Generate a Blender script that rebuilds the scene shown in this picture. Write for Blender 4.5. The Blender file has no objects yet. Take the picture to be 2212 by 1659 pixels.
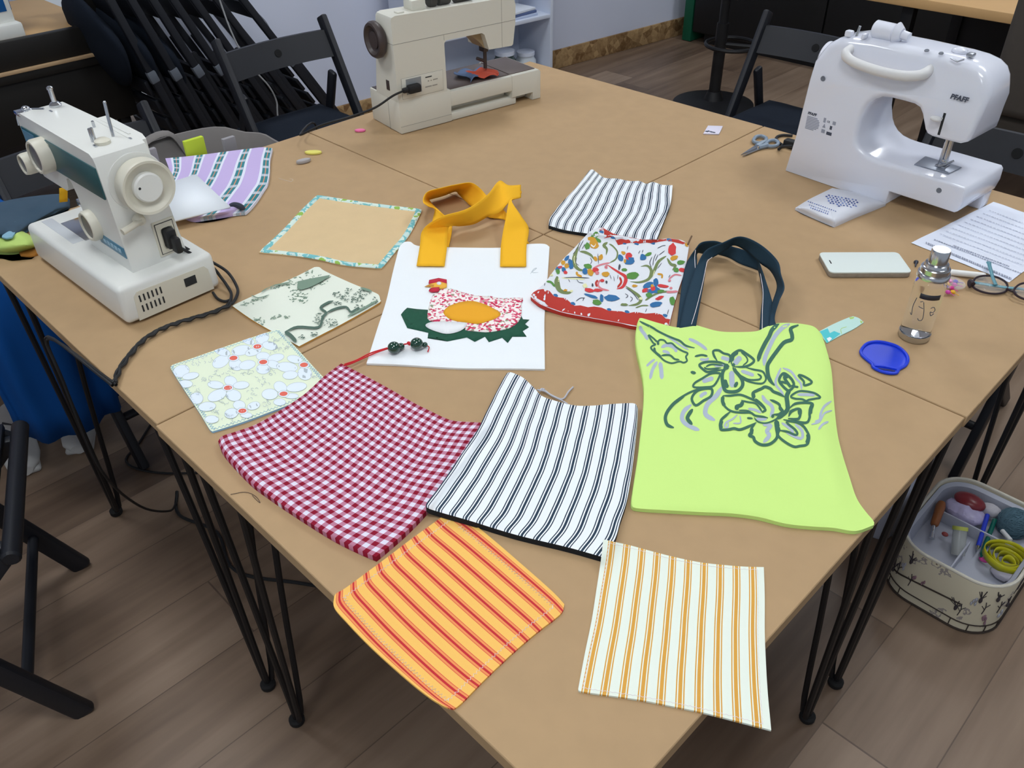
import bpy, bmesh, math, random
from mathutils import Vector, Matrix
from mathutils.bvhtree import BVHTree
random.seed(7)
PI = math.pi
S = bpy.context.scene
COL = S.collection
# ---------------------------------------------------------------- camera, world, lights, exposure
F_PX, IW, IH = 1824.47, 2212.0, 1659.0
CR = ((0.7082934518975172, 0.7057581714513406, -0.015026291250994528),
      (0.41728795473298086, -0.4357661664015824, -0.7974826713192167),
      (-0.5693778612080603, 0.5585814637537915, -0.603154706121743))
CAM = Vector((1.002, -1.076, 1.496))
cd = bpy.data.cameras.new('camera')
cd.sensor_fit = 'HORIZONTAL'; cd.sensor_width = 36.0
cd.lens = F_PX / IW * 36.0
cd.clip_start = 0.02; cd.clip_end = 60
cam = bpy.data.objects.new('camera', cd); COL.objects.link(cam)
m = Matrix(((CR[0][0], -CR[1][0], -CR[2][0], CAM.x), (CR[0][1], -CR[1][1], -CR[2][1], CAM.y),
            (CR[0][2], -CR[1][2], -CR[2][2], CAM.z), (0, 0, 0, 1)))
cam.matrix_world = m
S.camera = cam
S.view_settings.view_transform = 'Standard'
S.view_settings.look = 'None'
S.view_settings.gamma = 1.0
S.view_settings.use_curve_mapping = False
S.view_settings.exposure = 0.0
wd = bpy.data.worlds.new('world'); S.world = wd; wd.use_nodes = True
wd.node_tree.nodes['Background'].inputs[0].default_value = (0.80, 0.88, 1.0, 1)
wd.node_tree.nodes['Background'].inputs[1].default_value = 0.42
LIGHT_POWER = 17.5
LIGHT_COL = (0.93, 0.97, 1.0)
# ---------------------------------------------------------------- helpers: pixel rays onto real surfaces
U = 0.80
TZ = 0.745            # table top height
def ray(u, v):
    a, b = (u - IW / 2) / F_PX, (v - IH / 2) / F_PX
    return Vector((CR[0][0]*a + CR[1][0]*b + CR[2][0], CR[0][1]*a + CR[1][1]*b + CR[2][1], CR[0][2]*a + CR[1][2]*b + CR[2][2]))
def at(u, v, z=TZ):
    d = ray(u, v); return CAM + d * ((z - CAM.z) / d.z)
def hitplane(u, v, o, n):
    d = ray(u, v); return CAM + d * ((Vector(o) - CAM).dot(n) / d.dot(n))
def Z(x0, y0, s, pts):     # points read off an enlarged detail of the photo
    return [(x0 + p[0] * s, y0 + p[1] * s) + tuple(p[2:]) for p in pts]
# ---------------------------------------------------------------- materials
def srgb(r, g, b):
    f = lambda c: (c / 255 / 12.92) if c <= 10 else ((c / 255 + 0.055) / 1.055) ** 2.4
    return (f(r), f(g), f(b), 1)
MATS = {}
def mat(name, col, rough=0.6, metal=0.0, spec=0.5, noise=0.0, nscale=40, bump=0.0, bscale=200, trans=0.0, alpha=1.0, emit=0.0, coat=0.0, ior=1.45, sheen=0.0):
    if name in MATS: return MATS[name]
    k = bpy.data.materials.new(name); k.use_nodes = True; MATS[name] = k
    nt = k.node_tree; b = nt.nodes['Principled BSDF']
    b.inputs['Base Color'].default_value = col; b.inputs['Roughness'].default_value = rough
    b.inputs['Metallic'].default_value = metal; b.inputs['Specular IOR Level'].default_value = spec
    b.inputs['Transmission Weight'].default_value = trans; b.inputs['Alpha'].default_value = alpha
    b.inputs['Coat Weight'].default_value = coat; b.inputs['IOR'].default_value = ior
    b.inputs['Sheen Weight'].default_value = sheen
    if emit: b.inputs['Emission Color'].default_value = col; b.inputs['Emission Strength'].default_value = emit
    tc = None
    if noise or bump: tc = nt.nodes.new('ShaderNodeTexCoord')
    if noise:
        n = nt.nodes.new('ShaderNodeTexNoise'); n.inputs['Scale'].default_value = nscale; n.inputs['Detail'].default_value = 5
        nt.links.new(tc.outputs['Object'], n.inputs['Vector'])
        mx = nt.nodes.new('ShaderNodeMix'); mx.data_type = 'RGBA'; mx.blend_type = 'MIX'
        lo = [c * (1 - noise) for c in col[:3]] + [1]; hi = [min(1, c * (1 + noise)) for c in col[:3]] + [1]
        mx.inputs[6].default_value = lo; mx.inputs[7].default_value = hi
        nt.links.new(n.outputs['Fac'], mx.inputs[0]); nt.links.new(mx.outputs[2], b.inputs['Base Color'])
    if bump:
        n2 = nt.nodes.new('ShaderNodeTexNoise'); n2.inputs['Scale'].default_value = bscale; n2.inputs['Detail'].default_value = 3
        nt.links.new(tc.outputs['Object'], n2.inputs['Vector'])
        bp = nt.nodes.new('ShaderNodeBump'); bp.inputs['Strength'].default_value = bump; bp.inputs['Distance'].default_value = 0.002
        nt.links.new(n2.outputs['Fac'], bp.inputs['Height']); nt.links.new(bp.outputs['Normal'], b.inputs['Normal'])
    return k
class NT:                      # small node-graph writer
    def __init__(s, name, rough=0.85, sheen=0.0):
        s.k = bpy.data.materials.new(name); MATS[name] = s.k; s.k.use_nodes = True; s.nt = s.k.node_tree
        s.b = s.nt.nodes['Principled BSDF']; s.b.inputs['Roughness'].default_value = rough
        s.b.inputs['Specular IOR Level'].default_value = 0.2; s.b.inputs['Sheen Weight'].default_value = sheen
    def n(s, t, **kw):
        x = s.nt.nodes.new(t)
        for a, v in kw.items(): setattr(x, a, v)
        return x
    def l(s, a, b): s.nt.links.new(a, b)
    def val(s, sock, x):
        if isinstance(x, (int, float)): sock.default_value = x
        else: s.l(x, sock)
    def math(s, op, a, b=0.0, c=0.0):
        x = s.n('ShaderNodeMath', operation=op)
        s.val(x.inputs[0], a); s.val(x.inputs[1], b); s.val(x.inputs[2], c)
        return x.outputs[0]
    def uv(s):
        u = s.n('ShaderNodeUVMap'); sp = s.n('ShaderNodeSeparateXYZ'); s.l(u.outputs[0], sp.inputs[0])
        s.u = u.outputs[0]
        return sp.outputs[0], sp.outputs[1]
    def obj(s):
        t = s.n('ShaderNodeTexCoord'); return t.outputs['Object']
    def ramp(s, fac, stops, interp='CONSTANT'):
        r = s.n('ShaderNodeValToRGB'); cr = r.color_ramp; cr.interpolation = interp
        cr.elements[0].position = stops[0][0]; cr.elements[0].color = stops[0][1]
        cr.elements[1].position = stops[1][0]; cr.elements[1].color = stops[1][1]
        for p, c in stops[2:]:
            e = cr.elements.new(p); e.color = c
        s.val(r.inputs[0], fac); return r.outputs[0]
    def mix(s, fac, a, b, blend='MIX'):
        x = s.n('ShaderNodeMix', data_type='RGBA', blend_type=blend)
        s.val(x.inputs[0], fac)
        for i, q in ((6, a), (7, b)):
            if isinstance(q, (tuple, list)): x.inputs[i].default_value = q
            else: s.l(q, x.inputs[i])
        return x.outputs[2]
    def noise(s, vec, scale, detail=3):
        x = s.n('ShaderNodeTexNoise'); x.inputs['Scale'].default_value = scale; x.inputs['Detail'].default_value = detail
        if vec is not None: s.l(vec, x.inputs['Vector'])
        return x.outputs['Fac']
    def bump(s, h, strength=0.3, dist=0.001):
        x = s.n('ShaderNodeBump'); x.inputs['Strength'].default_value = strength; x.inputs['Distance'].default_value = dist
        s.l(h, x.inputs['Height']); s.l(x.outputs[0], s.b.inputs['Normal'])
    def out(s, col):
        s.l(col, s.b.inputs['Base Color']); return s.k
def stripe_mat(name, period, stops, axis=0, phase=0.0, weave=0.25):
    t = NT(name); u, v = t.uv(); w = (u, v)[axis]
    f = t.math('FRACT', t.math('ADD', t.math('DIVIDE', w, period), phase))
    c = t.ramp(f, stops)
    t.bump(t.noise(t.u, 1400, 2), weave, 0.0008)
    return t.out(c)
# ---------------------------------------------------------------- mesh builder
class MB:
    def __init__(s): s.bm = bmesh.new(); s.uvl = None
    def _add(s, bm2, mi=0, M=None):
        if M is not None: bmesh.ops.transform(bm2, matrix=M, verts=bm2.verts)
        mp = {v: s.bm.verts.new(v.co) for v in bm2.verts}
        for f in bm2.faces:
            try: nf = s.bm.faces.new([mp[v] for v in f.verts])
            except ValueError: continue
            nf.material_index = mi
        bm2.free(); return s
    def box(s, x0, x1, y0, y1, z0, z1, bev=0.0, mi=0, M=None, seg=2, taper=None):
        b = bmesh.new(); bmesh.ops.create_cube(b, size=1)
        for v in b.verts:
            tx = ty = 1
            if taper and v.co.z > 0: tx, ty = taper
            v.co = Vector(((x0+x1)/2 + v.co.x*(x1-x0)*tx, (y0+y1)/2 + v.co.y*(y1-y0)*ty, (z0+z1)/2 + v.co.z*(z1-z0)))
        if bev: bmesh.ops.bevel(b, geom=list(b.edges), offset=bev, segments=seg, affect='EDGES', profile=0.5)
        return s._add(b, mi, M)
    def prism(s, poly, h0, h1, bev=0.0, mi=0, M=None, seg=2):     # polygon in local xy, extruded along z
        b = bmesh.new(); vs = [b.verts.new((p[0], p[1], h0)) for p in poly]
        f = b.faces.new(vs); r = bmesh.ops.extrude_face_region(b, geom=[f])
        for v in r['geom']:
            if isinstance(v, bmesh.types.BMVert): v.co.z = h1
        bmesh.ops.recalc_face_normals(b, faces=b.faces)
        if bev:
            es = [e for e in b.edges if abs(e.verts[0].co.z - e.verts[1].co.z) < 1e-7]
            bmesh.ops.bevel(b, geom=es, offset=bev, segments=seg, affect='EDGES', profile=0.5)
        ng = [f for f in b.faces if len(f.verts) > 4]
        if ng: bmesh.ops.triangulate(b, faces=ng)
        return s._add(b, mi, M)
    def lathe(s, prof, seg=32, mi=0, M=None, sx=1.0, sy=1.0):
        b = bmesh.new(); rings = []
        for r, z in prof:
            if r < 1e-6: rings.append([b.verts.new((0, 0, z))])
            else: rings.append([b.verts.new((r*math.cos(2*PI*i/seg)*sx, r*math.sin(2*PI*i/seg)*sy, z)) for i in range(seg)])
        for a, c in zip(rings, rings[1:]):
            for i in range(seg):
                j = (i+1) % seg
                if len(a) == 1 and len(c) == 1: continue
                if len(a) == 1: b.faces.new((a[0], c[i], c[j]))
                elif len(c) == 1: b.faces.new((a[i], a[j], c[0]))
                else: b.faces.new((a[i], a[j], c[j], c[i]))
        for rr in (rings[0], rings[-1]):
            if len(rr) > 1: b.faces.new(rr)
        bmesh.ops.recalc_face_normals(b, faces=b.faces)
        return s._add(b, mi, M)
    def cyl(s, p0, p1, r, r1=None, seg=20, mi=0, bev=0.0):
        p0, p1 = Vector(p0), Vector(p1); d = p1 - p0; L = d.length
        r1 = r if r1 is None else r1
        q = d.to_track_quat('Z', 'Y').to_matrix().to_4x4(); q.translation = p0
        pr = [(0, 0), (r - bev, 0), (r, bev), (r1, L - bev), (r1 - bev, L), (0, L)] if bev else [(0, 0), (r, 0), (r1, L), (0, L)]
        return s.lathe(pr, seg, mi, q)
    def tube(s, pts, r, seg=8, mi=0, smooth=0, closed=False, flat=None):
        pts = [Vector(p) for p in pts]
        if smooth: pts = crom(pts, smooth, closed)
        b = bmesh.new(); n = len(pts); rings = []; up = None
        for i, p in enumerate(pts):
            if closed: t = pts[(i+1) % n] - pts[i-1]
            else: t = pts[min(i+1, n-1)] - pts[max(i-1, 0)]
            if t.length < 1e-9: t = Vector((0, 0, 1))
            t.normalize()
            if up is None:
                up = Vector((0, 0, 1)) if abs(t.z) < 0.9 else Vector((1, 0, 0))
            sd = t.cross(up)
            if sd.length < 1e-6: sd = t.orthogonal()
            sd.normalize(); up = sd.cross(t).normalized()
            rr = r[i * (len(r)-1) // max(1, n-1)] if isinstance(r, (list, tuple)) else r
            fl = flat or 1.0
            rings.append([b.verts.new(p + sd*math.cos(2*PI*k/seg)*rr + up*math.sin(2*PI*k/seg)*rr*fl) for k in range(seg)])
        rg = range(n) if closed else range(n-1)
        for i in rg:
            a, c = rings[i], rings[(i+1) % n]
            for k in range(seg): b.faces.new((a[k], a[(k+1) % seg], c[(k+1) % seg], c[k]))
        if not closed: b.faces.new(rings[0]); b.faces.new(rings[-1])
        bmesh.ops.recalc_face_normals(b, faces=b.faces)
        return s._add(b, mi)
    def sphere(s, c, r, mi=0, seg=16, sc=(1, 1, 1), M=None):
        b = bmesh.new(); bmesh.ops.create_uvsphere(b, u_segments=seg, v_segments=max(6, seg*2//3), radius=r)
        for v in b.verts: v.co = Vector((v.co.x*sc[0], v.co.y*sc[1], v.co.z*sc[2])) + Vector(c)
        return s._add(b, mi, M)
    def grid(s, P, mi=0, closed_u=False):          # P[row][col] points
        vs = [[s.bm.verts.new(p) for p in r] for r in P]
        for a, c in zip(vs, vs[1:]):
            m_ = len(a)
            for i in range(m_ if closed_u else m_-1):
                j = (i+1) % m_
                try: f = s.bm.faces.new((a[i], a[j], c[j], c[i])); f.material_index = mi
                except ValueError: pass
        return s
    def build(s, name, mats, parent=None, angle=40, world=False, subsurf=0, solid=0.0):
        bmesh.ops.remove_doubles(s.bm, verts=s.bm.verts, dist=1e-6)
        me = bpy.data.meshes.new(name); s.bm.to_mesh(me); s.bm.free()
        for f in me.polygons: f.use_smooth = True
        me.set_sharp_from_angle(angle=math.radians(angle))
        if not isinstance(mats, (list, tuple)): mats = [mats]
        for k in mats: me.materials.append(k)
        return link(name, me, parent, world, subsurf, solid)
def link(name, me, parent=None, world=False, subsurf=0, solid=0.0):
    o = bpy.data.objects.new(name, me); COL.objects.link(o)
    if parent is not None:
        o.parent = parent
        if world: me.transform(wm(parent).inverted())
    elif world == 'c':
        c = sum((v.co for v in me.vertices), Vector()) / max(1, len(me.vertices)); c.z = min(v.co.z for v in me.vertices)
        me.transform(Matrix.Translation(-c)); o.location = c
    if solid:
        d = o.modifiers.new('solid', 'SOLIDIFY'); d.thickness = solid; d.offset = 0
    if subsurf:
        d = o.modifiers.new('sub', 'SUBSURF'); d.levels = d.render_levels = subsurf
    return o
def wm(o):
    M = Matrix.LocRotScale(o.location, o.rotation_euler.to_matrix(), o.scale)
    return wm(o.parent) @ M if o.parent else M
def thing(name, label, cat, loc=(0, 0, 0), rz=0.0, group=None):
    o = bpy.data.objects.new(name, None); COL.objects.link(o); o.empty_display_size = 0.05
    o.location = loc; o.rotation_euler = (0, 0, rz); o['label'] = label; o['category'] = cat
    if group: o['group'] = group
    return o
def tag(o, label, cat, group=None, kind=None):
    o['label'] = label; o['category'] = cat
    if group: o['group'] = group
    if kind: o['kind'] = kind
    return o
def struct(o, kind='structure'): o['kind'] = kind; return o
def crom(pts, k=6, closed=False):
    pts = [Vector(p) for p in pts]; n = len(pts); out = []
    rg = range(n) if closed else range(n-1)
    for i in rg:
        p1, p2 = pts[i], pts[(i+1) % n]
        p0 = pts[i-1] if (closed or i > 0) else p1*2 - p2
        p3 = pts[(i+2) % n] if (closed or i+2 < n) else p2*2 - p1
        for j in range(k):
            t = j / k
            out.append(0.5*((2*p1) + (p2-p0)*t + (2*p0-5*p1+4*p2-p3)*t*t + (3*p1-p0-3*p2+p3)*t**3))
    if not closed: out.append(pts[-1].copy())
    return out
def resample(pts, n):
    L = [0]
    for a, b in zip(pts, pts[1:]): L.append(L[-1] + (b-a).length)
    out = []; j = 0
    for i in range(n):
        t = L[-1]*i/(n-1)
        while j < len(pts)-2 and L[j+1] < t: j += 1
        s_ = (t-L[j]) / max(1e-9, L[j+1]-L[j]); out.append(pts[j].lerp(pts[j+1], min(1, max(0, s_))))
    return out
def dup(root, loc, rz, label=None, name=None):
    r = root.copy(); COL.objects.link(r); r.location = loc; r.rotation_euler = (0, 0, rz)
    if label: r['label'] = label
    for ch in list(root.children):
        c = ch.copy(); COL.objects.link(c); c.parent = r
        for g in ch.children:
            d = g.copy(); COL.objects.link(d); d.parent = c
    return r
def textmesh(s, size, shear=0.0, bold=0.0, sp=1.0):
    c = bpy.data.curves.new('t', 'FONT'); c.body = s; c.size = size; c.shear = shear; c.offset = bold; c.space_character = sp
    c.resolution_u = 3
    o = bpy.data.objects.new('t', c); COL.objects.link(o)
    bpy.context.view_layer.update()
    me = bpy.data.meshes.new_from_object(o.evaluated_get(bpy.context.evaluated_depsgraph_get()))
    bpy.data.objects.remove(o); bpy.data.curves.remove(c)
    return me
def textadd(mb, s, size, M, mi=0, shear=0.0, bold=0.0, sp=1.0, thick=0.0003):
    me = textmesh(s, size, shear, bold, sp); b = bmesh.new(); b.from_mesh(me); bpy.data.meshes.remove(me)
    r = bmesh.ops.extrude_face_region(b, geom=list(b.faces))
    for v in r['geom']:
        if isinstance(v, bmesh.types.BMVert): v.co.z += thick
    mb._add(b, mi, M)
# ================================================================ THE SETTING
# floor: oak laminate planks running along Y
t = NT('laminate_floor', rough=0.42)
t.b.inputs['Specular IOR Level'].default_value = 0.35
ob = t.obj(); sp = t.n('ShaderNodeSeparateXYZ'); t.l(ob, sp.inputs[0])
X, Y = sp.outputs[0], sp.outputs[1]
px = t.math('DIVIDE', X, 0.193); pid = t.math('FLOOR', px)
wn = t.n('ShaderNodeTexWhiteNoise', noise_dimensions='1D'); t.l(pid, wn.inputs['W'])
py = t.math('ADD', t.math('DIVIDE', Y, 1.25), t.math('MULTIPLY', wn.outputs[0], 7.3))
wn2 = t.n('ShaderNodeTexWhiteNoise', noise_dimensions='2D')
cb = t.n('ShaderNodeCombineXYZ'); t.l(pid, cb.inputs[0]); t.l(t.math('FLOOR', py), cb.inputs[1]); t.l(cb.outputs[0], wn2.inputs['Vector'])
c2 = t.n('ShaderNodeCombineXYZ'); t.l(t.math('MULTIPLY', X, 22), c2.inputs[0]); t.l(t.math('ADD', t.math('MULTIPLY', Y, 1.6), t.math('MULTIPLY', wn2.outputs[0], 20)), c2.inputs[1])
n1 = t.noise(c2.outputs[0], 1.0, 6)
c3 = t.n('ShaderNodeCombineXYZ'); t.l(t.math('MULTIPLY', X, 4), c3.inputs[0]); t.l(t.math('ADD', Y, t.math('MULTIPLY', wn2.outputs[0], 9)), c3.inputs[1])
n2 = t.noise(c3.outputs[0], 1.6, 3)
g = t.math('ADD', t.math('MULTIPLY', n1, 0.6), t.math('ADD', t.math('MULTIPLY', n2, 0.45), t.math('MULTIPLY', wn2.outputs[0], 0.30)))
col = t.ramp(t.math('SUBTRACT', g, 0.15), [(0.2, srgb(88, 70, 57)), (0.8, srgb(158, 136, 116)), (0.5, srgb(128, 107, 89))], 'LINEAR')
ex = t.math('LESS_THAN', t.math('FRACT', px), 0.012); ey = t.math('LESS_THAN', t.math('FRACT', py), 0.003)
col = t.mix(t.math('MULTIPLY', t.math('MAXIMUM', ex, ey), 0.55), col, srgb(60, 48, 40))
t.bump(n1, 0.08, 0.001)
M_floor = t.out(col)
b = MB(); b.box(-3.6, 3.4, -3.4, 5.2, -0.05, 0.0)
struct(b.build('floor', M_floor))
M_wall = mat('wall_paint', srgb(214, 220, 238), 0.75, noise=0.02, nscale=3)
M_ceil = mat('ceiling_paint', srgb(232, 234, 236), 0.9)
WA = Vector((-2.595, 0.42, 0)); WB = Vector((-2.10, 5.2, 0))     # foot of the long wall on the left
wd_ = (WB - WA).normalized(); wn_ = Vector((wd_.y, -wd_.x, 0)); wlen = (WB - WA).length
wang = math.atan2(wd_.y, wd_.x)
b = MB(); b.box(0, wlen, 0.0, 0.12, 0, 2.8)
w = struct(b.build('wall_left', M_wall)); w.location = WA; w.rotation_euler = (0, 0, wang)
t = NT('osb_stone', rough=0.5)
o_ = t.obj(); vo = t.n('ShaderNodeTexVoronoi'); vo.inputs['Scale'].default_value = 24; t.l(o_, vo.inputs['Vector'])
sc = t.n('ShaderNodeSeparateColor'); t.l(vo.outputs['Color'], sc.inputs[0])
cc = t.ramp(t.math('ADD', t.math('MULTIPLY', sc.outputs[0], 0.5), t.math('MULTIPLY', t.noise(o_, 60, 4), 0.5)), [(0.25, srgb(120, 90, 58)), (0.75, srgb(186, 155, 112))], 'LINEAR')
M_osb = t.out(cc)
b = MB(); b.box(0, wlen, -0.014, -0.0005, 0.0005, 0.105, 0.002)
w = struct(b.build('baseboard_left', M_osb)); w.location = WA; w.rotation_euler = (0, 0, wang)
b = MB(); b.box(-2.2, 3.4, 5.08, 5.2, 0, 2.8)
struct(b.build('wall_far', M_wall))
b = MB(); b.box(-3.6, 3.4, -3.4, 5.2, 2.8, 2.86)
struct(b.build('ceiling', M_ceil))
b = MB(); b.box(-3.72, -3.6, -3.4, 0.3, 0, 2.8)
struct(b.build('wall_back', M_wall))
# ceiling LED panels
M_frame = mat('panel_frame', srgb(235, 236, 238), 0.4)
M_led = mat('led_diffuser', (LIGHT_COL[0], LIGHT_COL[1], LIGHT_COL[2], 1), 0.5, emit=LIGHT_POWER)
first = None
for (x, y, nm) in ((-1.3, -0.9, 'above the left sewing machine'), (-1.3, 1.3, 'above the cream sewing machine'), (0.9, -0.9, 'above the camera side of the tables'),
                   (0.9, 1.3, 'above the white sewing machine'), (-0.2, 3.3, 'over the far furniture'), (0.9, -2.6, 'farthest from the far furniture')):
    lab = 'square white ceiling light panel ' + nm
    if first is None:
        first = thing('ceiling_light', lab, 'ceiling light', (x, y, 2.8), group='ceiling light panels')
        q = MB(); q.box(-0.31, 0.31, -0.31, -0.295, -0.012, -0.0005); q.box(-0.31, 0.31, 0.295, 0.31, -0.012, -0.0005)
        q.box(-0.31, -0.295, -0.295, 0.295, -0.012, -0.0005); q.box(0.295, 0.31, -0.295, 0.295, -0.012, -0.0005); q.build('frame', M_frame, first)
        q = MB(); q.box(-0.295, 0.295, -0.295, 0.295, -0.008, -0.0005); q.build('diffuser', M_led, first)
    else: dup(first, (x, y, 2.8), 0, lab)
# ================================================================ FOUR SQUARE TABLES on hairpin legs
t = NT('mdf_top', rough=0.48)
t.b.inputs['Specular IOR Level'].default_value = 0.3
o_ = t.obj()
nA = t.noise(o_, 3.0, 4); nB = t.noise(o_, 220, 2)
cA = t.ramp(nA, [(0.3, srgb(194, 171, 137)), (0.7, srgb(203, 181, 150))], 'LINEAR')
M_mdf = t.out(t.mix(t.math('MULTIPLY', nB, 0.16), cA, srgb(170, 144, 110)))
M_edge = mat('mdf_edge', srgb(176, 146, 108), 0.7, noise=0.08, nscale=30)
M_blk = mat('black_steel', srgb(24, 24, 26), 0.45, spec=0.4)
M_rub = mat('black_rubber', srgb(18, 18, 19), 0.8)
TH = 0.019
def hairpin(dx, dy):
    q = MB()
    foot = Vector((dx*0.052, dy*0.052, 0.012)); zt = TZ - TH - 0.004
    for ax_, ay_ in ((0.030, 0.030), (0.135, 0.034), (0.034, 0.135)):
        top = Vector((dx*ax_, dy*ay_, zt))
        ft = foot + (top - foot).normalized() * 0.004
        d = Vector((dx*(ax_-0.03), dy*(ay_-0.03), 0)) * 0.11
        q.tube([top, top.lerp(foot, 0.5) + d*0.15, top.lerp(foot, 0.94) + d, foot + d*0.4, foot], 0.0058, 8, smooth=3)
    pl = [(0.012, 0.012), (0.155, 0.012), (0.155, 0.05), (0.06, 0.06), (0.05, 0.155), (0.012, 0.155)]
    pl = [(dx*a, dy*c) for a, c in pl]
    if dx*dy < 0: pl.reverse()
    q.prism(pl, zt - 0.001, TZ - TH - 0.0005)
    return q
DX1, DY1, DX2, DY3 = 0.800, 0.791, 0.793, 0.784
G = 0.0012
TABS = []
for (x0, x1, y0, y1, lab) in ((G, DX1, -DY1-0.003, -G, 'nearest square fibreboard table, under the striped coasters'),
                              (-DX2, -G, -DY1, -G, 'square fibreboard table under the teal-banded sewing machine'),
                              (-DX2, -G, G, DY3, 'square fibreboard table under the cream sewing machine'),
                              (G, DX1+0.002, G, DY3, 'square fibreboard table under the white sewing machine')):
    T = thing('square_table', lab, 'table', ((x0+x1)/2, (y0+y1)/2, 0), group='square tables pushed together')
    hx, hy = (x1-x0)/2, (y1-y0)/2
    q = MB(); q.box(-hx, hx, -hy, hy, TZ-TH, TZ, 0.0012, seg=1)
    q.bm.faces.ensure_lookup_table()
    for f in q.bm.faces:
        if abs(f.normal.z) < 0.3 or f.calc_center_median().z < TZ - TH*0.6: f.material_index = 1
    q.build('tabletop', [M_mdf, M_edge], T)
    for sx in (-1, 1):
        for sy in (-1, 1):
            L = hairpin(-sx, -sy)
            for v in L.bm.verts: v.co += Vector((sx*hx, sy*hy, 0))
            lo = L.build('leg', M_blk, T)
            f = MB(); f.lathe([(0, 0), (0.013, 0), (0.015, 0.004), (0.015, 0.012), (0.011, 0.016), (0, 0.016)], 16, M=Matrix.Translation((sx*(hx-0.052), sy*(hy-0.052), 0)))
            fo = f.build('rubber_foot', M_rub, lo)
    TABS.append(T)
# ================================================================ FLAT SEWN PIECES lying on the tables
from mathutils import noise as mnoise
def nz(x, y, s=0.0): return mnoise.noise((x, y, s))
class Cloth:
    # four edges read from the photo, laid on the table top; real thickness, bulge and creases
    def __init__(s, top, right, bottom, left, edge=0.003, thick=0.006, nu=60, nv=60, under=(), wr=None, lift=0.0, rad=0.012, uvw=None, smooth=True, base=None, overhang=True):
        s.edge, s.thick = edge, thick
        zz = TZ + lift + edge
        P = [[at(p[0], p[1], zz) for p in side] for side in (top, right, bottom, left)]
        if smooth: P = [crom(q, 5) if len(q) > 2 else q for q in P]
        T, R, B, L = resample(P[0], nu+1), resample(P[1], nv+1), resample(P[2], nu+1), resample(P[3], nv+1)
        s.W = sum(((a[k+1]-a[k]).length for a in (T, B) for k in range(nu))) / 2
        s.H = sum(((a[k+1]-a[k]).length for a in (L, R) for k in range(nv))) / 2
        G_ = []
        for i in range(nv+1):
            v = i/nv; row = []
            for j in range(nu+1):
                u = j/nu
                p = T[j]*(1-v) + B[j]*v + L[i]*(1-u) + R[i]*u - (T[0]*(1-u)*(1-v) + T[-1]*u*(1-v) + B[0]*(1-u)*v + B[-1]*u*v)
                row.append(p)
            G_.append(row)
        b0 = [[TZ + lift for _ in r] for r in G_]
        if base:
            for i in range(nv+1):
                for j in range(nu+1): b0[i][j] = TZ + base(j/nu, i/nv)
        for i in range(nv+1):
            for j in range(nu+1):
                p = G_[i][j]
                for bv in under:
                    h = bv.ray_cast(Vector((p.x, p.y, 2)), Vector((0, 0, -1)))
                    if h[0] is not None: b0[i][j] = max(b0[i][j], h[0].z + 0.0006)
        if under:
            o0 = [r[:] for r in b0]
            for _ in range(14):
                n0 = [r[:] for r in b0]
                for i in range(nv+1):
                    for j in range(nu+1):
                        q = [b0[a][c] for a in (max(0, i-1), i, min(nv, i+1)) for c in (max(0, j-1), j, min(nu, j+1))]
                        n0[i][j] = max(o0[i][j], sum(q)/9 * 1.0)
                b0 = n0
        top_, bot_ = [], []
        for i in range(nv+1):
            r1, r2 = [], []
            for j in range(nu+1):
                u, v = j/nu, i/nv; x, y = u*s.W, v*s.H
                d = min(x, s.W-x, y, s.H-y)
                t = edge + (thick-edge)*(1-math.exp(-d/rad))
                if wr: t += wr(x, y, s.W, s.H) * min(1, d/0.008 + 0.15)
                zt = b0[i][j] + max(0.0006, t)
                p = G_[i][j]; k = (zt - CAM.z)/(p.z - CAM.z); q = CAM + (p-CAM)*k
                r1.append(q); r2.append(Vector((q.x, q.y, b0[i][j] + 0.0003)))
            top_.append(r1); bot_.append(r2)
        s.top, s.bot, s.nu, s.nv = top_, bot_, nu, nv
        s.mb = MB(); bm = s.mb.bm; s.uvw = uvw
        uvl = bm.loops.layers.uv.new('UVMap')
        va = [[bm.verts.new(p) for p in r] for r in top_]; vb = [[bm.verts.new(p) for p in r] for r in bot_]
        uvs = {}
        for i in range(nv+1):
            for j in range(nu+1):
                x, y = j/nu*s.W, i/nv*s.H
                if uvw: x, y = uvw(x, y, s.W, s.H)
                uvs[va[i][j]] = uvs[vb[i][j]] = (x, y)
        def F(vs, mi):
            f = bm.faces.new(vs); f.material_index = mi
            for l in f.loops: l[uvl].uv = uvs[l.vert]
            return f
        pol = []
        for i in range(nv):
            for j in range(nu):
                F((va[i][j], va[i+1][j], va[i+1][j+1], va[i][j+1]), 0)
                F((vb[i][j], vb[i][j+1], vb[i+1][j+1], vb[i+1][j]), 1)
                n = nu+1; pol.append((i*n+j, (i+1)*n+j, (i+1)*n+j+1, i*n+j+1))
        for i in range(nv):
            F((va[i][0], vb[i][0], vb[i+1][0], va[i+1][0]), 1); F((va[i][nu], va[i+1][nu], vb[i+1][nu], vb[i][nu]), 1)
        for j in range(nu):
            F((va[0][j], va[0][j+1], vb[0][j+1], vb[0][j]), 1); F((va[nv][j], vb[nv][j], vb[nv][j+1], va[nv][j+1]), 1)
        bm.normal_update()
        s.bvh = BVHTree.FromPolygons([p for r in top_ for p in r], pol)
        s.off = 0.00025
    def on(s, u, v, off):
        d = ray(u, v).normalized(); h = s.bvh.ray_cast(CAM, d)
        if h[0] is None:
            h = s.bvh.find_nearest(at(u, v, TZ + s.thick))
            return h[0] + Vector((0, 0, off))
        n = h[1] if h[1].z > 0 else -h[1]
        return h[0] + n*off
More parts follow.
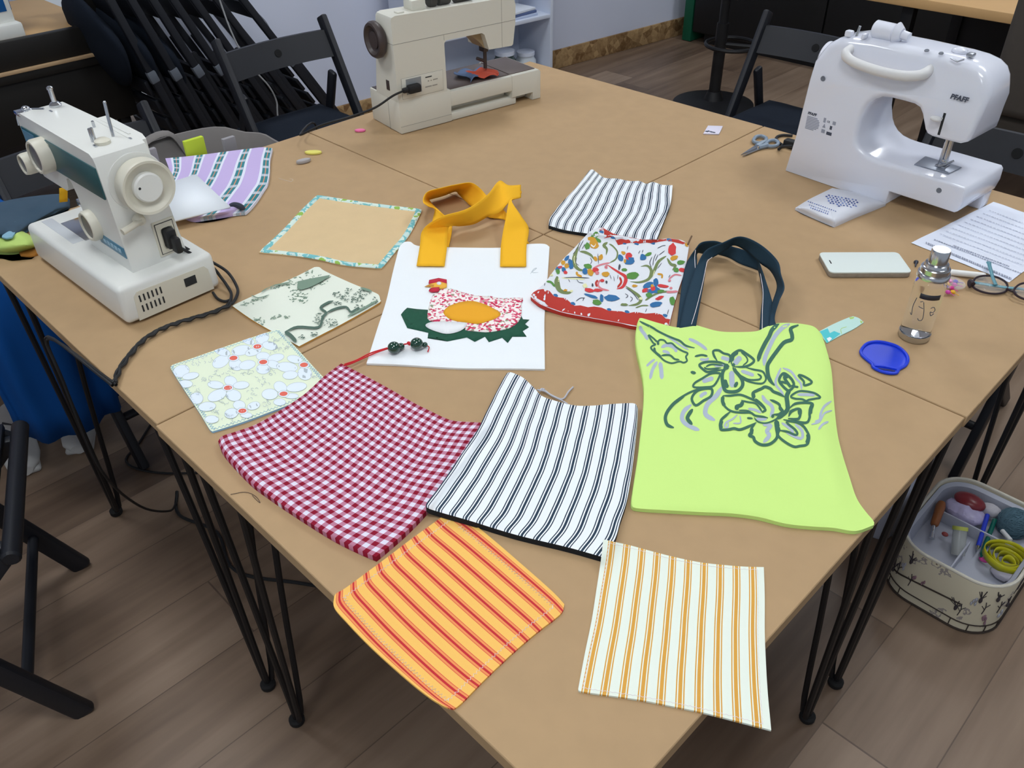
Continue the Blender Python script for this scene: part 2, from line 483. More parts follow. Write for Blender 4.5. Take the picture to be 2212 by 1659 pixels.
    def stroke(s, pts, w, mi=2, mb=None, closed=False, smooth=4, tip=True, off=None):
        off = off or s.off; mb = mb or s.mb
        P = crom([Vector((p[0], p[1], 0)) for p in pts], smooth, closed)
        n = len(P); ws = w if isinstance(w, (list, tuple)) else None
        L, R = [], []
        for i, p in enumerate(P):
            a = P[(i-1) % n] if closed else P[max(0, i-1)]; c = P[(i+1) % n] if closed else P[min(n-1, i+1)]
            t = (c-a); t = t.normalized() if t.length > 1e-6 else Vector((1, 0, 0)); nn = Vector((-t.y, t.x, 0))
            f = i/(n-1)
            if ws: k = f*(len(ws)-1); q = int(min(len(ws)-2, k)); ww = ws[q] + (ws[q+1]-ws[q])*(k-q)
            else: ww = w
            if tip and not closed: ww *= min(1, 0.35 + min(f, 1-f)*6)
            L.append(s.on(p.x+nn.x*ww/2, p.y+nn.y*ww/2, off)); R.append(s.on(p.x-nn.x*ww/2, p.y-nn.y*ww/2, off))
        if closed: L.append(L[0]); R.append(R[0])
        vl = [mb.bm.verts.new(q) for q in L]; vr = [mb.bm.verts.new(q) for q in R]
        for i in range(len(L)-1):
            f = mb.bm.faces.new((vl[i], vr[i], vr[i+1], vl[i+1])); f.material_index = mi
            f.normal_update()
            if f.normal.z < 0: f.normal_flip()
        s.off += 0.000006
    def poly(s, pts, mi=2, mb=None, smooth=0, maxlen=14, off=None):
        off = off or s.off; mb = mb or s.mb
        P = [Vector((p[0], p[1], 0)) for p in pts]
        if smooth: P = crom(P, smooth, True)
        b = bmesh.new(); f = b.faces.new([b.verts.new(p) for p in P])
        bmesh.ops.triangulate(b, faces=[f])
        for _ in range(4):
            es = [e for e in b.edges if e.calc_length() > maxlen]
            if not es: break
            bmesh.ops.subdivide_edges(b, edges=es, cuts=1); bmesh.ops.triangulate(b, faces=b.faces)
        for v in b.verts: v.co = s.on(v.co.x, v.co.y, off)
        b.normal_update()
        for f in b.faces:
            if f.normal.z < 0: f.normal_flip()
        mb._add(b, mi); s.off += 0.000006
    def blob(s, c, rx, ry, ang=0, mi=2, n=14, jit=0.0, mb=None, off=None):
        ca, sa = math.cos(ang), math.sin(ang); P = []
        for k in range(n):
            q = 2*PI*k/n; j = 1 + random.uniform(-jit, jit); x, y = rx*j*math.cos(q), ry*j*math.sin(q)
            P.append((c[0]+x*ca-y*sa, c[1]+x*sa+y*ca))
        s.poly(P, mi, mb, off=off)
    def edgepx(s, inset, k):   # world points on the top surface at a distance from an edge (k: 0 top,1 right,2 bottom,3 left)
        i_ = max(1, round(inset/s.H*s.nv)); j_ = max(1, round(inset/s.W*s.nu))
        if k == 0: return [s.top[i_][j] for j in range(j_, s.nu-j_+1)]
        if k == 2: return [s.top[s.nv-i_][j] for j in range(j_, s.nu-j_+1)]
        if k == 1: return [s.top[i][s.nu-j_] for i in range(i_, s.nv-i_+1)]
        return [s.top[i][j_] for i in range(i_, s.nv-i_+1)]
    def zigzag(s, inset, k, w, step, r, mi=2, mb=None, frac=(0, 1)):
        mb = mb or s.mb
        P = s.edgepx(inset, k); P = P[int(frac[0]*len(P)):max(2, int(frac[1]*len(P)))]
        L = sum((P[i+1]-P[i]).length for i in range(len(P)-1)); n = max(4, int(L/step)); P = resample(P, n); out = []
        for i, p in enumerate(P):
            t = P[min(i+1, n-1)] - P[max(i-1, 0)]; t.normalize(); sd = Vector((-t.y, t.x, 0))
            out.append(p + sd*(w/2 if i % 2 else -w/2) + Vector((0, 0, r)))
        mb.tube(out, r, 4, mi)
    def build(s, name, mats, parent=None, **kw):
        while len(mats) < 2: mats = list(mats) + [mats[0]]
        return s.mb.build(name, mats, parent, angle=60, world=True if parent else 'c', **kw)
def side(o, name, label, cat, group=None): return tag(o, label, cat, group)
def root_at(cl, name, label, cat, group=None):
    c = sum((p for r in cl.top for p in r), Vector()) / ((cl.nu+1)*(cl.nv+1)); c.z = min(p.z for r in cl.bot for p in r)
    return thing(name, label, cat, c, group=group)
WHT = srgb(238, 243, 247); NAVY = srgb(45, 62, 80)
M_white = mat('white_cotton', srgb(238, 243, 246), 0.9, bump=0.15, bscale=900, spec=0.2)
M_navy = mat('navy_cotton', srgb(30, 40, 52), 0.9, bump=0.2, bscale=900, spec=0.2)
M_stitch = mat('white_thread', srgb(240, 230, 232), 0.8)
# ---------------------------------------------------------------- beige mat with patterned binding
t = NT('bound_edge_print', rough=0.9)
o_ = t.obj()
M_bind = t.out(t.ramp(t.noise(o_, 38, 3), [(0.0, srgb(196, 222, 218)), (0.40, srgb(120, 190, 195)), (0.5, srgb(214, 232, 222)), (0.6, srgb(150, 190, 90)), (0.72, srgb(205, 228, 225))]))
M_beige = mat('beige_linen', srgb(216, 190, 148), 0.92, noise=0.06, nscale=25, bump=0.25, bscale=700, spec=0.2)
a = Cloth([(685, 422), (775, 436), (845, 445), (912, 453)], [(912, 453), (885, 506), (857, 540), (824, 580)], [(559, 545), (640, 553), (690, 561), (745, 573), (824, 580)], [(685, 422), (650, 455), (608, 500), (559, 545)],
          0.003, 0.004, 44, 44, wr=lambda x, y, W, H: 0.0016*nz(x*14, y*14, 3))
r = root_at(a, 'place_mat', 'beige square fabric mat with aqua and green patterned edge binding', 'mat')
bd = MB()
def ring_strip(cl, mb, inset, rad):
    P = cl.edgepx(inset, 0)[:-1] + cl.edgepx(inset, 1)[:-1] + list(reversed(cl.edgepx(inset, 2)))[:-1] + list(reversed(cl.edgepx(inset, 3)))[:-1]
    mb.tube(P, rad, 8, 0, closed=True, flat=0.45)
ring_strip(a, bd, 0.005, 0.0062)
a.build('mat_body', [M_beige], r)
bd.build('binding', M_bind, r, world=True)
# ---------------------------------------------------------------- toile mat
M_toile = mat('cream_toile', srgb(228, 234, 220), 0.9, bump=0.15, bscale=800, spec=0.2)
M_amb = mat('amber_backing', srgb(196, 148, 72), 0.9)
M_tg = mat('toile_green_print', srgb(122, 146, 128), 0.9); M_tg2 = mat('toile_dark_print', srgb(84, 108, 96), 0.9)
a = Cloth([(679, 577), (690, 577), (703, 586), (760, 612), (812, 633), (820, 641)], [(820, 641), (821, 648), (816, 656), (740, 699), (690, 725), (646, 748)], [(502, 661), (530, 681), (560, 700), (646, 748)], [(679, 577), (640, 597), (580, 624), (510, 656), (502, 661)],
          0.0035, 0.004, 40, 40, wr=lambda x, y, W, H: 0.0008*nz(x*12, y*12, 5))
zt = lambda L: Z(490, 560, 340/2212, L)
def foliage(cl, c, rx, ry, n, mi=2, ang=0.0, size=(3.2, 1.1)):
    for _ in range(n):
        q = random.uniform(0, 2*PI); k = math.sqrt(random.random()); x, y = rx*k*math.cos(q), ry*k*math.sin(q)
        ca, sa = math.cos(ang), math.sin(ang)
        cl.blob((c[0]+x*ca-y*sa, c[1]+x*sa+y*ca), random.uniform(0.5, 1)*size[0], random.uniform(0.6, 1)*size[1], random.uniform(-0.9, 0.5), mi, 6, 0.2)
S7 = 340/2212
for cx, cy, rx, ry, n, an in ((1150, 350, 330, 90, 70, -0.3), (1000, 520, 170, 70, 34, -0.2), (1080, 600, 80, 20, 8, 0), (800, 350, 190, 45, 26, -0.3), (1050, 220, 190, 40, 20, -0.25),
                              (440, 880, 90, 60, 26, 0), (690, 820, 80, 25, 14, -0.3), (860, 810, 50, 25, 8, -0.3), (430, 590, 180, 40, 16, -0.3), (260, 640, 60, 30, 8, 0)):
    foliage(a, (490+cx*S7, 560+cy*S7), rx*S7, ry*S7, n, 2, an)
for cx, cy, rx, ry, n, an in ((1600, 500, 110, 50, 22, 0), (1760, 560, 170, 60, 34, 0), (1900, 490, 110, 60, 24, 0), (1560, 640, 60, 30, 10, 0), (1870, 690, 70, 40, 14, 0), (1280, 850, 90, 80, 28, 0),
                              (1450, 910, 120, 60, 26, 0), (1220, 1060, 60, 40, 12, 0), (1060, 1110, 50, 30, 8, 0), (2060, 600, 60, 50, 12, 0), (1700, 450, 50, 25, 8, 0)):
    foliage(a, (490+cx*S7, 560+cy*S7), rx*S7, ry*S7, n, 3, an)
a.poly(zt([(1000, 330), (1180, 290), (1450, 240), (1440, 270), (1300, 350), (1180, 410), (1050, 450), (990, 430)]), 2)
for L, w in (([(820, 1040), (1000, 970), (1290, 975), (1350, 830), (1400, 770), (1320, 700), (1420, 630), (1500, 605)], 5), ([(1400, 770), (1540, 710), (1680, 690), (1750, 760), (1860, 690)], 4.5), ([(820, 1040), (900, 1090), (980, 1180)], 8)):
    a.stroke(zt(L), w, 3)
for L, w in (([(490, 480), (620, 400), (760, 370), (900, 340)], 3), ([(640, 380), (620, 440)], 3), ([(340, 520), (450, 560), (600, 520)], 2), ([(1880, 420), (2040, 470)], 5), ([(1700, 820), (1900, 720), (2110, 600)], 4)):
    a.stroke(zt(L), w, 2)
side(a.build('coaster', [M_toile, M_amb, M_tg, M_tg2]), 'coaster', 'cream square coaster with green printed trees, beside the beige mat', 'coaster')
B_toile = a.bvh
# ---------------------------------------------------------------- floral mat
M_flo = mat('pale_lemon_cotton', srgb(230, 240, 214), 0.9, bump=0.12, bscale=800, spec=0.2)
M_pet = mat('petal_white_print', srgb(226, 237, 246), 0.9); M_pin = mat('ink_grey_print', srgb(176, 188, 194), 0.9); M_cor = mat('coral_print', srgb(226, 108, 92), 0.9)
M_sky = mat('sky_blue_edging', srgb(150, 195, 228), 0.9)
zf = lambda L: Z(360, 700, 360/2212, L)
a = Cloth([(369, 791), (375, 787), (420, 772), (520, 737), (590, 714), (603, 712)], [(603, 712), (612, 722), (650, 762), (690, 806), (719, 833)], [(459, 932), (520, 913), (580, 891), (660, 860), (719, 833)], [(369, 791), (371, 800), (400, 845), (430, 890), (452, 926), (459, 932)],
          0.0035, 0.0042, 44, 44, under=[B_toile], wr=lambda x, y, W, H: 0.0008*nz(x*12, y*12, 9))
def flower(cl, c, petals, ctr=True, s=360/2212):
    x0, y0 = 360, 700
    for (px, py, rx, ry, an) in petals:
        cc = (x0+px*s, y0+py*s)
        cl.blob(cc, rx*s+0.55, ry*s+0.55, an, 3, 18); cl.blob(cc, rx*s-0.1, ry*s-0.1, an, 2, 18)
    if ctr:
        cc = (x0+c[0]*s, y0+c[1]*s)
        cl.blob(cc, 75*s, 48*s, 0, 3, 16); cl.blob(cc, 70*s, 43*s, 0, 2, 16); cl.blob(cc, 54*s, 30*s, -0.1, 4, 16)
for c, p in (((1205, 300), [(1270, 190, 95, 70, -0.5), (1370, 290, 100, 55, 0.2), (990, 350, 130, 65, -0.2), (1150, 370, 110, 50, -0.3), (1080, 220, 90, 50, 0.4)]),
             ((888, 453), [(720, 500, 120, 75, -0.5), (740, 370, 110, 50, 0.3), (920, 540, 95, 75, 0.4), (1070, 545, 110, 60, -0.2)]),
             ((1283, 507), [(1280, 430, 90, 55, 0), (1450, 450, 110, 50, -0.2), (1280, 600, 90, 65, 0), (1420, 540, 90, 50, 0.3)]),
             ((1823, 545), [(1600, 575, 140, 65, 0.1), (1700, 470, 100, 50, 0.2), (1640, 680, 100, 55, -0.1), (1835, 660, 95, 85, 0.3)]),
             ((815, 850), [(850, 760, 85, 65, 0.3), (650, 810, 105, 50, 0.1), (990, 815, 105, 50, -0.1), (670, 950, 130, 70, -0.4), (890, 950, 100, 75, 0.2)]),
             ((1553, 930), [(1510, 840, 90, 70, 0.5), (1725, 840, 135, 60, -0.15), (1370, 935, 105, 70, 0), (1500, 1040, 80, 45, 0), (1660, 960, 90, 35, 0)]),
             ((1007, 1157), [(965, 1080, 80, 60, 0.1), (1155, 1090, 85, 50, -0.3), (860, 1190, 90, 65, -0.2), (1060, 1215, 75, 35, 0)])):
    flower(a, c, p)
flower(a, (0, 0), [(195, 630, 110, 80, -0.3), (320, 695, 110, 45, -0.2), (250, 800, 95, 50, 0), (400, 990, 85, 75, 0.2), (540, 1100, 115, 60, -0.1), (600, 1270, 90, 50, 0)], False)
for cx, cy in ((550, 450), (360, 520), (640, 670), (510, 740), (1060, 660), (1300, 770), (1420, 660), (760, 1020), (1120, 920), (440, 890), (1480, 200), (1600, 290), (1450, 340), (640, 1170), (870, 620), (1980, 690), (1350, 1070), (830, 1270)):
    for _ in range(9):
        x, y = cx+random.gauss(0, 42), cy+random.gauss(0, 34)
        q = random.uniform(0, 6)
        a.stroke(zf([(x+22*math.cos(q+k), y+17*math.sin(q+k)) for k in (0, 1.3, 2.6)]), 0.8, 3, smooth=2, tip=False)
zb = MB()
for k in range(4): a.zigzag(0.0028, k, 0.0046, 0.0026, 0.0004, 5)
side(a.build('coaster', [M_flo, M_sky, M_pet, M_pin, M_cor, M_sky]), 'coaster', 'square coaster printed with white flowers with coral centres, blue zigzag edge', 'coaster')
B_floral = a.bvh
# ---------------------------------------------------------------- white tote with hen applique
c1 = lambda L: Z(500, 370, 750/2212, L)
a = Cloth([(863, 530), (868, 524), (886, 522), (903, 531), (964, 534), (1083, 535), (1130, 528), (1174, 526.5), (1187, 533)], [(1187, 533), (1184, 580), (1180, 640), (1176, 690), (1177, 797)],
          [(791.6, 785), (873, 788), (988, 795), (1107, 796), (1177, 797)], [(863, 530), (848, 590), (834, 651), (815, 710), (791.6, 785)],
          0.0035, 0.0055, 64, 56, wr=lambda x, y, W, H: 0.0013*nz(x*9, y*7, 1) + 0.0012*math.exp(-((y-H*0.96)/0.012)**2))
tote = root_at(a, 'tote_bag', 'white canvas tote bag with yellow handles and a sewn hen picture', 'bag')
a.stroke(c1([(1905, 655), (1925, 625), (1945, 618), (1915, 645), (1955, 645)]), 1.2, 2, smooth=3)
Mh = {'nest': mat('dark_green_felt', srgb(30, 82, 62), 0.95, noise=0.15, nscale=120), 'yel': mat('amber_cotton', srgb(236, 168, 36), 0.9, bump=0.15, bscale=800),
      'red': mat('crimson_cotton', srgb(196, 42, 66), 0.9), 'skin': mat('light_amber_cotton', srgb(240, 182, 70), 0.9), 'blk': mat('black_thread', srgb(30, 30, 34), 0.8), 'beak': mat('ochre_cotton', srgb(206, 146, 60), 0.9)}
t = NT('pink_ditsy_print', rough=0.9); o_ = t.obj()
vo = t.n('ShaderNodeTexVoronoi'); vo.inputs['Scale'].default_value = 260; t.l(o_, vo.inputs['Vector'])
sc_ = t.n('ShaderNodeSeparateColor'); t.l(vo.outputs['Color'], sc_.inputs[0])
M_dit = t.out(t.ramp(sc_.outputs[0], [(0.0, srgb(205, 62, 96)), (0.22, srgb(244, 236, 232)), (0.5, srgb(230, 140, 160)), (0.62, srgb(246, 240, 236)), (0.88, srgb(150, 160, 130)), (0.93, srgb(246, 240, 236))]))
def patch(nm, pts, mats_, smooth=0, off=0.0006, parent=None, extra=()):
    q = MB(); a.poly(c1(pts), 0, q, smooth, off=off)
    for kind, pp, mi in extra:
        if kind == 'b': a.blob(c1([pp[:2]])[0], pp[2], pp[3], 0, mi, mb=q, off=off+0.0004)
        else: a.poly(c1(pp), mi, q, off=off+0.0002)
    o = q.build(nm, mats_, parent, world=True, solid=0.0005); return o
hen = patch('hen_applique', [(1335, 755), (1400, 752), (1460, 770), (1550, 795), (1650, 800), (1730, 815), (1855, 810), (1845, 850), (1850, 910), (1830, 960), (1780, 1000), (1700, 1020), (1620, 1030), (1540, 1022), (1490, 1015), (1480, 975), (1400, 965), (1320, 965), (1260, 955), (1248, 920), (1262, 850), (1285, 790), (1320, 775)], [M_dit], 2, 0.0012, tote)
patch('nest', [(1100, 890), (1120, 872), (1180, 880), (1250, 885), (1300, 960), (1500, 1000), (1620, 1000), (1760, 985), (1820, 950), (1845, 920), (1857, 945), (1898, 948), (1870, 975), (1895, 995), (1855, 1020), (1880, 1055), (1790, 1055), (1760, 1095), (1725, 1062), (1640, 1090), (1615, 1055), (1550, 1088), (1500, 1060), (1375, 1085), (1380, 1052), (1250, 1065), (1255, 1030), (1120, 1000), (1155, 975), (1080, 915), (1115, 905)], [Mh['nest']], 0, 0.0006, hen)
patch('wing', [(1350, 905), (1380, 870), (1440, 845), (1520, 832), (1590, 845), (1650, 870), (1715, 910), (1690, 940), (1640, 960), (1570, 978), (1500, 970), (1430, 960), (1380, 940)], [Mh['yel']], 3, 0.0019, hen)
patch('egg', [(1237, 985), (1270, 968), (1340, 964), (1440, 967), (1500, 974), (1485, 1005), (1440, 1030), (1370, 1042), (1300, 1025), (1252, 1005)], [mat('white_satin', srgb(236, 238, 240), 0.6)], 3, 0.0019, hen)
patch('head', [(1262, 722), (1330, 709), (1373, 720), (1373, 745), (1340, 757), (1270, 747)], [Mh['skin'], Mh['blk'], Mh['beak'], M_white], 0, 0.0019, hen,
      [('p', [(1230, 742), (1262, 727), (1292, 730), (1288, 742)], 2), ('b', (1323, 721, 5.0, 3.4), 3), ('b', (1324, 722, 2.8, 2.4), 1)])
patch('comb', [(1256, 722), (1260, 700), (1320, 687), (1372, 697), (1373, 722), (1330, 709), (1262, 724)], [Mh['red']], 0, 0.0022, hen)
patch('wattle', [(1257, 770), (1263, 756), (1280, 748), (1325, 745), (1326, 765), (1318, 774), (1278, 778)], [Mh['red']], 0, 0.0022, hen)
a.build('bag_body', [M_white, M_white, M_pin], tote)
B_white = a.bvh
def ribbon(mb, pairs, k=6, mi=0, zz=TZ, thick=0.0013):
    # strip given by pairs of edge points: pixel + height above the table
    A = crom([at(p[0], p[1], zz + p[2]) for p, q in pairs], k); B_ = crom([at(q[0], q[1], zz + q[2]) for p, q in pairs], k)
    n = 6; rows = [[a_.lerp(b_, i/n) for i in range(n+1)] for a_, b_ in zip(A, B_)]
    mb.grid(rows, mi)
M_yel = mat('golden_yellow_canvas', srgb(246, 186, 44), 0.9, bump=0.2, bscale=900, spec=0.2)
h4 = lambda L: [tuple(Z(860, 380, 340/2169, [p])[0] for p in pr) for pr in L]
q = MB()
ribbon(q, h4([((255, 1238, .0085), (640, 1243, .0085)), ((300, 965, .009), (672, 988, .009)), ((325, 775, .016), (690, 725, .018)), ((440, 650, .035), (745, 690, .02)), ((640, 548, .052), (850, 690, .012)),
              ((950, 455, .055), (1050, 660, .012)), ((1230, 262, .055), (1240, 560, .016)), ((1390, 70, .05), (1400, 500, .02)), ((1520, 130, .042), (1545, 350, .03)), ((1690, 125, .03), (1692, 300, .022))]))
q.build('handle', M_yel, tote, world=True, solid=0.0014)
q = MB()
ribbon(q, h4([((1405, 1247, .0085), (1765, 1247, .0085)), ((1415, 980, .009), (1770, 960, .009)), ((1440, 800, .016), (1800, 730, .012)), ((1480, 600, .03), (1700, 560, .028)), ((1530, 350, .042), (1565, 348, .042)), ((1600, 320, .030), (1650, 300, .024)), ((1690, 260, .022), (1700, 210, .028))]))
q.build('handle', M_yel, tote, world=True, solid=0.0014)
q = MB()
ribbon(q, h4([((450, 985, .003), (700, 980, .003)), ((500, 760, .006), (745, 715, .01)), ((470, 650, .014), (700, 600, .022)), ((505, 465, .026), (610, 520, .030)), ((420, 420, .042), (480, 400, .016)), ((345, 350, .05), (438, 345, .008)), ((400, 225, .055), (440, 325, .006)),
              ((600, 165, .055), (620, 275, .006)), ((800, 120, .055), (785, 215, .005)), ((1000, 95, .045), (840, 260, .004)), ((1130, 170, .030), (930, 350, .003)), ((1240, 290, .015), (1020, 425, .003)), ((1420, 430, .012), (1235, 565, .003)), ((1495, 520, .014), (1470, 610, .003)), ((1640, 700, .008), (1560, 760, .003)), ((1805, 930, .004), (1600, 960, .003))]))
q.build('handle', M_yel, tote, world=True, solid=0.0014)
# ---------------------------------------------------------------- ticking pouch at the back
TICK = [(0.0, WHT), (0.26, NAVY), (0.335, WHT), (0.42, NAVY), (0.58, WHT), (0.665, NAVY), (0.74, WHT)]
M_navy2 = mat('black_lining', srgb(20, 24, 30), 0.9)
q1 = dict(top=[(1273, 368), (1280, 366), (1290, 373), (1306, 384), (1335, 386), (1360, 391), (1382, 391), (1396, 397), (1411, 393), (1430, 399), (1453, 400)],
          right=[(1453, 400), (1449, 437), (1436, 473), (1418, 518)], bottom=[(1185, 487), (1219, 497), (1273.6, 506), (1353, 518), (1418, 520)], left=[(1273, 368), (1245, 404), (1215, 436), (1190, 467), (1185, 487)])
a = Cloth(q1['top'], q1['right'], q1['bottom'], q1['left'], 0.007, 0.010, 72, 60, rad=0.01,
          wr=lambda x, y, W, H: 0.0022*nz(x*26 + y*8, y*16, 2) + 0.0014*math.sin((x*0.7+y*1.5)*95), uvw=lambda x, y, W, H: (x + 0.0045*math.sin(y/H*5.2+x/W*2)*(y/H)*(1-y/H)*4 + 0.0012*nz(x*30, y*40), y))
M_t1 = stripe_mat('navy_ticking_small', a.W/12.6, TICK, 0, 0.42)
side(a.build('drawstring_pouch', [M_t1, M_navy2]), 'p', 'small navy and white striped drawstring pouch beyond the rosemaled pouch', 'pouch', 'striped ticking pouches')
B_tick1 = a.bvh
# ---------------------------------------------------------------- rosemaled pouch
M_rw = mat('rosemaling_white', srgb(224, 228, 234), 0.9, bump=0.15, bscale=800, spec=0.2)
Rm = [mat('rose_red_print', srgb(182, 54, 44), 0.9, noise=0.06, nscale=60), mat('leaf_green_print', srgb(88, 140, 66), 0.9), mat('delft_blue_print', srgb(48, 108, 160), 0.9), mat('gold_print', srgb(204, 150, 48), 0.9),
      mat('olive_print', srgb(116, 132, 84), 0.9), mat('rose_pink_print', srgb(212, 128, 136), 0.9), mat('charcoal_print', srgb(74, 78, 90), 0.9), mat('pale_leaf_print', srgb(226, 226, 176), 0.9), mat('bright_red_print', srgb(206, 60, 62), 0.9)]
SR = 360/2212; c6 = lambda L: Z(1140, 480, SR, L)
a = Cloth(c6([(940, 75), (990, 72), (1030, 110), (1060, 118), (1130, 150), (1200, 172), (1300, 190), (1400, 212), (1520, 230), (1650, 232), (1760, 228), (1860, 212), (1960, 225), (2050, 240), (2120, 290), (2140, 330)]), c6([(2140, 330), (2125, 420), (2080, 660), (2000, 900), (1930, 1150), (1875, 1370)]),
          c6([(40, 990), (110, 1050), (200, 1105), (450, 1195), (800, 1265), (1200, 1335), (1460, 1385), (1875, 1370)]), c6([(940, 75), (840, 112), (760, 190), (690, 265), (600, 360), (470, 490), (340, 650), (230, 800), (130, 890), (60, 945), (40, 990)]),
          0.007, 0.010, 72, 64, under=[B_white, B_tick1], rad=0.012, wr=lambda x, y, W, H: 0.0018*nz(x*18, y*14, 4) + 0.0012*nz(x*40, y*10, 7)*(1-y/H)**2*2)
RED, GRN, BLU, GLD, OLV, PNK, CHA, PAL, BRD = range(2, 11)
a.poly(c6([(40, 985), (60, 945), (130, 900), (200, 888), (290, 915), (350, 985), (420, 1000), (500, 1010), (570, 1070), (620, 1110), (700, 1105), (800, 1130), (880, 1120), (980, 1135), (1060, 1170), (1150, 1180), (1250, 1185), (1330, 1210), (1430, 1190), (1560, 1215), (1700, 1205), (1780, 1230), (1830, 1280), (1890, 1290), (1872, 1366), (1460, 1380), (1200, 1330), (800, 1260), (450, 1190), (200, 1100), (100, 1045)]), RED)
a.poly(c6([(1015, 110), (1060, 118), (1130, 150), (1200, 172), (1300, 190), (1400, 212), (1520, 232), (1650, 234), (1860, 214), (2050, 240), (2100, 275), (2060, 295), (1960, 270), (1850, 245), (1740, 262), (1640, 282), (1560, 270), (1480, 285), (1380, 275), (1300, 285), (1250, 260), (1200, 305), (1170, 250), (1140, 190), (1050, 190), (1010, 215)]), RED)
a.poly(c6([(920, 85), (990, 75), (1000, 100), (960, 112)]), RED)
for L in ((570, 1065, 640, 1100), (340, 960, 410, 990), (1050, 1150, 1110, 1175), (1290, 1180, 1350, 1200), (1800, 1230, 1850, 1255), (1250, 265, 1310, 295), (1420, 275, 1470, 300), (1640, 270, 1680, 285), (1115, 190, 1150, 220), (1860, 232, 1890, 245), (960, 110, 1000, 150)):
    a.blob(c6([((L[0]+L[2])/2, (L[1]+L[3])/2)])[0], 5.5, 3.2, 0.3, BLU, 8, 0.2)
for P, w, m_ in (([(680, 300), (650, 380), (620, 470), (620, 560), (680, 630), (760, 640)], [2, 6, 9, 9, 6, 3], OLV), ([(690, 390), (760, 400), (840, 440), (880, 500)], [3, 6, 5, 2], OLV), ([(670, 300), (640, 400), (615, 490), (640, 590)], 1.8, PAL),
              ([(740, 240), (690, 340), (680, 390)], 1.6, CHA), ([(700, 260), (650, 360), (600, 430)], 1.6, CHA), ([(760, 290), (720, 360)], 1.5, CHA), ([(650, 470), (640, 540), (680, 580)], 1.3, CHA), ([(830, 470), (850, 520), (830, 560)], 1.5, CHA),
              ([(390, 720), (390, 820), (430, 910), (530, 940), (590, 920)], [9, 12, 9, 6, 3], OLV), ([(410, 740), (410, 830), (450, 900)], 2.4, PAL), ([(450, 740), (600, 750), (760, 760)], 3, PAL), ([(480, 740), (640, 735), (820, 745)], 2, CHA),
              ([(1060, 270), (1010, 310), (1050, 360), (1040, 440)], [5, 7, 5, 2], OLV), ([(1080, 290), (1130, 320), (1190, 400), (1170, 490), (1090, 540)], 3.2, OLV), ([(1090, 540), (960, 570), (860, 620)], 3.6, PNK), ([(1060, 570), (1150, 630), (1230, 680), (1290, 720), (1300, 780), (1260, 860), (1180, 890)], [3, 4, 5, 7, 8, 6, 3], BRD),
              ([(980, 760), (940, 800), (940, 850), (990, 890), (1080, 910)], 4, PNK), ([(930, 770), (905, 810), (920, 860)], 4.5, RED), ([(1220, 730), (1240, 800), (1190, 870)], 4.5, RED), ([(1060, 570), (1030, 600), (1060, 610)], 5, PNK),
              ([(1640, 740), (1690, 620), (1740, 520), (1840, 450)], [4, 7, 6, 3], OLV), ([(1660, 720), (1700, 600), (1760, 500)], 1.6, PAL), ([(1500, 590), (1580, 580), (1630, 620), (1640, 680), (1600, 760), (1480, 800), (1360, 790)], [2, 4, 6, 7, 6, 4, 2], OLV),
              ([(1650, 460), (1620, 540), (1640, 600)], 1.6, CHA), ([(1700, 420), (1670, 500), (1660, 580)], 1.6, CHA), ([(1730, 430), (1690, 520)], 1.6, CHA), ([(1820, 380), (1740, 440)], 1.6, CHA), ([(1780, 540), (1720, 620)], 1.3, CHA),
              ([(1300, 850), (1380, 910), (1470, 980), (1500, 1040), (1450, 1090), (1340, 1110)], [3, 5, 7, 7, 5, 3], OLV), ([(1300, 870), (1400, 950), (1470, 1040)], 1.6, CHA), ([(1560, 1040), (1650, 980), (1780, 930), (1980, 920)], [5, 4, 4, 3], OLV), ([(1430, 1140), (1520, 1110), (1600, 1110)], 3, OLV),
              ([(1850, 480), (1900, 560), (1960, 580), (1920, 640)], [4, 6, 6, 3], OLV), ([(1870, 760), (1950, 700), (2040, 710)], 3.4, PNK), ([(1840, 930), (1900, 930), (1990, 920)], 5, PNK), ([(1720, 690), (1780, 700), (1780, 750)], 4, GLD), ([(650, 660), (660, 700), (720, 725)], 5, GLD),
              ([(250, 790), (310, 800), (360, 860)], 4.5, GRN), ([(640, 1050), (700, 1010), (760, 1010)], 1.6, CHA), ([(730, 1050), (750, 1000)], 1.5, CHA), ([(540, 760), (560, 800)], 1.3, CHA), ([(650, 760), (680, 800), (740, 810)], 1.3, CHA), ([(1090, 700), (1110, 760)], 1.2, CHA), ([(1140, 720), (1150, 790)], 1.2, CHA), ([(1200, 700), (1190, 760)], 1.2, CHA),
              ([(1290, 950), (1330, 980), (1300, 1010)], 1.5, CHA), ([(1360, 990), (1390, 1020), (1360, 1060)], 1.5, CHA), ([(1560, 1200), (1580, 1150)], 1.5, CHA), ([(1850, 1230), (1870, 1160)], 1.5, CHA), ([(1210, 640), (1220, 560)], 4, CHA), ([(940, 560), (930, 420)], 1.5, CHA), ([(1320, 370), (1330, 320)], 1.2, CHA), ([(1720, 350), (1780, 320), (1830, 310)], 1.4, CHA), ([(1470, 420), (1490, 380)], 1.5, CHA), ([(1520, 410), (1530, 370)], 1.5, CHA), ([(1870, 740), (1890, 700)], 1.5, CHA), ([(220, 850), (230, 810)], 1.4, CHA)):
    a.stroke(c6(P), w, m_, smooth=4)
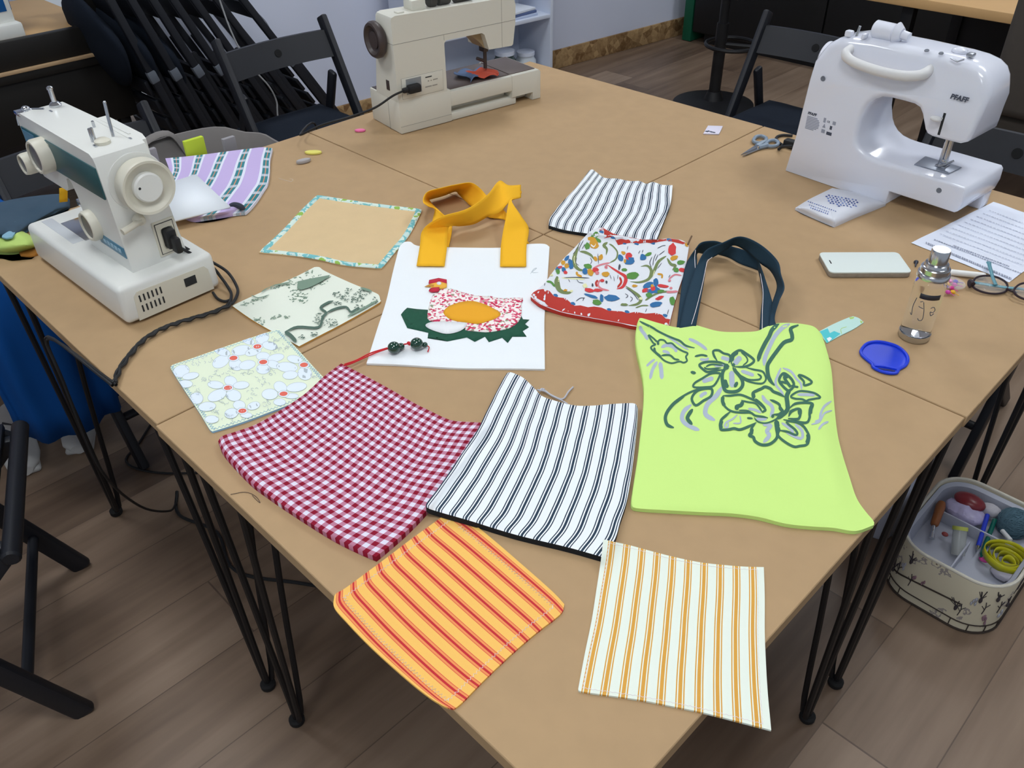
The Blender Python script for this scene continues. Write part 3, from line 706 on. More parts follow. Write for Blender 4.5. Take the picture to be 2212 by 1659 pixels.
for x, y, rx, ry, an, m_ in ((890, 180, 60, 38, -0.6, GRN), (930, 240, 50, 22, 0.5, GRN), (790, 320, 36, 46, 0.3, GRN), (860, 240, 70, 40, 0.2, GLD), (880, 300, 62, 60, 0.3, GLD), (870, 295, 36, 40, 0.4, 0), (830, 250, 30, 22, 0, 0),
                          (900, 490, 24, 34, -0.3, GLD), (970, 470, 28, 40, 0.4, GLD), (520, 480, 40, 26, -0.8, BLU), (570, 560, 36, 70, -0.2, BLU), (470, 540, 34, 30, 0, GLD), (520, 580, 30, 34, 0.3, GLD), (400, 620, 40, 24, -0.5, BLU), (430, 600, 30, 18, 0, BRD), (480, 640, 26, 40, -0.4, BLU), (500, 670, 26, 24, 0, BRD), (400, 660, 26, 34, -0.3, GRN),
                          (1230, 480, 36, 48, -0.5, BLU), (1350, 520, 70, 46, -0.3, BLU), (1340, 460, 44, 52, 0.3, BRD), (1270, 410, 34, 22, 0.3, GLD), (1290, 520, 16, 30, 0, GLD), (1530, 470, 42, 44, 0.3, BLU), (1600, 430, 50, 20, -0.3, GRN),
                          (1920, 370, 52, 84, 0.1, BRD), (1940, 480, 56, 30, -0.3, GLD), (2030, 540, 56, 30, -0.2, GRN), (1970, 640, 34, 34, 0.5, GRN), (2050, 640, 44, 26, 0.3, BRD), (1390, 715, 82, 48, -0.1, GRN), (1280, 635, 34, 22, 0, GRN),
                          (1600, 840, 80, 40, -0.5, BLU), (1700, 800, 34, 60, 0, BLU), (1700, 900, 50, 44, 0.3, BLU), (1640, 920, 60, 34, 0, BLU), (1560, 910, 50, 26, -0.3, BRD), (1790, 850, 76, 22, 0.15, BRD), (1660, 885, 32, 34, 0, BRD), (1650, 850, 20, 20, 0, GLD), (1610, 970, 40, 34, 0.3, GRN), (1760, 920, 50, 20, -0.2, GRN), (1420, 850, 36, 18, 0, GLD),
                          (800, 590, 60, 34, 0.2, GRN), (760, 660, 36, 44, 0.3, BLU), (830, 670, 44, 46, 0, GLD), (900, 640, 40, 34, 0, BRD), (920, 680, 26, 26, 0, PNK), (1035, 695, 52, 34, -0.1, GLD), (990, 780, 26, 22, 0, BRD), (1045, 800, 14, 20, 0, CHA), (860, 840, 14, 22, 0, CHA),
                          (820, 910, 64, 28, 0.2, BRD), (930, 910, 60, 22, 0, BRD), (840, 985, 90, 20, 0.3, BLU), (980, 1010, 26, 50, 0, BLU), (1120, 1010, 100, 44, 0.1, BLU), (920, 1070, 64, 34, 0.2, GRN), (1700, 1095, 84, 34, -0.2, BLU), (1750, 1010, 60, 22, -0.4, BRD), (1920, 1050, 38, 60, -0.2, GRN), (1880, 780, 20, 16, 0, PNK), (1900, 880, 18, 16, 0, PNK), (760, 850, 30, 30, 0, PAL), (2110, 300, 26, 34, -0.3, GLD), (500, 910, 26, 16, 0, GLD), (1500, 1020, 24, 18, 0, PAL), (1280, 1100, 50, 18, 0, OLV), (580, 920, 20, 14, 0, PAL), (300, 700, 40, 20, 0.3, PAL), (1220, 590, 14, 24, 0, CHA)):
    a.blob(c6([(x, y)])[0], rx*SR, ry*SR, an, m_, 12, 0.16)
for x, y in ((240, 910), (270, 940), (490, 1015), (510, 1030), (1190, 1180), (1430, 1200), (1460, 1200), (1700, 1215), (1730, 1218), (1370, 262), (1540, 262), (1390, 265), (1560, 258)):
    a.blob(c6([(x, y)])[0], 1.1, 3.0, 0.2, 0, 6)
rp = root_at(a, 'drawstring_pouch', 'white drawstring pouch with red border and folk flowers in red blue and green', 'pouch')
a.build('pouch_body', [M_rw, Rm[0]] + Rm, rp)
q = MB(); q.tube([at(1486, 528, TZ+.010), at(1489, 521, TZ+.012), at(1494, 510, TZ+.012)], 0.0016, 6, 0, smooth=3); q.build('cord', mat('brown_cord', srgb(112, 88, 66), 0.9), rp, world=True)
B_rose = a.bvh
# ---------------------------------------------------------------- red gingham pouch
t = NT('red_gingham', rough=0.92); uu, vv = t.uv()
GP = 0.0128
sa_ = t.math('LESS_THAN', t.math('FRACT', t.math('DIVIDE', uu, GP)), 0.5); sb_ = t.math('LESS_THAN', t.math('FRACT', t.math('DIVIDE', vv, GP)), 0.5)
sm = t.math('ADD', sa_, sb_)
M_ging = t.out(t.ramp(t.math('MULTIPLY', sm, 0.5), [(0.0, srgb(226, 222, 238)), (0.3, srgb(190, 128, 152)), (0.8, srgb(140, 22, 48))]))
t.bump(t.noise(t.u, 1500, 2), 0.3, 0.0008)
def gw(x, y, W, H):
    return 0.0030*nz(x*9, y*30, 11) + 0.0016*math.sin((y*1.0 + x*0.35)*150)*0.7*nz(x*12+3, y*6) + 0.002*nz(x*22, y*16, 8)
a = Cloth([(737, 785), (784, 809), (838, 838), (892, 869), (932, 889), (972, 907), (1005, 911), (1040, 913), (1059, 917)], [(1059, 917), (1030, 955), (1000, 1000), (960, 1050), (925, 1098), (880, 1145), (840, 1180), (812, 1203)],
          [(471, 953), (484, 980), (538, 1038), (580, 1070), (625, 1101), (711, 1155), (770, 1185), (812, 1203)], [(737, 785), (701, 812), (657, 852), (600, 890), (552, 917), (510, 932), (480, 942), (471, 953)],
          0.0085, 0.013, 80, 80, under=[B_floral], rad=0.010, wr=gw, uvw=lambda x, y, W, H: (x + 0.0012*nz(x*25, y*25), y + 0.0012*nz(x*25+9, y*25)))
rg_ = root_at(a, 'drawstring_pouch', 'large red and white gingham drawstring pouch with a beaded red cord', 'pouch')
a.build('pouch_body', [M_ging], rg_)
B_ging = a.bvh
M_red = mat('red_cord', srgb(206, 36, 44), 0.7)
M_bead = mat('dark_green_glass_bead', srgb(16, 62, 48), 0.12, spec=0.7, coat=0.6)
q = MB(); cpt = lambda u, v, z: at(u, v, TZ + z)
pA = [cpt(742, 790, .010), cpt(757, 786, .009), cpt(780, 776, .008), cpt(812, 762, .010), cpt(842, 752, .014), cpt(884, 742, .013), cpt(920, 746, .010)]
pB = [cpt(744, 787, .010), cpt(770, 778, .008), cpt(800, 763, .009), cpt(842, 750, .014)]
q.tube(pA, 0.0011, 6, 0, smooth=4); q.tube(pB, 0.0011, 6, 0, smooth=4)
q.tube([cpt(920, 746, .010), cpt(927, 750, .008), cpt(924, 760, .007)], 0.0008, 6, 0, smooth=4)
kn = cpt(884, 742, .013); q.sphere(kn, 0.0034, 0, 10, (1.4, 0.9, 0.9)); q.sphere(kn+Vector((.003, .003, .001)), 0.0025, 0, 8)
cord = q.build('red_cord', M_red, rg_, world=True)
for u, v, rr in ((851, 751, .0100), (866, 748.5, .0058), (900, 742.5, .0100), (917.5, 745, .0046)):
    p = at(u, v, TZ + 0.0065 + rr); b2 = MB(); b2.sphere((0, 0, 0), rr, 0, 20, (1, 1, 0.95)); o = b2.build('green_bead', M_bead, cord, angle=180)
    o.location = wm(cord).inverted() @ p
# ---------------------------------------------------------------- orange striped coaster
M_or = None
a = Cloth([(722, 1288), (727, 1281), (745, 1271), (790, 1238), (836, 1204), (890, 1163), (944, 1124), (978, 1097)], [(978, 1097), (1034, 1140), (1080, 1178), (1125, 1217), (1165, 1252), (1200, 1284), (1219, 1305)],
          [(958, 1525), (971, 1529), (989, 1526), (1045, 1470), (1107, 1411), (1160, 1366), (1211, 1326), (1219, 1305)], [(722, 1288), (722, 1312), (750, 1345), (790, 1387), (836, 1430), (890, 1477), (930, 1508), (958, 1525)],
          0.0028, 0.0034, 50, 50, under=[B_ging], wr=lambda x, y, W, H: 0.0008*nz(x*10, y*10, 2))
YO = srgb(246, 194, 104); RD = srgb(222, 100, 74); SAL = srgb(238, 150, 92); CRM = srgb(198, 52, 58)
M_or = stripe_mat('orange_red_stripe', a.W/10.0, [(0.0, YO), (0.27, RD), (0.315, SAL), (0.43, CRM), (0.57, SAL), (0.685, RD), (0.73, YO)], 0, 0.02)
for k, fr in ((0, (0.0, 1)), (2, (0, 1)), (1, (0.1, 1)), (3, (0, 1))): a.zigzag(0.013, k, 0.004 if k in (1, 3) else 0.0024, 0.0022, 0.00035, 2, frac=fr)
side(a.build('coaster', [M_or, M_or, M_stitch]), 'c', 'orange coaster with red stripes and white zigzag stitching hanging over the table edge', 'coaster')
B_or = a.bvh
# ---------------------------------------------------------------- cream and amber striped coaster comes after the striped pouch
q2 = dict(top=[(1095, 806), (1103, 804), (1119, 810), (1133, 818), (1154, 838), (1172, 856), (1208, 868), (1245, 876), (1282, 876), (1317, 873), (1352, 871), (1372, 872), (1378, 882)], right=[(1378, 882), (1376, 925), (1366, 1010), (1355, 1077), (1340, 1125), (1328, 1165), (1300, 1203)],
          bottom=[(920, 1094), (935, 1102), (1016, 1126), (1075, 1145), (1130, 1161), (1220, 1183), (1270, 1197), (1300, 1206)], left=[(1095, 806), (1085, 822), (1066, 859), (1048, 895), (1030, 931), (986, 997), (947, 1054), (922, 1086), (920, 1094)])
a = Cloth(q2['top'], q2['right'], q2['bottom'], q2['left'], 0.009, 0.012, 80, 70, under=[B_ging, B_or], rad=0.010,
          wr=lambda x, y, W, H: 0.0012*nz(x*12, y*9, 6) + 0.0018*nz(x*30, y*6, 9)*(1-y/H)**3, uvw=lambda x, y, W, H: (x + 0.0008*nz(x*20, y*30), y))
M_t2 = stripe_mat('navy_ticking_large', a.W/12.35, TICK, 0, 0.47)
rt = root_at(a, 'drawstring_pouch', 'navy and white striped drawstring pouch overlapping the red gingham pouch', 'pouch', 'striped ticking pouches')
a.build('pouch_body', [M_t2, M_navy2], rt)
B_tick2 = a.bvh
q = MB()
q.tube([cpt(1160, 842, .008), cpt(1176, 845, .005), cpt(1192, 855, .005), cpt(1215, 866, .008), cpt(1226, 873, .009)], 0.0011, 6, 0, smooth=4)
q.tube([cpt(1166, 845, .006), cpt(1172, 840, .004), cpt(1190, 853, .003), cpt(1215, 862, .003), cpt(1228, 846, .003), cpt(1238, 836, .003)], 0.0013, 6, 0, smooth=4)
q.sphere(cpt(1174, 842, .005), 0.0024, 0, 8)
q.build('cord', mat('silver_grey_cord', srgb(188, 190, 200), 0.6), rt, world=True)
a = Cloth([(1303, 1165), (1330, 1171), (1365, 1179), (1420, 1194), (1469, 1206), (1515, 1215), (1559, 1220), (1610, 1224), (1650, 1225)], [(1650, 1225), (1652, 1290), (1652, 1366), (1655, 1440), (1659, 1502), (1666, 1577)],
          [(1249, 1488), (1258, 1494), (1378, 1511), (1450, 1525), (1514, 1538), (1590, 1557), (1666, 1577)], [(1303, 1165), (1298, 1210), (1288, 1276), (1278, 1340), (1265, 1403), (1256, 1450), (1249, 1488)],
          0.0028, 0.0034, 50, 50, under=[B_tick2], wr=lambda x, y, W, H: 0.0008*nz(x*10, y*10, 12))
CR_ = srgb(232, 240, 228); AM = srgb(220, 164, 74)
M_cr = stripe_mat('cream_amber_stripe', a.W/10.3, [(0.0, CR_), (0.25, AM), (0.32, CR_), (0.385, AM), (0.59, CR_), (0.655, AM), (0.725, CR_)], 0, -0.10)
for k in range(4): a.zigzag(0.006, k, 0.001, 0.0024, 0.00028, 2)
side(a.build('coaster', [M_cr, M_cr, M_stitch]), 'c', 'cream coaster with amber stripes at the table corner', 'coaster')
# ---------------------------------------------------------------- lime tote
M_lime = mat('lime_jersey', srgb(206, 240, 138), 0.92, noise=0.015, nscale=8, bump=0.1, bscale=1200, spec=0.2)
M_lg = mat('bottle_green_print', srgb(62, 108, 90), 0.9); M_sv = mat('silver_print', srgb(172, 184, 200), 0.55)
def limew(x, y, W, H):
    k = 0.0022*nz(x*6, y*6, 3)
    k += 0.005*math.exp(-(((x-W*0.90) - (y-H*0.55)*0.02)/0.018)**2)*math.exp(-((y-H*0.55)/0.14)**2)
    k += 0.0025*math.exp(-((y-0.10-0.25*x)/0.012)**2)*math.exp(-((x-0.05)/0.08)**2)
    k += 0.003*math.exp(-((x - W*0.72)/0.05)**2)*math.exp(-(y/0.025)**2) - 0.002*math.exp(-((y-0.03)/0.012)**2)*math.exp(-((x-W*.45)/0.08)**2)
    k += 0.003*nz(x*14+2, y*14)*math.exp(-((x-W)/0.06)**2-((y-H)/0.09)**2)*1.6
    return k
a = Cloth([(1376, 700), (1380, 690), (1386, 687), (1420, 697), (1461, 707), (1480, 705), (1500, 702), (1520, 707), (1545, 714), (1570, 717), (1605, 717), (1635, 715), (1655, 706), (1680, 698), (1715, 698), (1747, 702), (1762, 708), (1775, 722)],
          [(1775, 722), (1786, 757), (1796, 798), (1801, 860), (1808, 929), (1818, 975), (1835, 1030), (1850, 1075), (1870, 1105), (1887, 1125), (1888, 1134)],
          [(1363, 1080), (1364, 1092), (1378, 1098), (1440, 1102), (1512, 1106), (1580, 1109), (1640, 1117), (1696, 1131), (1750, 1137), (1800, 1140), (1848, 1147), (1888, 1134)],
          [(1376, 700), (1372, 730), (1376, 766), (1384, 800), (1390, 840), (1389, 880), (1384, 930), (1377, 990), (1370, 1035), (1363, 1080)],
          0.006, 0.009, 90, 90, under=[B_rose], rad=0.013, wr=limew)
lt = root_at(a, 'tote_bag', 'lime green tote bag with printed dark green flowers and navy handles', 'bag')
s2 = 280/2212; l2 = lambda L: Z(1360, 680, s2, L); l4 = lambda L: Z(1540, 690, s2, L); l5 = lambda L: Z(1540, 830, s2, L); s3 = 200/2074; l3 = lambda L: Z(1420, 780, s3, L)
GREY = [(l2, [(180, 190), (200, 260), (260, 340), (310, 430)], 60), (l2, [(1010, 410), (1120, 460), (1220, 520), (1320, 600)], 55), (l2, [(400, 230), (560, 320), (720, 420), (900, 540), (1010, 600)], 32),
        (l2, [(540, 560), (640, 520), (760, 560), (800, 640)], 60), (l2, [(560, 620), (640, 640), (680, 680)], 50), (l2, [(430, 760), (350, 820), (290, 880)], 40), (l2, [(470, 800), (390, 940), (350, 1100)], 55), (l2, [(520, 810), (540, 950), (550, 1100)], 70),
        (l2, [(1200, 760), (1300, 770), (1350, 740)], 45), (l2, [(1740, 960), (1745, 1100), (1750, 1240)], 90), (l2, [(1560, 730), (1640, 750), (1700, 770)], 65), (l2, [(1790, 850), (1840, 780), (1900, 720)], 90), (l4, [(480, 880), (600, 920), (700, 960)], 60), (l2, [(1450, 880), (1640, 860)], 40),
        (l2, [(1240, 1140), (1340, 1110), (1430, 1080)], 75), (l2, [(1200, 1410), (1250, 1360), (1320, 1330)], 60), (l3, [(760, 980), (600, 1120), (550, 1280), (620, 1400), (800, 1500), (940, 1550)], 95), (l3, [(1450, 580), (1320, 780), (1130, 960), (1070, 1140), (1120, 1240), (1290, 1330)], 105),
        (l4, [(1310, 80), (1180, 150), (1050, 300), (960, 480), (890, 650), (870, 790)], 70), (l4, [(1160, 830), (1110, 950), (1070, 1050), (1080, 1130), (1150, 1210), (1210, 1300)], 42), (l4, [(1190, 830), (1330, 890), (1420, 1010), (1500, 1100), (1510, 1200)], 38),
        (l5, [(1440, 180), (1600, 180), (1740, 190)], 50), (l5, [(840, 190), (890, 280), (990, 360), (1020, 440), (980, 560)], 60), (l5, [(600, 420), (720, 440), (820, 490)], 45), (l5, [(740, 590), (830, 605), (920, 590)], 50), (l5, [(850, 690), (930, 700), (1000, 690)], 50), (l5, [(1010, 700), (920, 800), (960, 880), (860, 1000)], 70),
        (l5, [(1170, 660), (1300, 750), (1380, 830)], 45), (l5, [(1400, 680), (1520, 800), (1500, 930), (1250, 830)], 50), (l5, [(420, 520), (330, 600), (230, 650), (200, 720), (250, 740), (260, 640)], 30), (l5, [(460, 540), (470, 660), (340, 670)], 25),
        (l5, [(2020, 290), (1900, 380), (1840, 500), (1820, 610), (1740, 640)], 42), (l5, [(2030, 450), (1900, 500), (1820, 640), (1680, 690)], 32), (l5, [(1970, 640), (1870, 690), (1800, 780)], 38)]
DARK = [(l2, [(170, 110), (240, 150), (390, 220), (480, 280), (640, 360), (760, 410), (860, 450), (960, 530), (1110, 570)], 36, 0), (l2, [(320, 350), (400, 400), (470, 460), (520, 430), (590, 440), (640, 490), (720, 490), (800, 560), (900, 620), (990, 660), (960, 720), (980, 790), (920, 820), (850, 800), (720, 830), (600, 790), (520, 720), (450, 660), (370, 580), (380, 540), (440, 510), (400, 480)], 30, 1),
        (l2, [(540, 700), (620, 690), (700, 700), (770, 760), (850, 770)], 34, 0), (l2, [(480, 450), (490, 520)], 40, 0), (l2, [(420, 560), (440, 640), (540, 720)], 40, 0), (l2, [(1110, 715), (1230, 690), (1330, 710)], 35, 0), (l2, [(1040, 980), (1130, 1000)], 50, 0),
        (l2, [(1500, 800), (1440, 700), (1430, 620), (1520, 610), (1600, 660), (1700, 690), (1720, 760), (1690, 830)], 38, 0), (l2, [(1740, 850), (1730, 740), (1780, 660), (1880, 610), (1980, 660), (2120, 770), (2080, 840), (1960, 890), (1780, 890)], 42, 0), (l2, [(1900, 640), (1990, 720), (2010, 800), (1930, 870)], 25, 0), (l2, [(1740, 800), (1760, 700), (1850, 630)], 75, 0),
        (l2, [(1680, 860), (1500, 810), (1300, 810), (1190, 860), (1260, 940), (1330, 980), (1450, 960), (1600, 940)], 40, 0), (l2, [(1300, 890), (1400, 850), (1600, 870)], 30, 0), (l2, [(1270, 900), (1340, 930), (1560, 910)], 30, 0), (l2, [(1660, 840), (1640, 940)], 90, 0),
        (l4, [(380, 830), (450, 960), (600, 1060), (820, 1100), (900, 1040), (890, 960), (840, 890), (700, 860), (550, 820)], 32, 0), (l4, [(440, 940), (600, 1030), (780, 1030), (820, 980), (760, 930)], 32, 0),
        (l2, [(1700, 880), (1600, 960), (1580, 1100), (1620, 1280), (1720, 1320), (1850, 1300), (1930, 1200), (1900, 1080), (1800, 960), (1760, 900)], 58, 0), (l2, [(1620, 1110), (1640, 1180), (1670, 1250)], 70, 0), (l2, [(1840, 1150), (1790, 1240)], 58, 0), (l2, [(1790, 880), (1750, 840)], 60, 0),
        (l2, [(1540, 1040), (1520, 1000), (1380, 1010), (1240, 1090), (1110, 1170), (1100, 1240), (1300, 1240), (1440, 1210)], 36, 1), (l2, [(1400, 1270), (1250, 1270), (1130, 1320), (1060, 1440), (1130, 1550), (1260, 1470), (1390, 1390)], 44, 1), (l2, [(1340, 1250), (1100, 1300), (900, 1400), (740, 1520), (640, 1650)], 36, 0),
        (l3, [(600, 800), (400, 930), (270, 1070), (195, 1200), (180, 1320), (230, 1440), (370, 1500)], 75, 0), (l3, [(790, 1080), (690, 1230), (680, 1310), (780, 1430)], 85, 0),
        (l4, [(1130, 70), (1010, 180), (960, 290), (880, 430), (800, 600), (770, 720)], 70, 0), (l4, [(1460, 100), (1330, 160), (1350, 270), (1340, 350), (1210, 400), (1080, 560), (980, 700), (930, 800), (940, 950), (980, 1050), (1050, 1130)], 66, 0),
        (l4, [(1170, 950), (1230, 930), (1330, 1010), (1380, 1100), (1360, 1170), (1290, 1220), (1200, 1150), (1130, 1050)], 45, 1), (l4, [(1200, 980), (1290, 1110), (1330, 1160)], 50, 0), (l4, [(1150, 1060), (1280, 1100)], 40, 0), (l4, [(1340, 1130), (1400, 1150), (1460, 1160)], 35, 0), (l4, [(1200, 950), (1280, 1000)], 60, 0),
        (l4, [(1460, 960), (1540, 970), (1660, 1040), (1680, 1090), (1560, 1130), (1550, 1060)], 38, 1), (l5, [(1330, 80), (1260, 200), (1270, 330), (1270, 440), (1180, 530), (1080, 600)], 75, 0), (l5, [(1330, 210), (1450, 130), (1580, 125), (1740, 160), (1830, 230), (1750, 250), (1640, 270), (1590, 290), (1520, 260), (1400, 250)], 34, 1),
        (l5, [(170, 200), (300, 200), (470, 185), (640, 250), (760, 310), (890, 430), (880, 480)], 38, 0), (l5, [(170, 200), (160, 290), (220, 400), (330, 470), (500, 490), (640, 490), (720, 540), (850, 560), (940, 580)], 36, 0), (l5, [(170, 210), (165, 300), (200, 380)], 60, 0), (l5, [(480, 280), (600, 310), (720, 330), (790, 400), (840, 480)], 30, 0), (l5, [(510, 290), (480, 360), (400, 390), (430, 440)], 65, 0), (l5, [(440, 450), (600, 460), (700, 530)], 25, 0),
        (l5, [(700, 260), (680, 160), (760, 110), (830, 80), (890, 50), (980, 80), (1030, 130), (1130, 170), (1220, 220)], 50, 0), (l5, [(680, 150), (700, 250)], 65, 0), (l5, [(720, 250), (820, 330), (900, 420)], 28, 0), (l5, [(860, 450), (880, 480)], 80, 0), (l5, [(970, 270), (1050, 300), (1130, 350), (1150, 420), (1190, 460), (1120, 520), (1030, 520)], 42, 0), (l5, [(1130, 390), (1180, 460)], 60, 0), (l5, [(1030, 520), (1010, 580)], 50, 0), (l5, [(700, 570), (760, 640), (880, 670), (1000, 640), (1120, 570), (1230, 480), (1260, 400)], 26, 0),
        (l5, [(300, 470), (220, 540), (140, 620), (130, 720), (140, 780), (260, 780), (360, 760), (460, 780), (600, 730), (740, 660)], 46, 0), (l5, [(150, 620), (130, 700), (140, 770)], 65, 0), (l5, [(580, 580), (680, 590)], 32, 0), (l5, [(720, 680), (660, 760), (650, 830), (620, 880), (690, 910), (720, 980), (830, 1040), (960, 1030), (1060, 960), (1100, 880), (1080, 760), (1050, 650)], 50, 0), (l5, [(670, 750), (650, 880)], 60, 0),
        (l5, [(1080, 600), (1090, 700), (1130, 780), (1110, 880), (1230, 990), (1380, 1070), (1480, 1060), (1610, 1030), (1640, 900), (1600, 800), (1540, 720), (1440, 660), (1250, 640)], 42, 0), (l5, [(1620, 850), (1630, 930), (1600, 1020)], 68, 0), (l5, [(1080, 620), (1100, 760)], 85, 0), (l5, [(1140, 790), (1280, 820), (1400, 870), (1440, 850), (1400, 780), (1300, 700), (1240, 650)], 38, 0),
        (l5, [(1300, 420), (1400, 340), (1560, 320), (1700, 340), (1680, 430), (1650, 500), (1650, 580), (1600, 660), (1450, 650), (1200, 610)], 42, 0), (l5, [(1700, 350), (1670, 430), (1660, 520)], 66, 0), (l5, [(1290, 560), (1330, 480), (1420, 430), (1490, 440), (1490, 520), (1450, 600), (1280, 590)], 44, 0), (l5, [(1300, 480), (1400, 430)], 40, 0), (l5, [(1470, 440), (1490, 540)], 66, 0)]
for fn, P, w in GREY: a.stroke(fn(P), w*(s3 if fn is l3 else s2), 3)
for fn, P, w, c in DARK: a.stroke(fn(P), w*(s3 if fn is l3 else s2), 2, closed=bool(c))
a.build('bag_body', [M_lime, M_lime, M_lg, M_sv], lt)
B_lime = a.bvh
M_teal = mat('teal_navy_webbing', srgb(34, 58, 74), 0.85, bump=0.2, bscale=900, spec=0.3)
hz = lambda L: [tuple(Z(1440, 500, 280/2111, [p])[0] for p in pr) for pr in L]
q = MB()   # front handle: standing up, strands at left and right with a peak
ribbon(q, hz([((200, 1600, .006), (475, 1560, .006)), ((300, 1150, .010), (550, 1150, .012)), ((420, 750, .018), (625, 720, .022)), ((500, 540, .028), (655, 480, .030)), ((640, 310, .045), (740, 430, .030)), ((900, 190, .055), (950, 310, .034)),
              ((1200, 85, .060), (1090, 225, .036)), ((1520, 210, .058), (1270, 300, .030)), ((1800, 470, .052), (1530, 520, .026)), ((1860, 700, .045), (1700, 650, .022)), ((1915, 920, .040), (1800, 880, .018)), ((1830, 1130, .030), (1730, 1150, .018)), ((1760, 1380, .014), (1700, 1350, .012)), ((1790, 1560, .006), (1660, 1560, .006))]))
q.build('handle', M_teal, lt, world=True, solid=0.0014)
q = MB()   # back handle: lower loop behind
ribbon(q, hz([((160, 1600, .002), (420, 1580, .002)), ((210, 1150, .004), (430, 1150, .005)), ((260, 780, .008), (440, 760, .012)), ((330, 500, .014), (495, 540, .016)), ((470, 290, .030), (495, 360, .010)), ((570, 180, .036), (600, 360, .006)), ((760, 155, .036), (760, 360, .005)), ((900, 185, .034), (860, 380, .004)),
              ((1080, 250, .030), (1020, 430, .004)), ((1280, 310, .028), (1200, 530, .004)), ((1490, 440, .026), (1460, 625, .004)), ((1520, 540, .028), (1500, 660, .006)), ((1600, 760, .024), (1540, 850, .016)), ((1680, 1000, .018), (1560, 1050, .014)), ((1740, 1250, .010), (1535, 1300, .008)), ((1770, 1600, .003), (1510, 1640, .004))]))
q.build('handle', M_teal, lt, world=True, solid=0.0014)
q = MB()
for L in ([(405, 1510, .0075), (470, 1300, .011), (540, 1040, .0165), (600, 780, .0235), (640, 580, .0285), (670, 480, .0325), (740, 420, .0325)], [(470, 300, .031), (458, 420, .022), (465, 590, .0175)], [(1555, 1600, .006), (1560, 1300, .0095), (1572, 1000, .0155), (1545, 790, .019), (1515, 620, .0135)]):
    q.tube([at(*Z(1440, 500, 280/2111, [p])[0][:2], TZ+p[2]+0.0012) for p in L], 0.0005, 5, 0, smooth=4)
q.build('stitching', M_stitch, lt, world=True)
# ================================================================ SEWING MACHINES
XZ = Matrix(((1, 0, 0, 0), (0, 0, -1, 0), (0, 1, 0, 0), (0, 0, 0, 1)))      # prism drawn in x,z and extruded along y
def xz(mb, poly, y0, y1, bev=0.0, mi=0, seg=2, M=None): mb.prism(poly, -y1, -y0, bev, mi, (M or Matrix()) @ XZ, seg)
YZ = Matrix(((0, 0, 1, 0), (1, 0, 0, 0), (0, 1, 0, 0), (0, 0, 0, 1)))      # prism drawn in y,z and extruded along x
def yz(mb, poly, x0, x1, bev=0.0, mi=0, seg=2): mb.prism(poly, x0, x1, bev, mi, YZ, seg)
def axm(p, d):                    # matrix whose z axis points along d
    q = Vector(d).to_track_quat('Z', 'Y').to_matrix().to_4x4(); q.translation = Vector(p); return q
def loc_y(root, u, v, y):         # photo point on the local plane y = const of a thing
    M = wm(root); n = M.to_3x3() @ Vector((0, 1, 0)); o = M @ Vector((0, y, 0)); return M.inverted() @ hitplane(u, v, o, n)
def loc_x(root, u, v, x):
    M = wm(root); n = M.to_3x3() @ Vector((1, 0, 0)); o = M @ Vector((x, 0, 0)); return M.inverted() @ hitplane(u, v, o, n)
def loc_z(root, u, v, z): return wm(root).inverted() @ at(u, v, TZ + z)
M_chr = mat('chrome', srgb(200, 203, 208), 0.18, metal=1.0)
M_steel = mat('brushed_steel', srgb(170, 174, 182), 0.35, metal=0.9)
M_blkp = mat('black_plastic', srgb(26, 27, 30), 0.5)
M_ivory = mat('ivory_enamel', srgb(222, 223, 218), 0.32, noise=0.03, nscale=6, spec=0.5)
M_ivory2 = mat('aged_ivory_plastic', srgb(212, 208, 192), 0.4)
M_slot = mat('dark_slot', srgb(40, 42, 44), 0.8)
M_tealp = mat('teal_panel', srgb(34, 82, 86), 0.3, noise=0.2, nscale=14)
M_bluep = mat('steel_blue_label', srgb(74, 126, 152), 0.35)
M_glass = mat('smoked_dial_face', srgb(88, 96, 98), 0.2)
def SPLIT(q, name, m_, parent):      # every loose piece becomes a part of its own
    bm = q.bm; bm.verts.ensure_lookup_table(); seen = set(); groups = []
    for v in bm.verts:
        if v in seen: continue
        st = [v]; seen.add(v); g = []
        while st:
            w_ = st.pop(); g.append(w_)
            for e in w_.link_edges:
                o = e.other_vert(w_)
                if o not in seen: seen.add(o); st.append(o)
        groups.append(g)
    bb = [(Vector([min(v.co[i] for v in g) for i in range(3)]), Vector([max(v.co[i] for v in g) for i in range(3)])) for g in groups]
    par = list(range(len(groups)))
    def fd(i):
        while par[i] != i: i = par[i]
        return i
    for i in range(len(groups)):
        for j in range(i):
            if all(bb[i][0][k] <= bb[j][1][k] + .0012 and bb[j][0][k] <= bb[i][1][k] + .0012 for k in range(3)): par[fd(i)] = fd(j)
    out = {}
    for i, g in enumerate(groups): out.setdefault(fd(i), []).extend(g)
    for g in out.values():
        n = MB(); mp = {v: n.bm.verts.new(v.co) for v in g}
        for f in {f for v in g for f in v.link_faces}:
            nf = n.bm.faces.new([mp[v] for v in f.verts]); nf.material_index = f.material_index
        n.build(name, m_, parent)
    bm.free()
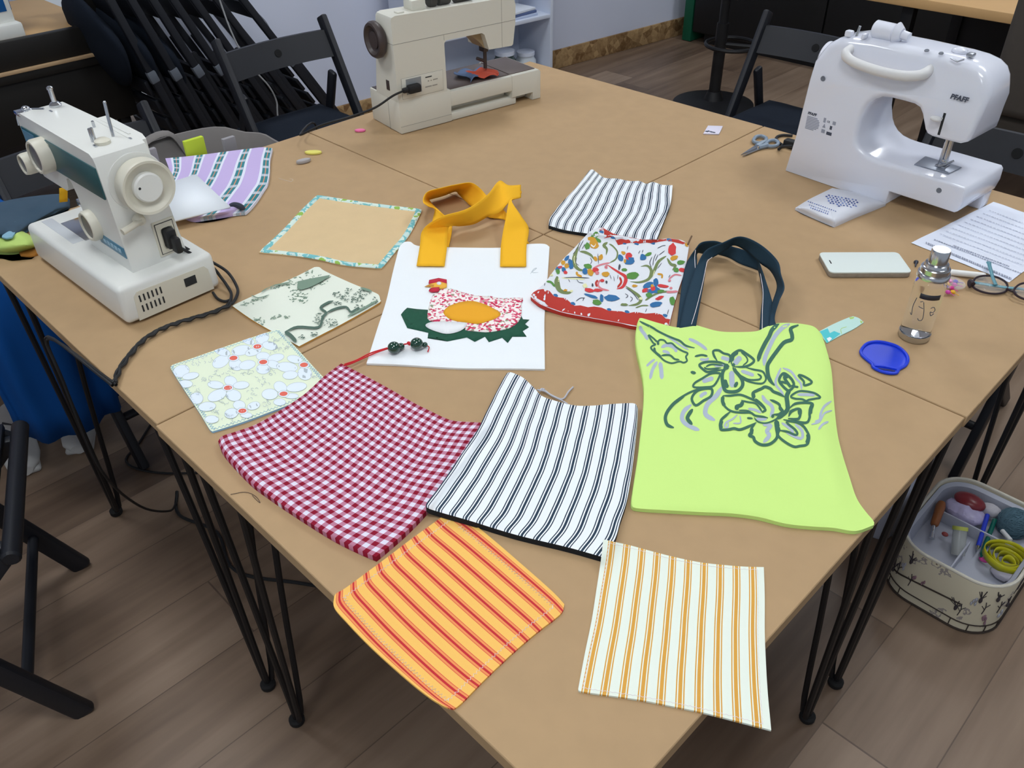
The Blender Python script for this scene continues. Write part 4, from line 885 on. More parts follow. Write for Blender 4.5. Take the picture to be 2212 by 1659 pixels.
# ---- machine with the teal band (left)
A = thing('sewing_machine', 'ivory sewing machine with a teal band and big handwheel, at the left', 'sewing machine', (-0.265, -0.707, TZ), math.radians(1.775))
q = MB()
q.box(-0.357, 0, 0, 0.173, 0.004, 0.071, 0.010, seg=4, taper=(0.995, 0.985))
for x in (-0.33, -0.03):
    for y in (0.02, 0.15): q.cyl((x, y, 0), (x, y, 0.008), 0.008, seg=12)
base = q.build('base', M_ivory, A)
q = MB(); yz(q, [(0.020, 0.006), (0.158, 0.006), (0.156, 0.045), (0.150, 0.053), (0.03, 0.056), (0.023, 0.050)], -0.0005, 0.0008)
pn = q.build('side_panel', M_ivory2, base)
q = MB()
for r_ in (0, 1):
    for k in range(6):
        y = 0.030 + k*0.0073; z = 0.043 - r_*0.0185
        q.box(0.0006, 0.0013, y, y+0.0026, z-0.006, z+0.006, 0)
q.build('vent', M_slot, base)
q = MB(); q.box(0.0006, 0.0016, 0.110, 0.131, 0.030, 0.045, 0); q.build('socket', M_slot, base)
q = MB()
prof = [(.034, .064), (.034, .258), (.037, .267), (.046, .272), (.30, .276), (.313, .272), (.320, .262), (.319, .205), (.309, .178), (.295, .165), (.205, .165), (.193, .174), (.186, .192), (.176, .196), (.168, .190), (.163, .165), (.166, .12), (.175, .085), (.19, .064)]
xz(q, [(-a_, z) for a_, z in reversed(prof)], 0.0, 1.0, 0)
for v in q.bm.verts:
    z = v.co.z; f = 0.046 - (z-0.07)*0.02; b_ = 0.143 - (z-0.07)*0.085
    if z > 0.07 and v.co.x < -0.19: b_ -= 0.01
    v.co.y = f if v.co.y < 0.5 else b_
bmesh.ops.bevel(q.bm, geom=[e for e in q.bm.edges if len(e.link_faces) == 2 and e.calc_face_angle(0) > 0.6], offset=0.004, segments=2, affect='EDGES', profile=0.5)
body = q.build('arm_and_column', M_ivory, A, angle=35)
q = MB(); xz(q, [(-.178, .236), (-.05, .236), (-.05, .268), (-.06, .274), (-.178, .275)], 0.112, 0.136, 0.002); q.box(-.165, -.07, .118, .122, .2735, .2755, 0)
q.build('top_lid', M_ivory, body)
q = MB(); q.box(-0.312, -0.038, 0.0405, 0.0432, 0.200, 0.251, 0.0004, 0); q.box(-0.308, -0.262, 0.0398, 0.0425, 0.204, 0.247, 0, 1); q.box(-0.235, -0.205, 0.0395, 0.0425, 0.232, 0.247, 0, 2)
q.build('front_panel', [M_tealp, M_bluep, M_ivory2], body)
q = MB(); q.box(-0.128, -0.038, 0.0443, 0.0462, 0.096, 0.115, 0.0004, 0)
for k in range(5): q.box(-0.112+k*0.013, -0.103+k*0.013, 0.0438, 0.0452, 0.102, 0.109, 0, 1)
q.build('name_label', [M_bluep, mat('pale_blue_lettering', srgb(150, 186, 205), 0.4)], body)
def dial(nm, x, z, r, y0, y1, face=None):
    q = MB(); q.lathe([(0, 0), (r, 0), (r, (y0-y1)*0.8), (r*0.92, y0-y1), (r*0.80, y0-y1), (r*0.78, (y0-y1)-0.003), (0, (y0-y1)-0.003)], 28, 0, axm((x, y0, z), (0, -1, 0)))
    if face: q.lathe([(0, (y0-y1)-0.0028), (r*0.78, (y0-y1)-0.0028), (0, (y0-y1)-0.0022)], 28, 1, axm((x, y0, z), (0, -1, 0)))
    return q.build(nm, [M_ivory2, face or M_ivory2], body)
dial('stitch_dial', -0.228, 0.224, 0.029, 0.044, 0.020, M_glass)
dial('pattern_dial', -0.285, 0.198, 0.0185, 0.044, 0.014, M_glass)
dial('length_dial', -0.130, 0.128, 0.026, 0.047, 0.030, M_glass)
q = MB()
W_ = axm((-0.034, 0.098, 0.212), (1, 0, 0))
q.lathe([(0, -0.002), (0.034, -0.002), (0.040, 0.003), (0.0425, 0.010), (0.0415, 0.026), (0.0435, 0.031), (0.0425, 0.0345), (0.0385, 0.034), (0.033, 0.027), (0.0245, 0.024), (0.0245, 0.024)], 48, 0, W_)
hw = q.build('handwheel', M_ivory2, A)
q = MB(); q.lathe([(0, 0.020), (0.0235, 0.020), (0.0235, 0.032), (0.021, 0.0345), (0, 0.0345)], 40, 0, W_); q.lathe([(0, 0.0346), (0.0022, 0.0346), (0, 0.0352)], 12, 1, W_ @ Matrix.Translation((-0.015, 0.004, 0)))
q.build('wheel_knob', [M_ivory, M_slot], hw)
q = MB(); q.lathe([(0, -0.001), (0.047, -0.001), (0.046, 0.0012), (0, 0.0012)], 40, 0, axm((-0.034, 0.096, 0.214), (1, 0, 0))); q.build('wheel_collar', M_ivory, A)
q = MB(); q.cyl((-0.034, 0.079, 0.156), (-0.020, 0.079, 0.156), 0.010, 0.008, bev=0.002); q.tube([(-0.024, 0.079, 0.156), (-0.020, 0.060, 0.153), (-0.018, 0.044, 0.151)], 0.0052, 10, 0)
q.build('reverse_lever', M_ivory2, A)
q = MB(); q.box(-0.0345, -0.0325, 0.097, 0.136, 0.079, 0.141, 0.001, 0); q.box(-0.0335, -0.0318, 0.1005, 0.1325, 0.083, 0.137, 0, 1); q.box(-0.033, -0.0312, 0.1015, 0.1315, 0.084, 0.136, 0.0006, 0)
q.box(-0.032, -0.028, 0.106, 0.128, 0.092, 0.130, 0.005, 0)
q.build('power_inlet', [M_ivory2, M_slot], A)
q = MB()
def pin(x, y, z0, z1, r): q.cyl((x, y, z0), (x, y, z1), r, seg=14, bev=r*0.4)
pin(-0.286, 0.098, 0.272, 0.283, 0.010); pin(-0.286, 0.098, 0.282, 0.305, 0.0042); pin(-0.286, 0.098, 0.302, 0.309, 0.0052)
q.tube([(-0.085, 0.100, 0.272), (-0.088, 0.102, 0.298), (-0.094, 0.106, 0.322)], 0.0026, 10, 0); q.sphere((-0.094, 0.106, 0.322), 0.0028, 0, 10)
pin(-0.145, 0.098, 0.27, 0.284, 0.0024); pin(-0.082, 0.070, 0.27, 0.296, 0.0026); pin(-0.087, 0.068, 0.27, 0.294, 0.0022)
q.sphere((-0.305, 0.056, 0.277), 0.0075, 0, 14, (1.1, 1, 0.8)); q.box(-0.318, -0.296, 0.040, 0.058, 0.270, 0.2765, 0.001); q.tube([(-0.303, 0.062, 0.276), (-0.285, 0.078, 0.2765)], 0.0022, 6, 0); q.tube([(-0.318, 0.046, 0.272), (-0.322, 0.044, 0.262), (-0.320, 0.042, 0.25)], 0.0022, 6, 0)
q.box(-0.272, -0.262, 0.080, 0.083, 0.275, 0.2765)
q.box(-0.07, -0.062, 0.060, 0.064, 0.272, 0.2745); q.box(-0.06, -0.052, 0.112, 0.115, 0.270, 0.2735)
SPLIT(q, 'thread_guide', M_chr, A)
q = MB(); q.lathe([(0, 0), (0.012, 0), (0.012, 0.006), (0.008, 0.009), (0, 0.009)], 20, 0, Matrix.Translation((-0.070, 0.076, 0.271))); q.build('bobbin_winder', M_ivory2, A)
q = MB(); q.box(-0.305, -0.205, 0.045, 0.135, 0.0700, 0.0722, 0.0006, 0); q.cyl((-0.25, 0.085, 0.072), (-0.25, 0.085, 0.166), 0.003); q.cyl((-0.262, 0.095, 0.082), (-0.262, 0.095, 0.166), 0.004); q.box(-0.268, -0.240, 0.072, 0.110, 0.071, 0.078, 0.002); q.box(-0.262, -0.242, 0.070, 0.10, 0.112, 0.124, 0.002)
q.build('presser_foot', M_chr, A)
q = MB(); q.box(-.34, -.21, .025, .044, .0705, .0716, .0003); q.build('bed_plate', mat('pale_metal_bed', srgb(196, 200, 204), 0.35), A)
# ---- cream machine (far)
M_cream = mat('cream_plastic', srgb(212, 210, 198), 0.42, noise=0.02, nscale=5)
M_brown = mat('brown_plastic', srgb(92, 80, 76), 0.5); M_dbrown = mat('dark_brown_plastic', srgb(66, 56, 54), 0.45)
M_line = mat('panel_seam', srgb(150, 148, 140), 0.7)
Bm = thing('sewing_machine', 'cream sewing machine with brown handwheel and bed, on the far table', 'sewing machine', (-0.608, 0.144, TZ), math.radians(81.45))
q = MB(); q.box(0, 0.148, 0, 0.142, 0.001, 0.080, 0.003); q.box(0.146, 0.336, 0, 0.145, 0.037, 0.075, 0.003); q.box(0.146, 0.350, 0.003, 0.145, 0.001, 0.0205, 0.003); q.box(0.146, 0.33, 0.03, 0.14, 0.018, 0.042)
bb = q.build('base', M_cream, Bm)
q = MB(); xz(q, [(.335, .0755), (.335, .020), (.402, .020), (.402, .0005), (.428, .0005), (.428, .070), (.422, .0755)], -0.001, 0.150, 0.0025); q.box(.352, .40, .03, .14, .003, .021, 0.002)
q.build('extension_table', M_cream, Bm)
q = MB(); q.box(0.150, 0.334, 0.012, 0.140, 0.0745, 0.0772, 0.001); q.box(0.336, 0.418, 0.012, 0.142, 0.0750, 0.0775, 0.001); q.build('bed_cover', M_brown, Bm)
q = MB(); q.box(0.004, 0.060, 0.106, 0.138, 0.0795, 0.0815, 0.0006); q.build('accessory_tray', M_dbrown, Bm)
q = MB()
prof = [(0, .078), (.1375, .078), (.1375, .190), (.143, .196), (.247, .195), (.254, .190), (.266, .153), (.335, .150), (.340, .153), (.348, .205), (.349, .245), (.345, .258), (.335, .264), (.012, .271), (.003, .268), (0, .262)]
xz(q, prof, 0, 1.0, 0)
for v in q.bm.verts: v.co.y = 0.0 if v.co.y < 0.5 else (0.106 - (v.co.z-0.08)*0.20)
bmesh.ops.bevel(q.bm, geom=[e for e in q.bm.edges if len(e.link_faces) == 2 and e.calc_face_angle(0) > 0.7], offset=0.003, segments=2, affect='EDGES', profile=0.5)
bd_ = q.build('arm_and_column', M_cream, Bm, angle=35)
q = MB(); q.box(-.0002, .3475, -.0004, .002, .2095, .2105); q.box(.3060, .3067, -.0004, .002, .152, .263); q.box(.1372, .1379, -.0004, .002, .197, .21); q.box(.0008, .147, -.0004, .002, .0185, .0192); q.box(-.0004, .001, .052, .0527, .0, .08); q.box(-.0004, .002, .002, .075, .2095, .2105)
q.build('seam', M_line, bd_)
q = MB(); q.box(.012, .128, -.0006, .002, .083, .1315, 0, 1); q.box(.0125, .1275, -.0011, .002, .0835, .131, .0004, 0); q.box(.024, .066, -.0014, .001, .092, .128, 0, 2)
for x0, x1, z in ((.078, .096, .1225), (.084, .088, .113), (.092, .095, .113), (.099, .112, .1135), (.076, .094, .100), (.096, .11, .100)): q.box(x0, x1, -.0016, 0, z-.0012, z+.0012, 0, 1 if z < .12 else 3)
q.build('rating_plate', [M_cream, M_line, mat('grey_socket', srgb(140, 144, 146), 0.5), M_slot], bd_)
q = MB()
Wm = axm((0.0, 0.056, 0.213), (-1, 0, 0))
q.lathe([(0, 0), (0.030, 0), (0.036, 0.004), (0.041, 0.010), (0.041, 0.018), (0.0375, 0.024), (0.032, 0.0245), (0.027, 0.017), (0.019, 0.015), (0.019, 0.019), (0, 0.020)], 48, 0, Wm)
q.build('handwheel', M_dbrown, Bm)
q = MB(); q.box(-0.0012, 0.001, 0.036, 0.050, 0.098, 0.121, 0.0005); q.build('light_switch', M_dbrown, Bm)
q = MB(); q.box(.066, .104, .015, .055, .268, .292, .004); q.box(.026, .044, .012, .030, .269, .2745, .002); q.build('spool_cover', M_cream, bd_)
q = MB(); q.cyl((.118, .030, .283), (.136, .030, .283), .016, seg=24, bev=.002); q.cyl((.145, .030, .280), (.175, .030, .280), .012, seg=24); q.cyl((.19, .03, .277), (.24, .03, .277), .010, seg=20)
q.build('thread_spool', mat('dark_spool', srgb(58, 56, 54), 0.5), bd_)
q = MB(); xz(q, [(.247, .195), (.2535, .190), (.2655, .154), (.2645, .1535), (.25, .170), (.225, .190), (.21, .195)], .018, .07, 0); q.build('head_inner_cover', mat('tan_brown_plastic', srgb(160, 140, 108), 0.5), bd_)
q = MB(); q.cyl((.284, .045, .095), (.284, .045, .152), .0045); q.box(.276, .290, .037, .060, .136, .150, .002); q.tube([(.262, .05, .122), (.284, .046, .112)], .004, 8, 0); q.build('needle_bar', M_dbrown, bd_)
q = MB(); q.cyl((.290, .050, .080), (.290, .050, .15), .0025); q.box(.272, .296, .040, .070, .079, .085, .002); q.build('presser_foot', M_chr, bd_)
q = MB()
G_ = [[Vector((.215 + .085*i/12 + .010*math.sin(j*0.8), .012 + .075*j/8 + .008*math.sin(i*.5), .0805 + .009*abs(math.sin(i*0.55+j*0.25)) )) for i in range(13)] for j in range(9)]
q.grid(G_, 0)
for f in q.bm.faces:
    c = f.calc_center_median()
    if c.x > .245 and c.y < .07: f.material_index = 1
sc1 = q.build('fabric_scrap', [mat('slate_blue_cotton', srgb(92, 112, 146), 0.9), mat('brick_orange_cotton', srgb(204, 88, 66), 0.9)], Bm, solid=0.0015)
Ms = wm(Bm); sc1.parent = None; sc1.matrix_world = Ms
sc1.location = Ms.translation; sc1.rotation_euler = (0, 0, math.radians(81.45))
tag(sc1, 'orange and blue fabric scrap under the needle of the cream sewing machine', 'fabric')
def cable_thing(name, paths, r, m_, label, cat, extra=None):
    q = MB()
    for p in paths: q.tube(p, r, 7, 0, smooth=5)
    if extra: extra(q)
    return tag(q.build(name, m_, None, world='c'), label, cat)
B2W = wm(Bm)
bp = lambda x, y, z: B2W @ Vector((x, y, z))
M_cable = mat('black_cable', srgb(24, 25, 27), 0.55)
def plugB(q):
    q.box(.022, .056, -.020, -.0016, .097, .117, .005, M=B2W); q.box(.008, .026, -.016, -.004, .101, .113, .004, M=B2W)
cable_thing('power_cord', [[bp(.012, -.010, .107), bp(-.02, -.012, .102), bp(-.07, -.012, .085), bp(-.125, .005, .072), bp(-.18, .05, .052), bp(-.215, .105, .02), Vector((-0.825, 0.04, TZ+.004)), Vector((-0.86, 0.07, TZ-.10)), Vector((-0.88, 0.1, 0.35)), Vector((-0.9, 0.1, 0.006)), Vector((-1.2, 0.3, 0.005))]], 0.0026, M_cable, 'black cord plugged into the back of the cream sewing machine', 'cable', plugB)
# ---- white machine (right)
M_wht = mat('glossy_white_plastic', srgb(224, 227, 238), 0.16, spec=0.5, coat=0.3)
M_logo = mat('grey_lettering', srgb(70, 76, 92), 0.6); M_pale = mat('pale_grey_print', srgb(150, 156, 172), 0.6)
Cm = thing('sewing_machine', 'white sewing machine with a grey brand name on its back, on the right table', 'sewing machine', (0.180, 0.580, TZ), math.radians(-3.967))
prof = [(0, 0.001), (.234, .001), (.236, .029), (.300, .0295), (.368, .030), (.373, .034), (.377, .055), (.376, .077), (.371, .082), (.290, .0825), (.205, .083), (.185, .084), (.168, .087), (.154, .094), (.145, .104), (.141, .118), (.140, .150), (.143, .168), (.149, .183), (.159, .194), (.172, .201), (.190, .2035), (.215, .2035), (.236, .203), (.248, .199), (.257, .191), (.264, .177), (.270, .165), (.276, .1585), (.286, .156), (.320, .156), (.340, .157), (.351, .163),
        (.356, .180), (.359, .208), (.3605, .232), (.359, .250), (.354, .266), (.345, .279), (.330, .288), (.308, .293), (.280, .295), (.20, .296), (.12, .295), (.075, .291), (.048, .283), (.030, .270), (.020, .254), (.015, .235), (.013, .20), (.010, .15), (.006, .08)]
def inset(P, ds):
    n = len(P); out = []
    for i in range(n):
        a, p, c = Vector(P[i-1]), Vector(P[i]), Vector(P[(i+1) % n])
        e1 = (p-a).normalized(); e2 = (c-p).normalized(); n1 = Vector((-e1.y, e1.x)); n2 = Vector((-e2.y, e2.x)); m_ = n1+n2
        m_ = m_/max(0.35, m_.length_squared)*2 if m_.length > 1e-6 else n1
        out.append(p + m_*0.5*2*ds[i]/ (1 if True else 1))
    return out
def cback(z): return 0.158 if z < 0.1 else max(0.108, 0.158 - (z-0.1)*0.55)
def crad(x, z):
    if z < .002: return 0.0
    if z < .06: return 0.003
    if x > .29 and z < .1: return 0.004
    if x > .255 and z < .2: return 0.006 if x < .345 or z < .17 else 0.009
    if z > .24: return 0.020
    if x < .03: return 0.008
    return 0.011
q = MB(); rings = []
K = 5
for k in range(K+1):
    t_ = k/K*PI/2; ds = [crad(x, z)*(1-math.sin(t_)) for x, z in prof]; P = inset(prof, ds)
    rings.append([(p.x, crad(*prof[i])*(1-math.cos(t_)) + (0.012*max(0, (prof[i][1]-.20))/.1), max(0.001, p.y)) for i, p in enumerate(P)])
for k in range(K+1):
    t_ = (1-k/K)*PI/2; ds = [crad(x, z)*(1-math.sin(t_)) for x, z in prof]; P = inset(prof, ds)
    rings.append([(p.x, cback(prof[i][1]) - crad(*prof[i])*(1-math.cos(t_)), max(0.001, p.y)) for i, p in enumerate(P)])
q.grid(rings, closed_u=True)
q.bm.verts.ensure_lookup_table(); n_ = len(prof)
for base_i, flip in ((0, False), (len(rings)-1, True)):
    vs = [q.bm.verts[base_i*n_+i] for i in range(n_)]
    from mathutils.geometry import tessellate_polygon
    for tr in tessellate_polygon([[Vector((v.co.x, v.co.z, 0)) for v in vs]]): q.bm.faces.new([vs[i] for i in tr])
bmesh.ops.recalc_face_normals(q.bm, faces=q.bm.faces)
cb_ = q.build('body', M_wht, Cm, angle=50)
q = MB(); q.box(.345, .372, .115, .150, .0, .034, .003); q.build('foot', M_wht, cb_)
q = MB(); q.tube([(.082, .016, .270), (.083, -.004, .266), (.096, -.012, .260), (.12, -.016, .256), (.16, -.018, .253), (.20, -.016, .253), (.226, -.011, .256), (.241, -.003, .261), (.244, .016, .266)], [.009, .009, .0085, .0085, .0085, .0085, .0085, .009, .010], 12, 0, smooth=4, flat=1.15)
q.build('carry_handle', mat('off_white_plastic', srgb(222, 222, 222), 0.3), cb_)
q = MB(); q.cyl((.108, .040, .308), (.150, .040, .308), .0165, .0160, seg=28, bev=.002); q.cyl((.152, .040, .308), (.164, .040, .308), .020, .012, seg=28, bev=.001); q.cyl((.164, .040, .308), (.178, .040, .306), .008, seg=16)
q.build('spool_pin', M_wht, cb_)
q = MB(); q.box(.058, .072, .020, .034, .288, .300, .003); q.sphere((.272, .05, .298), .012, 0, 16, (1.2, 1, .6)); q.box(.098, .104, .012, .03, .292, .302, .002); SPLIT(q, 'top_fitting', M_wht, cb_)
q = MB(); q.tube([(.079, .03, .29), (.0805, .03, .30), (.082, .03, .310)], .0026, 8, 0); q.box(.292, .304, .03, .045, .296, .3025, .002); q.tube([(.275, .012, .294), (.290, .008, .2915), (.299, .012, .2965)], .0016, 6, 0); SPLIT(q, 'thread_guide', M_steel, cb_)
q = MB()
for x, z in ((.044, .2085), (.3290, .0625)): q.lathe([(0, .0), (.0052, .0), (.0048, .0012), (0, .0004)], 16, 0, axm((x, .0, z), (0, -1, 0)))
for x, y, z in ((.228, .015, .2965), (.254, .017, .2965)): q.lathe([(0, 0), (.0045, 0), (.004, .0012), (0, .0008)], 14, 0, axm((x, y, z), (0, -.3, 1)))
SPLIT(q, 'screw', mat('grey_screw', srgb(110, 116, 126), 0.4), cb_)
TX = Matrix(((1, 0, 0, 0), (0, 0, -1, 0), (0, 1, 0, 0), (0, 0, 0, 1)))
p1 = loc_y(Cm, 2052, 212, -.0004); p2 = loc_y(Cm, 2097, 214, -.0004)
an = math.atan2(p2.z-p1.z, p2.x-p1.x)
q = MB(); textadd(q, 'PFAFF', (p2.x-p1.x)/3.05, Matrix.Translation((p1.x, -.0003, p1.z)) @ TX @ Matrix.Rotation(0, 4, 'Z'), 0, shear=0.18, bold=0.0006, sp=1.05)
q.build('brand_name', M_logo, cb_)
q = MB(); lx, lz = .026, .1335
textadd(q, 'PFAFF', .0078, Matrix.Translation((lx, -.0003, lz-.0012)) @ TX, 0, shear=0.15, bold=0.0003)
for k in range(9):
    w0 = (.024, .028, .030, .030, .031, .030, .030, .026, .020)[k]
    q.box(lx, lx+w0, -.0003, .0005, lz-.0065-k*.0031, lz-.0065-k*.0031+.0020, 0, 1)
textadd(q, 'CE', .0058, Matrix.Translation((lx+.046, -.0003, lz-.0065)) @ TX, 0)
q.box(lx+.038, lx+.043, -.0003, .0005, lz-.0085, lz+.001, 0, 1); q.box(lx+.059, lx+.066, -.0003, .0005, lz-.008, lz-.001, 0, 1)
q.prism([(lx+.038, -(lz-.019)), (lx+.0455, -(lz-.019)), (lx+.042, -(lz-.0105))], 0, .0006, 0, 1, Matrix(((1, 0, 0, 0), (0, 0, 1, -.0003), (0, -1, 0, 0), (0, 0, 0, 1))))
q.box(lx+.055, lx+.060, -.0003, .0005, lz-.019, lz-.0115, 0, 0); q.box(lx+.038, lx+.046, -.0003, .0005, lz-.030, lz-.0225, 0, 1); q.box(lx+.050, lx+.062, -.0003, .0005, lz-.031, lz-.0245, 0, 0)
q.build('rating_label', [M_logo, M_pale], cb_)
s0 = loc_y(Cm, 2036, 243, 0); s1 = loc_y(Cm, 2026, 291, 0)
q = MB(); q.box(s1.x-.001, s1.x+.0035, -.0004, .002, s1.z, s0.z, 0); q.build('lever_slot', M_slot, cb_)
q = MB(); q.sphere(((s0.x+s1.x)/2-.006, -.010, (s0.z+s1.z)/2+.010), .0065, 0, 14, (1.7, 1.2, .75)); q.cyl(((s0.x+s1.x)/2, -.008, (s0.z+s1.z)/2+.010), ((s0.x+s1.x)/2, .004, (s0.z+s1.z)/2+.010), .0022); q.build('presser_lever', mat('off_white_plastic', srgb(222, 222, 222), 0.3), cb_)
np_ = [loc_z(Cm, 1690+x*.25315, 60+y*.25315, .0845) for x, y in ((1125, 1165), (1220, 1095), (1530, 1190), (1420, 1245))]
q = MB(); q.prism([(p.x, p.y) for p in reversed(np_)], .0832, .0848, .0003)
q.build('needle_plate', mat('grey_steel_plate', srgb(150, 156, 168), 0.35, metal=0.6), cb_)
ft = sum(np_, Vector())/4
q = MB(); x, y = ft.x+.004, ft.y+.002
q.cyl((x, y, .095), (x, y, .16), .0032); q.cyl((x+.008, y, .088), (x+.008, y+.002, .16), .0045); q.box(x-.006, x+.014, y-.010, y+.012, .0848, .0875, .001); q.tube([(x+.002, y-.012, .087), (x+.012, y-.008, .092), (x+.024, y-.002, .102)], .0022, 6, 0); q.box(x+.002, x+.012, y-.005, y+.006, .0875, .100, .002); q.cyl((x-.004, y, .0865), (x-.003, y, .13), .0012)
q.build('presser_foot', M_chr, cb_)
q = MB(); q.lathe([(0, 0), (.030, 0), (.033, .004), (.033, .014), (.028, .018), (0, .018)], 32, 0, axm((.014, .075, .225), (-1, 0, 0))); q.build('handwheel', M_wht, cb_)
# ================================================================ CHAIRS, BACKGROUND FURNITURE
M_bw = mat('black_stained_wood', srgb(28, 30, 36), 0.45, noise=0.12, nscale=18, spec=0.4)
M_cush = mat('dark_navy_cushion', srgb(26, 32, 42), 0.95, noise=0.1, nscale=30, bump=0.3, bscale=300, spec=0.15)
M_pad = mat('grey_felt_pad', srgb(96, 102, 112), 0.9)
def bar(mb, p0, p1, w, d, mi=0, bev=0.004):      # rectangular bar; w along local y, d across
    p0, p1 = Vector(p0), Vector(p1); z = (p1-p0).normalized(); y = Vector((0, 1, 0)); x = y.cross(z).normalized(); y = z.cross(x)
    M = Matrix(((x.x, y.x, z.x, p0.x), (x.y, y.y, z.y, p0.y), (x.z, y.z, z.z, p0.z), (0, 0, 0, 1)))
    mb.box(-d/2, d/2, -w/2, w/2, 0, (p1-p0).length, bev, mi, M)
def make_chair(loc, rz, label, cushion=True):
    t = thing('folding_chair', label, 'chair', loc, rz, group='black folding chairs')
    for sy in (-1, 1):
        q = MB(); bar(q, (0.190, sy*0.200, 0.0), (-0.190, sy*0.200, 0.775), 0.022, 0.042, 0, 0.007); q.build('long_leg', M_bw, t)
        q = MB(); bar(q, (-0.225, sy*0.174, 0.0), (0.185, sy*0.174, 0.425), 0.020, 0.038, 0, 0.006); q.build('short_leg', M_bw, t)
        q = MB(); bar(q, (-0.190, sy*0.174, 0.43), (-0.128, sy*0.174, 0.608), 0.020, 0.036, 0, 0.008); q.build('seat_link', M_bw, t)
    q = MB(); n = 14
    outer = []
    for k in range(n+1):
        y = -0.188 + 0.376*k/n; c = -0.022*(1-(2*k/n-1)**2); outer.append((y, c))
    rows = []
    for zz in (0.655, 0.735):
        xb = -0.190 + (0.775-zz)*0.49
        rows.append([Vector((xb + c - 0.006, y, zz)) for y, c in outer]); 
    for zz in (0.735, 0.655):
        xb = -0.190 + (0.775-zz)*0.49
        rows.append([Vector((xb + c + 0.006, y, zz)) for y, c in outer])
    rows.append(rows[0]); q.grid(rows)
    ends = [(0, n)]
    q.lathe([(0, 0), (0.0125, 0), (0.0125, 0.0012), (0, 0.0012)], 20, 1, axm((-0.190+0.08*0.49-0.022+0.0062, 0, 0.697), (1, 0, 0.49)))
    q.lathe([(0, 0), (0.0125, 0), (0.0125, 0.0012), (0, 0.0012)], 20, 1, axm((-0.190+0.08*0.49-0.022-0.0062, 0, 0.697), (-1, 0, -0.49)))
    q.build('back_slat', [M_bw, mat('grip_hole', srgb(8, 8, 10), 0.9)], t)
    for k in range(5):
        q = MB(); x = -0.225 + k*0.084; q.box(x, x+0.064, -0.186, 0.186, 0.432, 0.446, 0.003); q.build('seat_slat', M_bw, t)
    for sy in (-1, 1):
        q = MB(); q.box(-0.225, 0.190, sy*0.150-0.011, sy*0.150+0.011, 0.398, 0.432, 0.004); q.build('seat_rail', M_bw, t)
    for p in ((0.126, 0.130), ):
        q = MB(); q.cyl((p[0], -0.19, p[1]), (p[0], 0.19, p[1]), 0.011, seg=12); q.build('stretcher', M_bw, t)
    q = MB(); q.cyl((0.200, -0.19, 0.428), (0.200, 0.19, 0.428), 0.016, seg=14, bev=0.004); q.build('front_rail', M_bw, t)
    if cushion:
        q = MB(); N = 16; top, bot = [], []
        for i in range(N+1):
            r1, r2 = [], []
            for j in range(N+1):
                u, v = i/N*2-1, j/N*2-1; e = max(abs(u), abs(v)); h = 0.034*(1-e**4)**0.5 + 0.004*nz(u*2, v*2, len(label)) - 0.008*math.exp(-(u*u+v*v)*14)
                x, y = -0.045 + u*0.205, v*0.186
                r1.append(Vector((x, y, 0.4475+0.008+max(0, h)))); r2.append(Vector((x, y, 0.4470)))
            top.append(r1); bot.append(r2)
        q.grid(top); q.grid([list(reversed(r)) for r in bot])
        rim = lambda G: [G[0][j] for j in range(N)] + [G[i][N] for i in range(N)] + [G[N][j] for j in range(N, 0, -1)] + [G[i][0] for i in range(N, 0, -1)]
        q.grid([rim(top), rim(bot)], closed_u=True); bmesh.ops.remove_doubles(q.bm, verts=q.bm.verts, dist=1e-5); bmesh.ops.recalc_face_normals(q.bm, faces=q.bm.faces)
        q.build('seat_cushion', M_cush, t)
    return t
make_chair((-1.420, 0.412, 0), 0.0, 'black folding chair with navy cushion, in front of the white wall')
make_chair((-0.318, 1.462, 0), -PI/2, 'black folding chair with navy cushion, behind the white sewing machine')
make_chair((0.476, 0.985, 0), -PI/2, 'black folding chair whose back slat shows right of the white sewing machine', False)
make_chair((-1.036, -0.415, 0), 0.0, 'black folding chair under the grey fabric tote', False)
make_chair((-0.518, -1.120, 0), math.radians(67.8), 'black folding chair cut off by the left edge, nearest the camera', False)
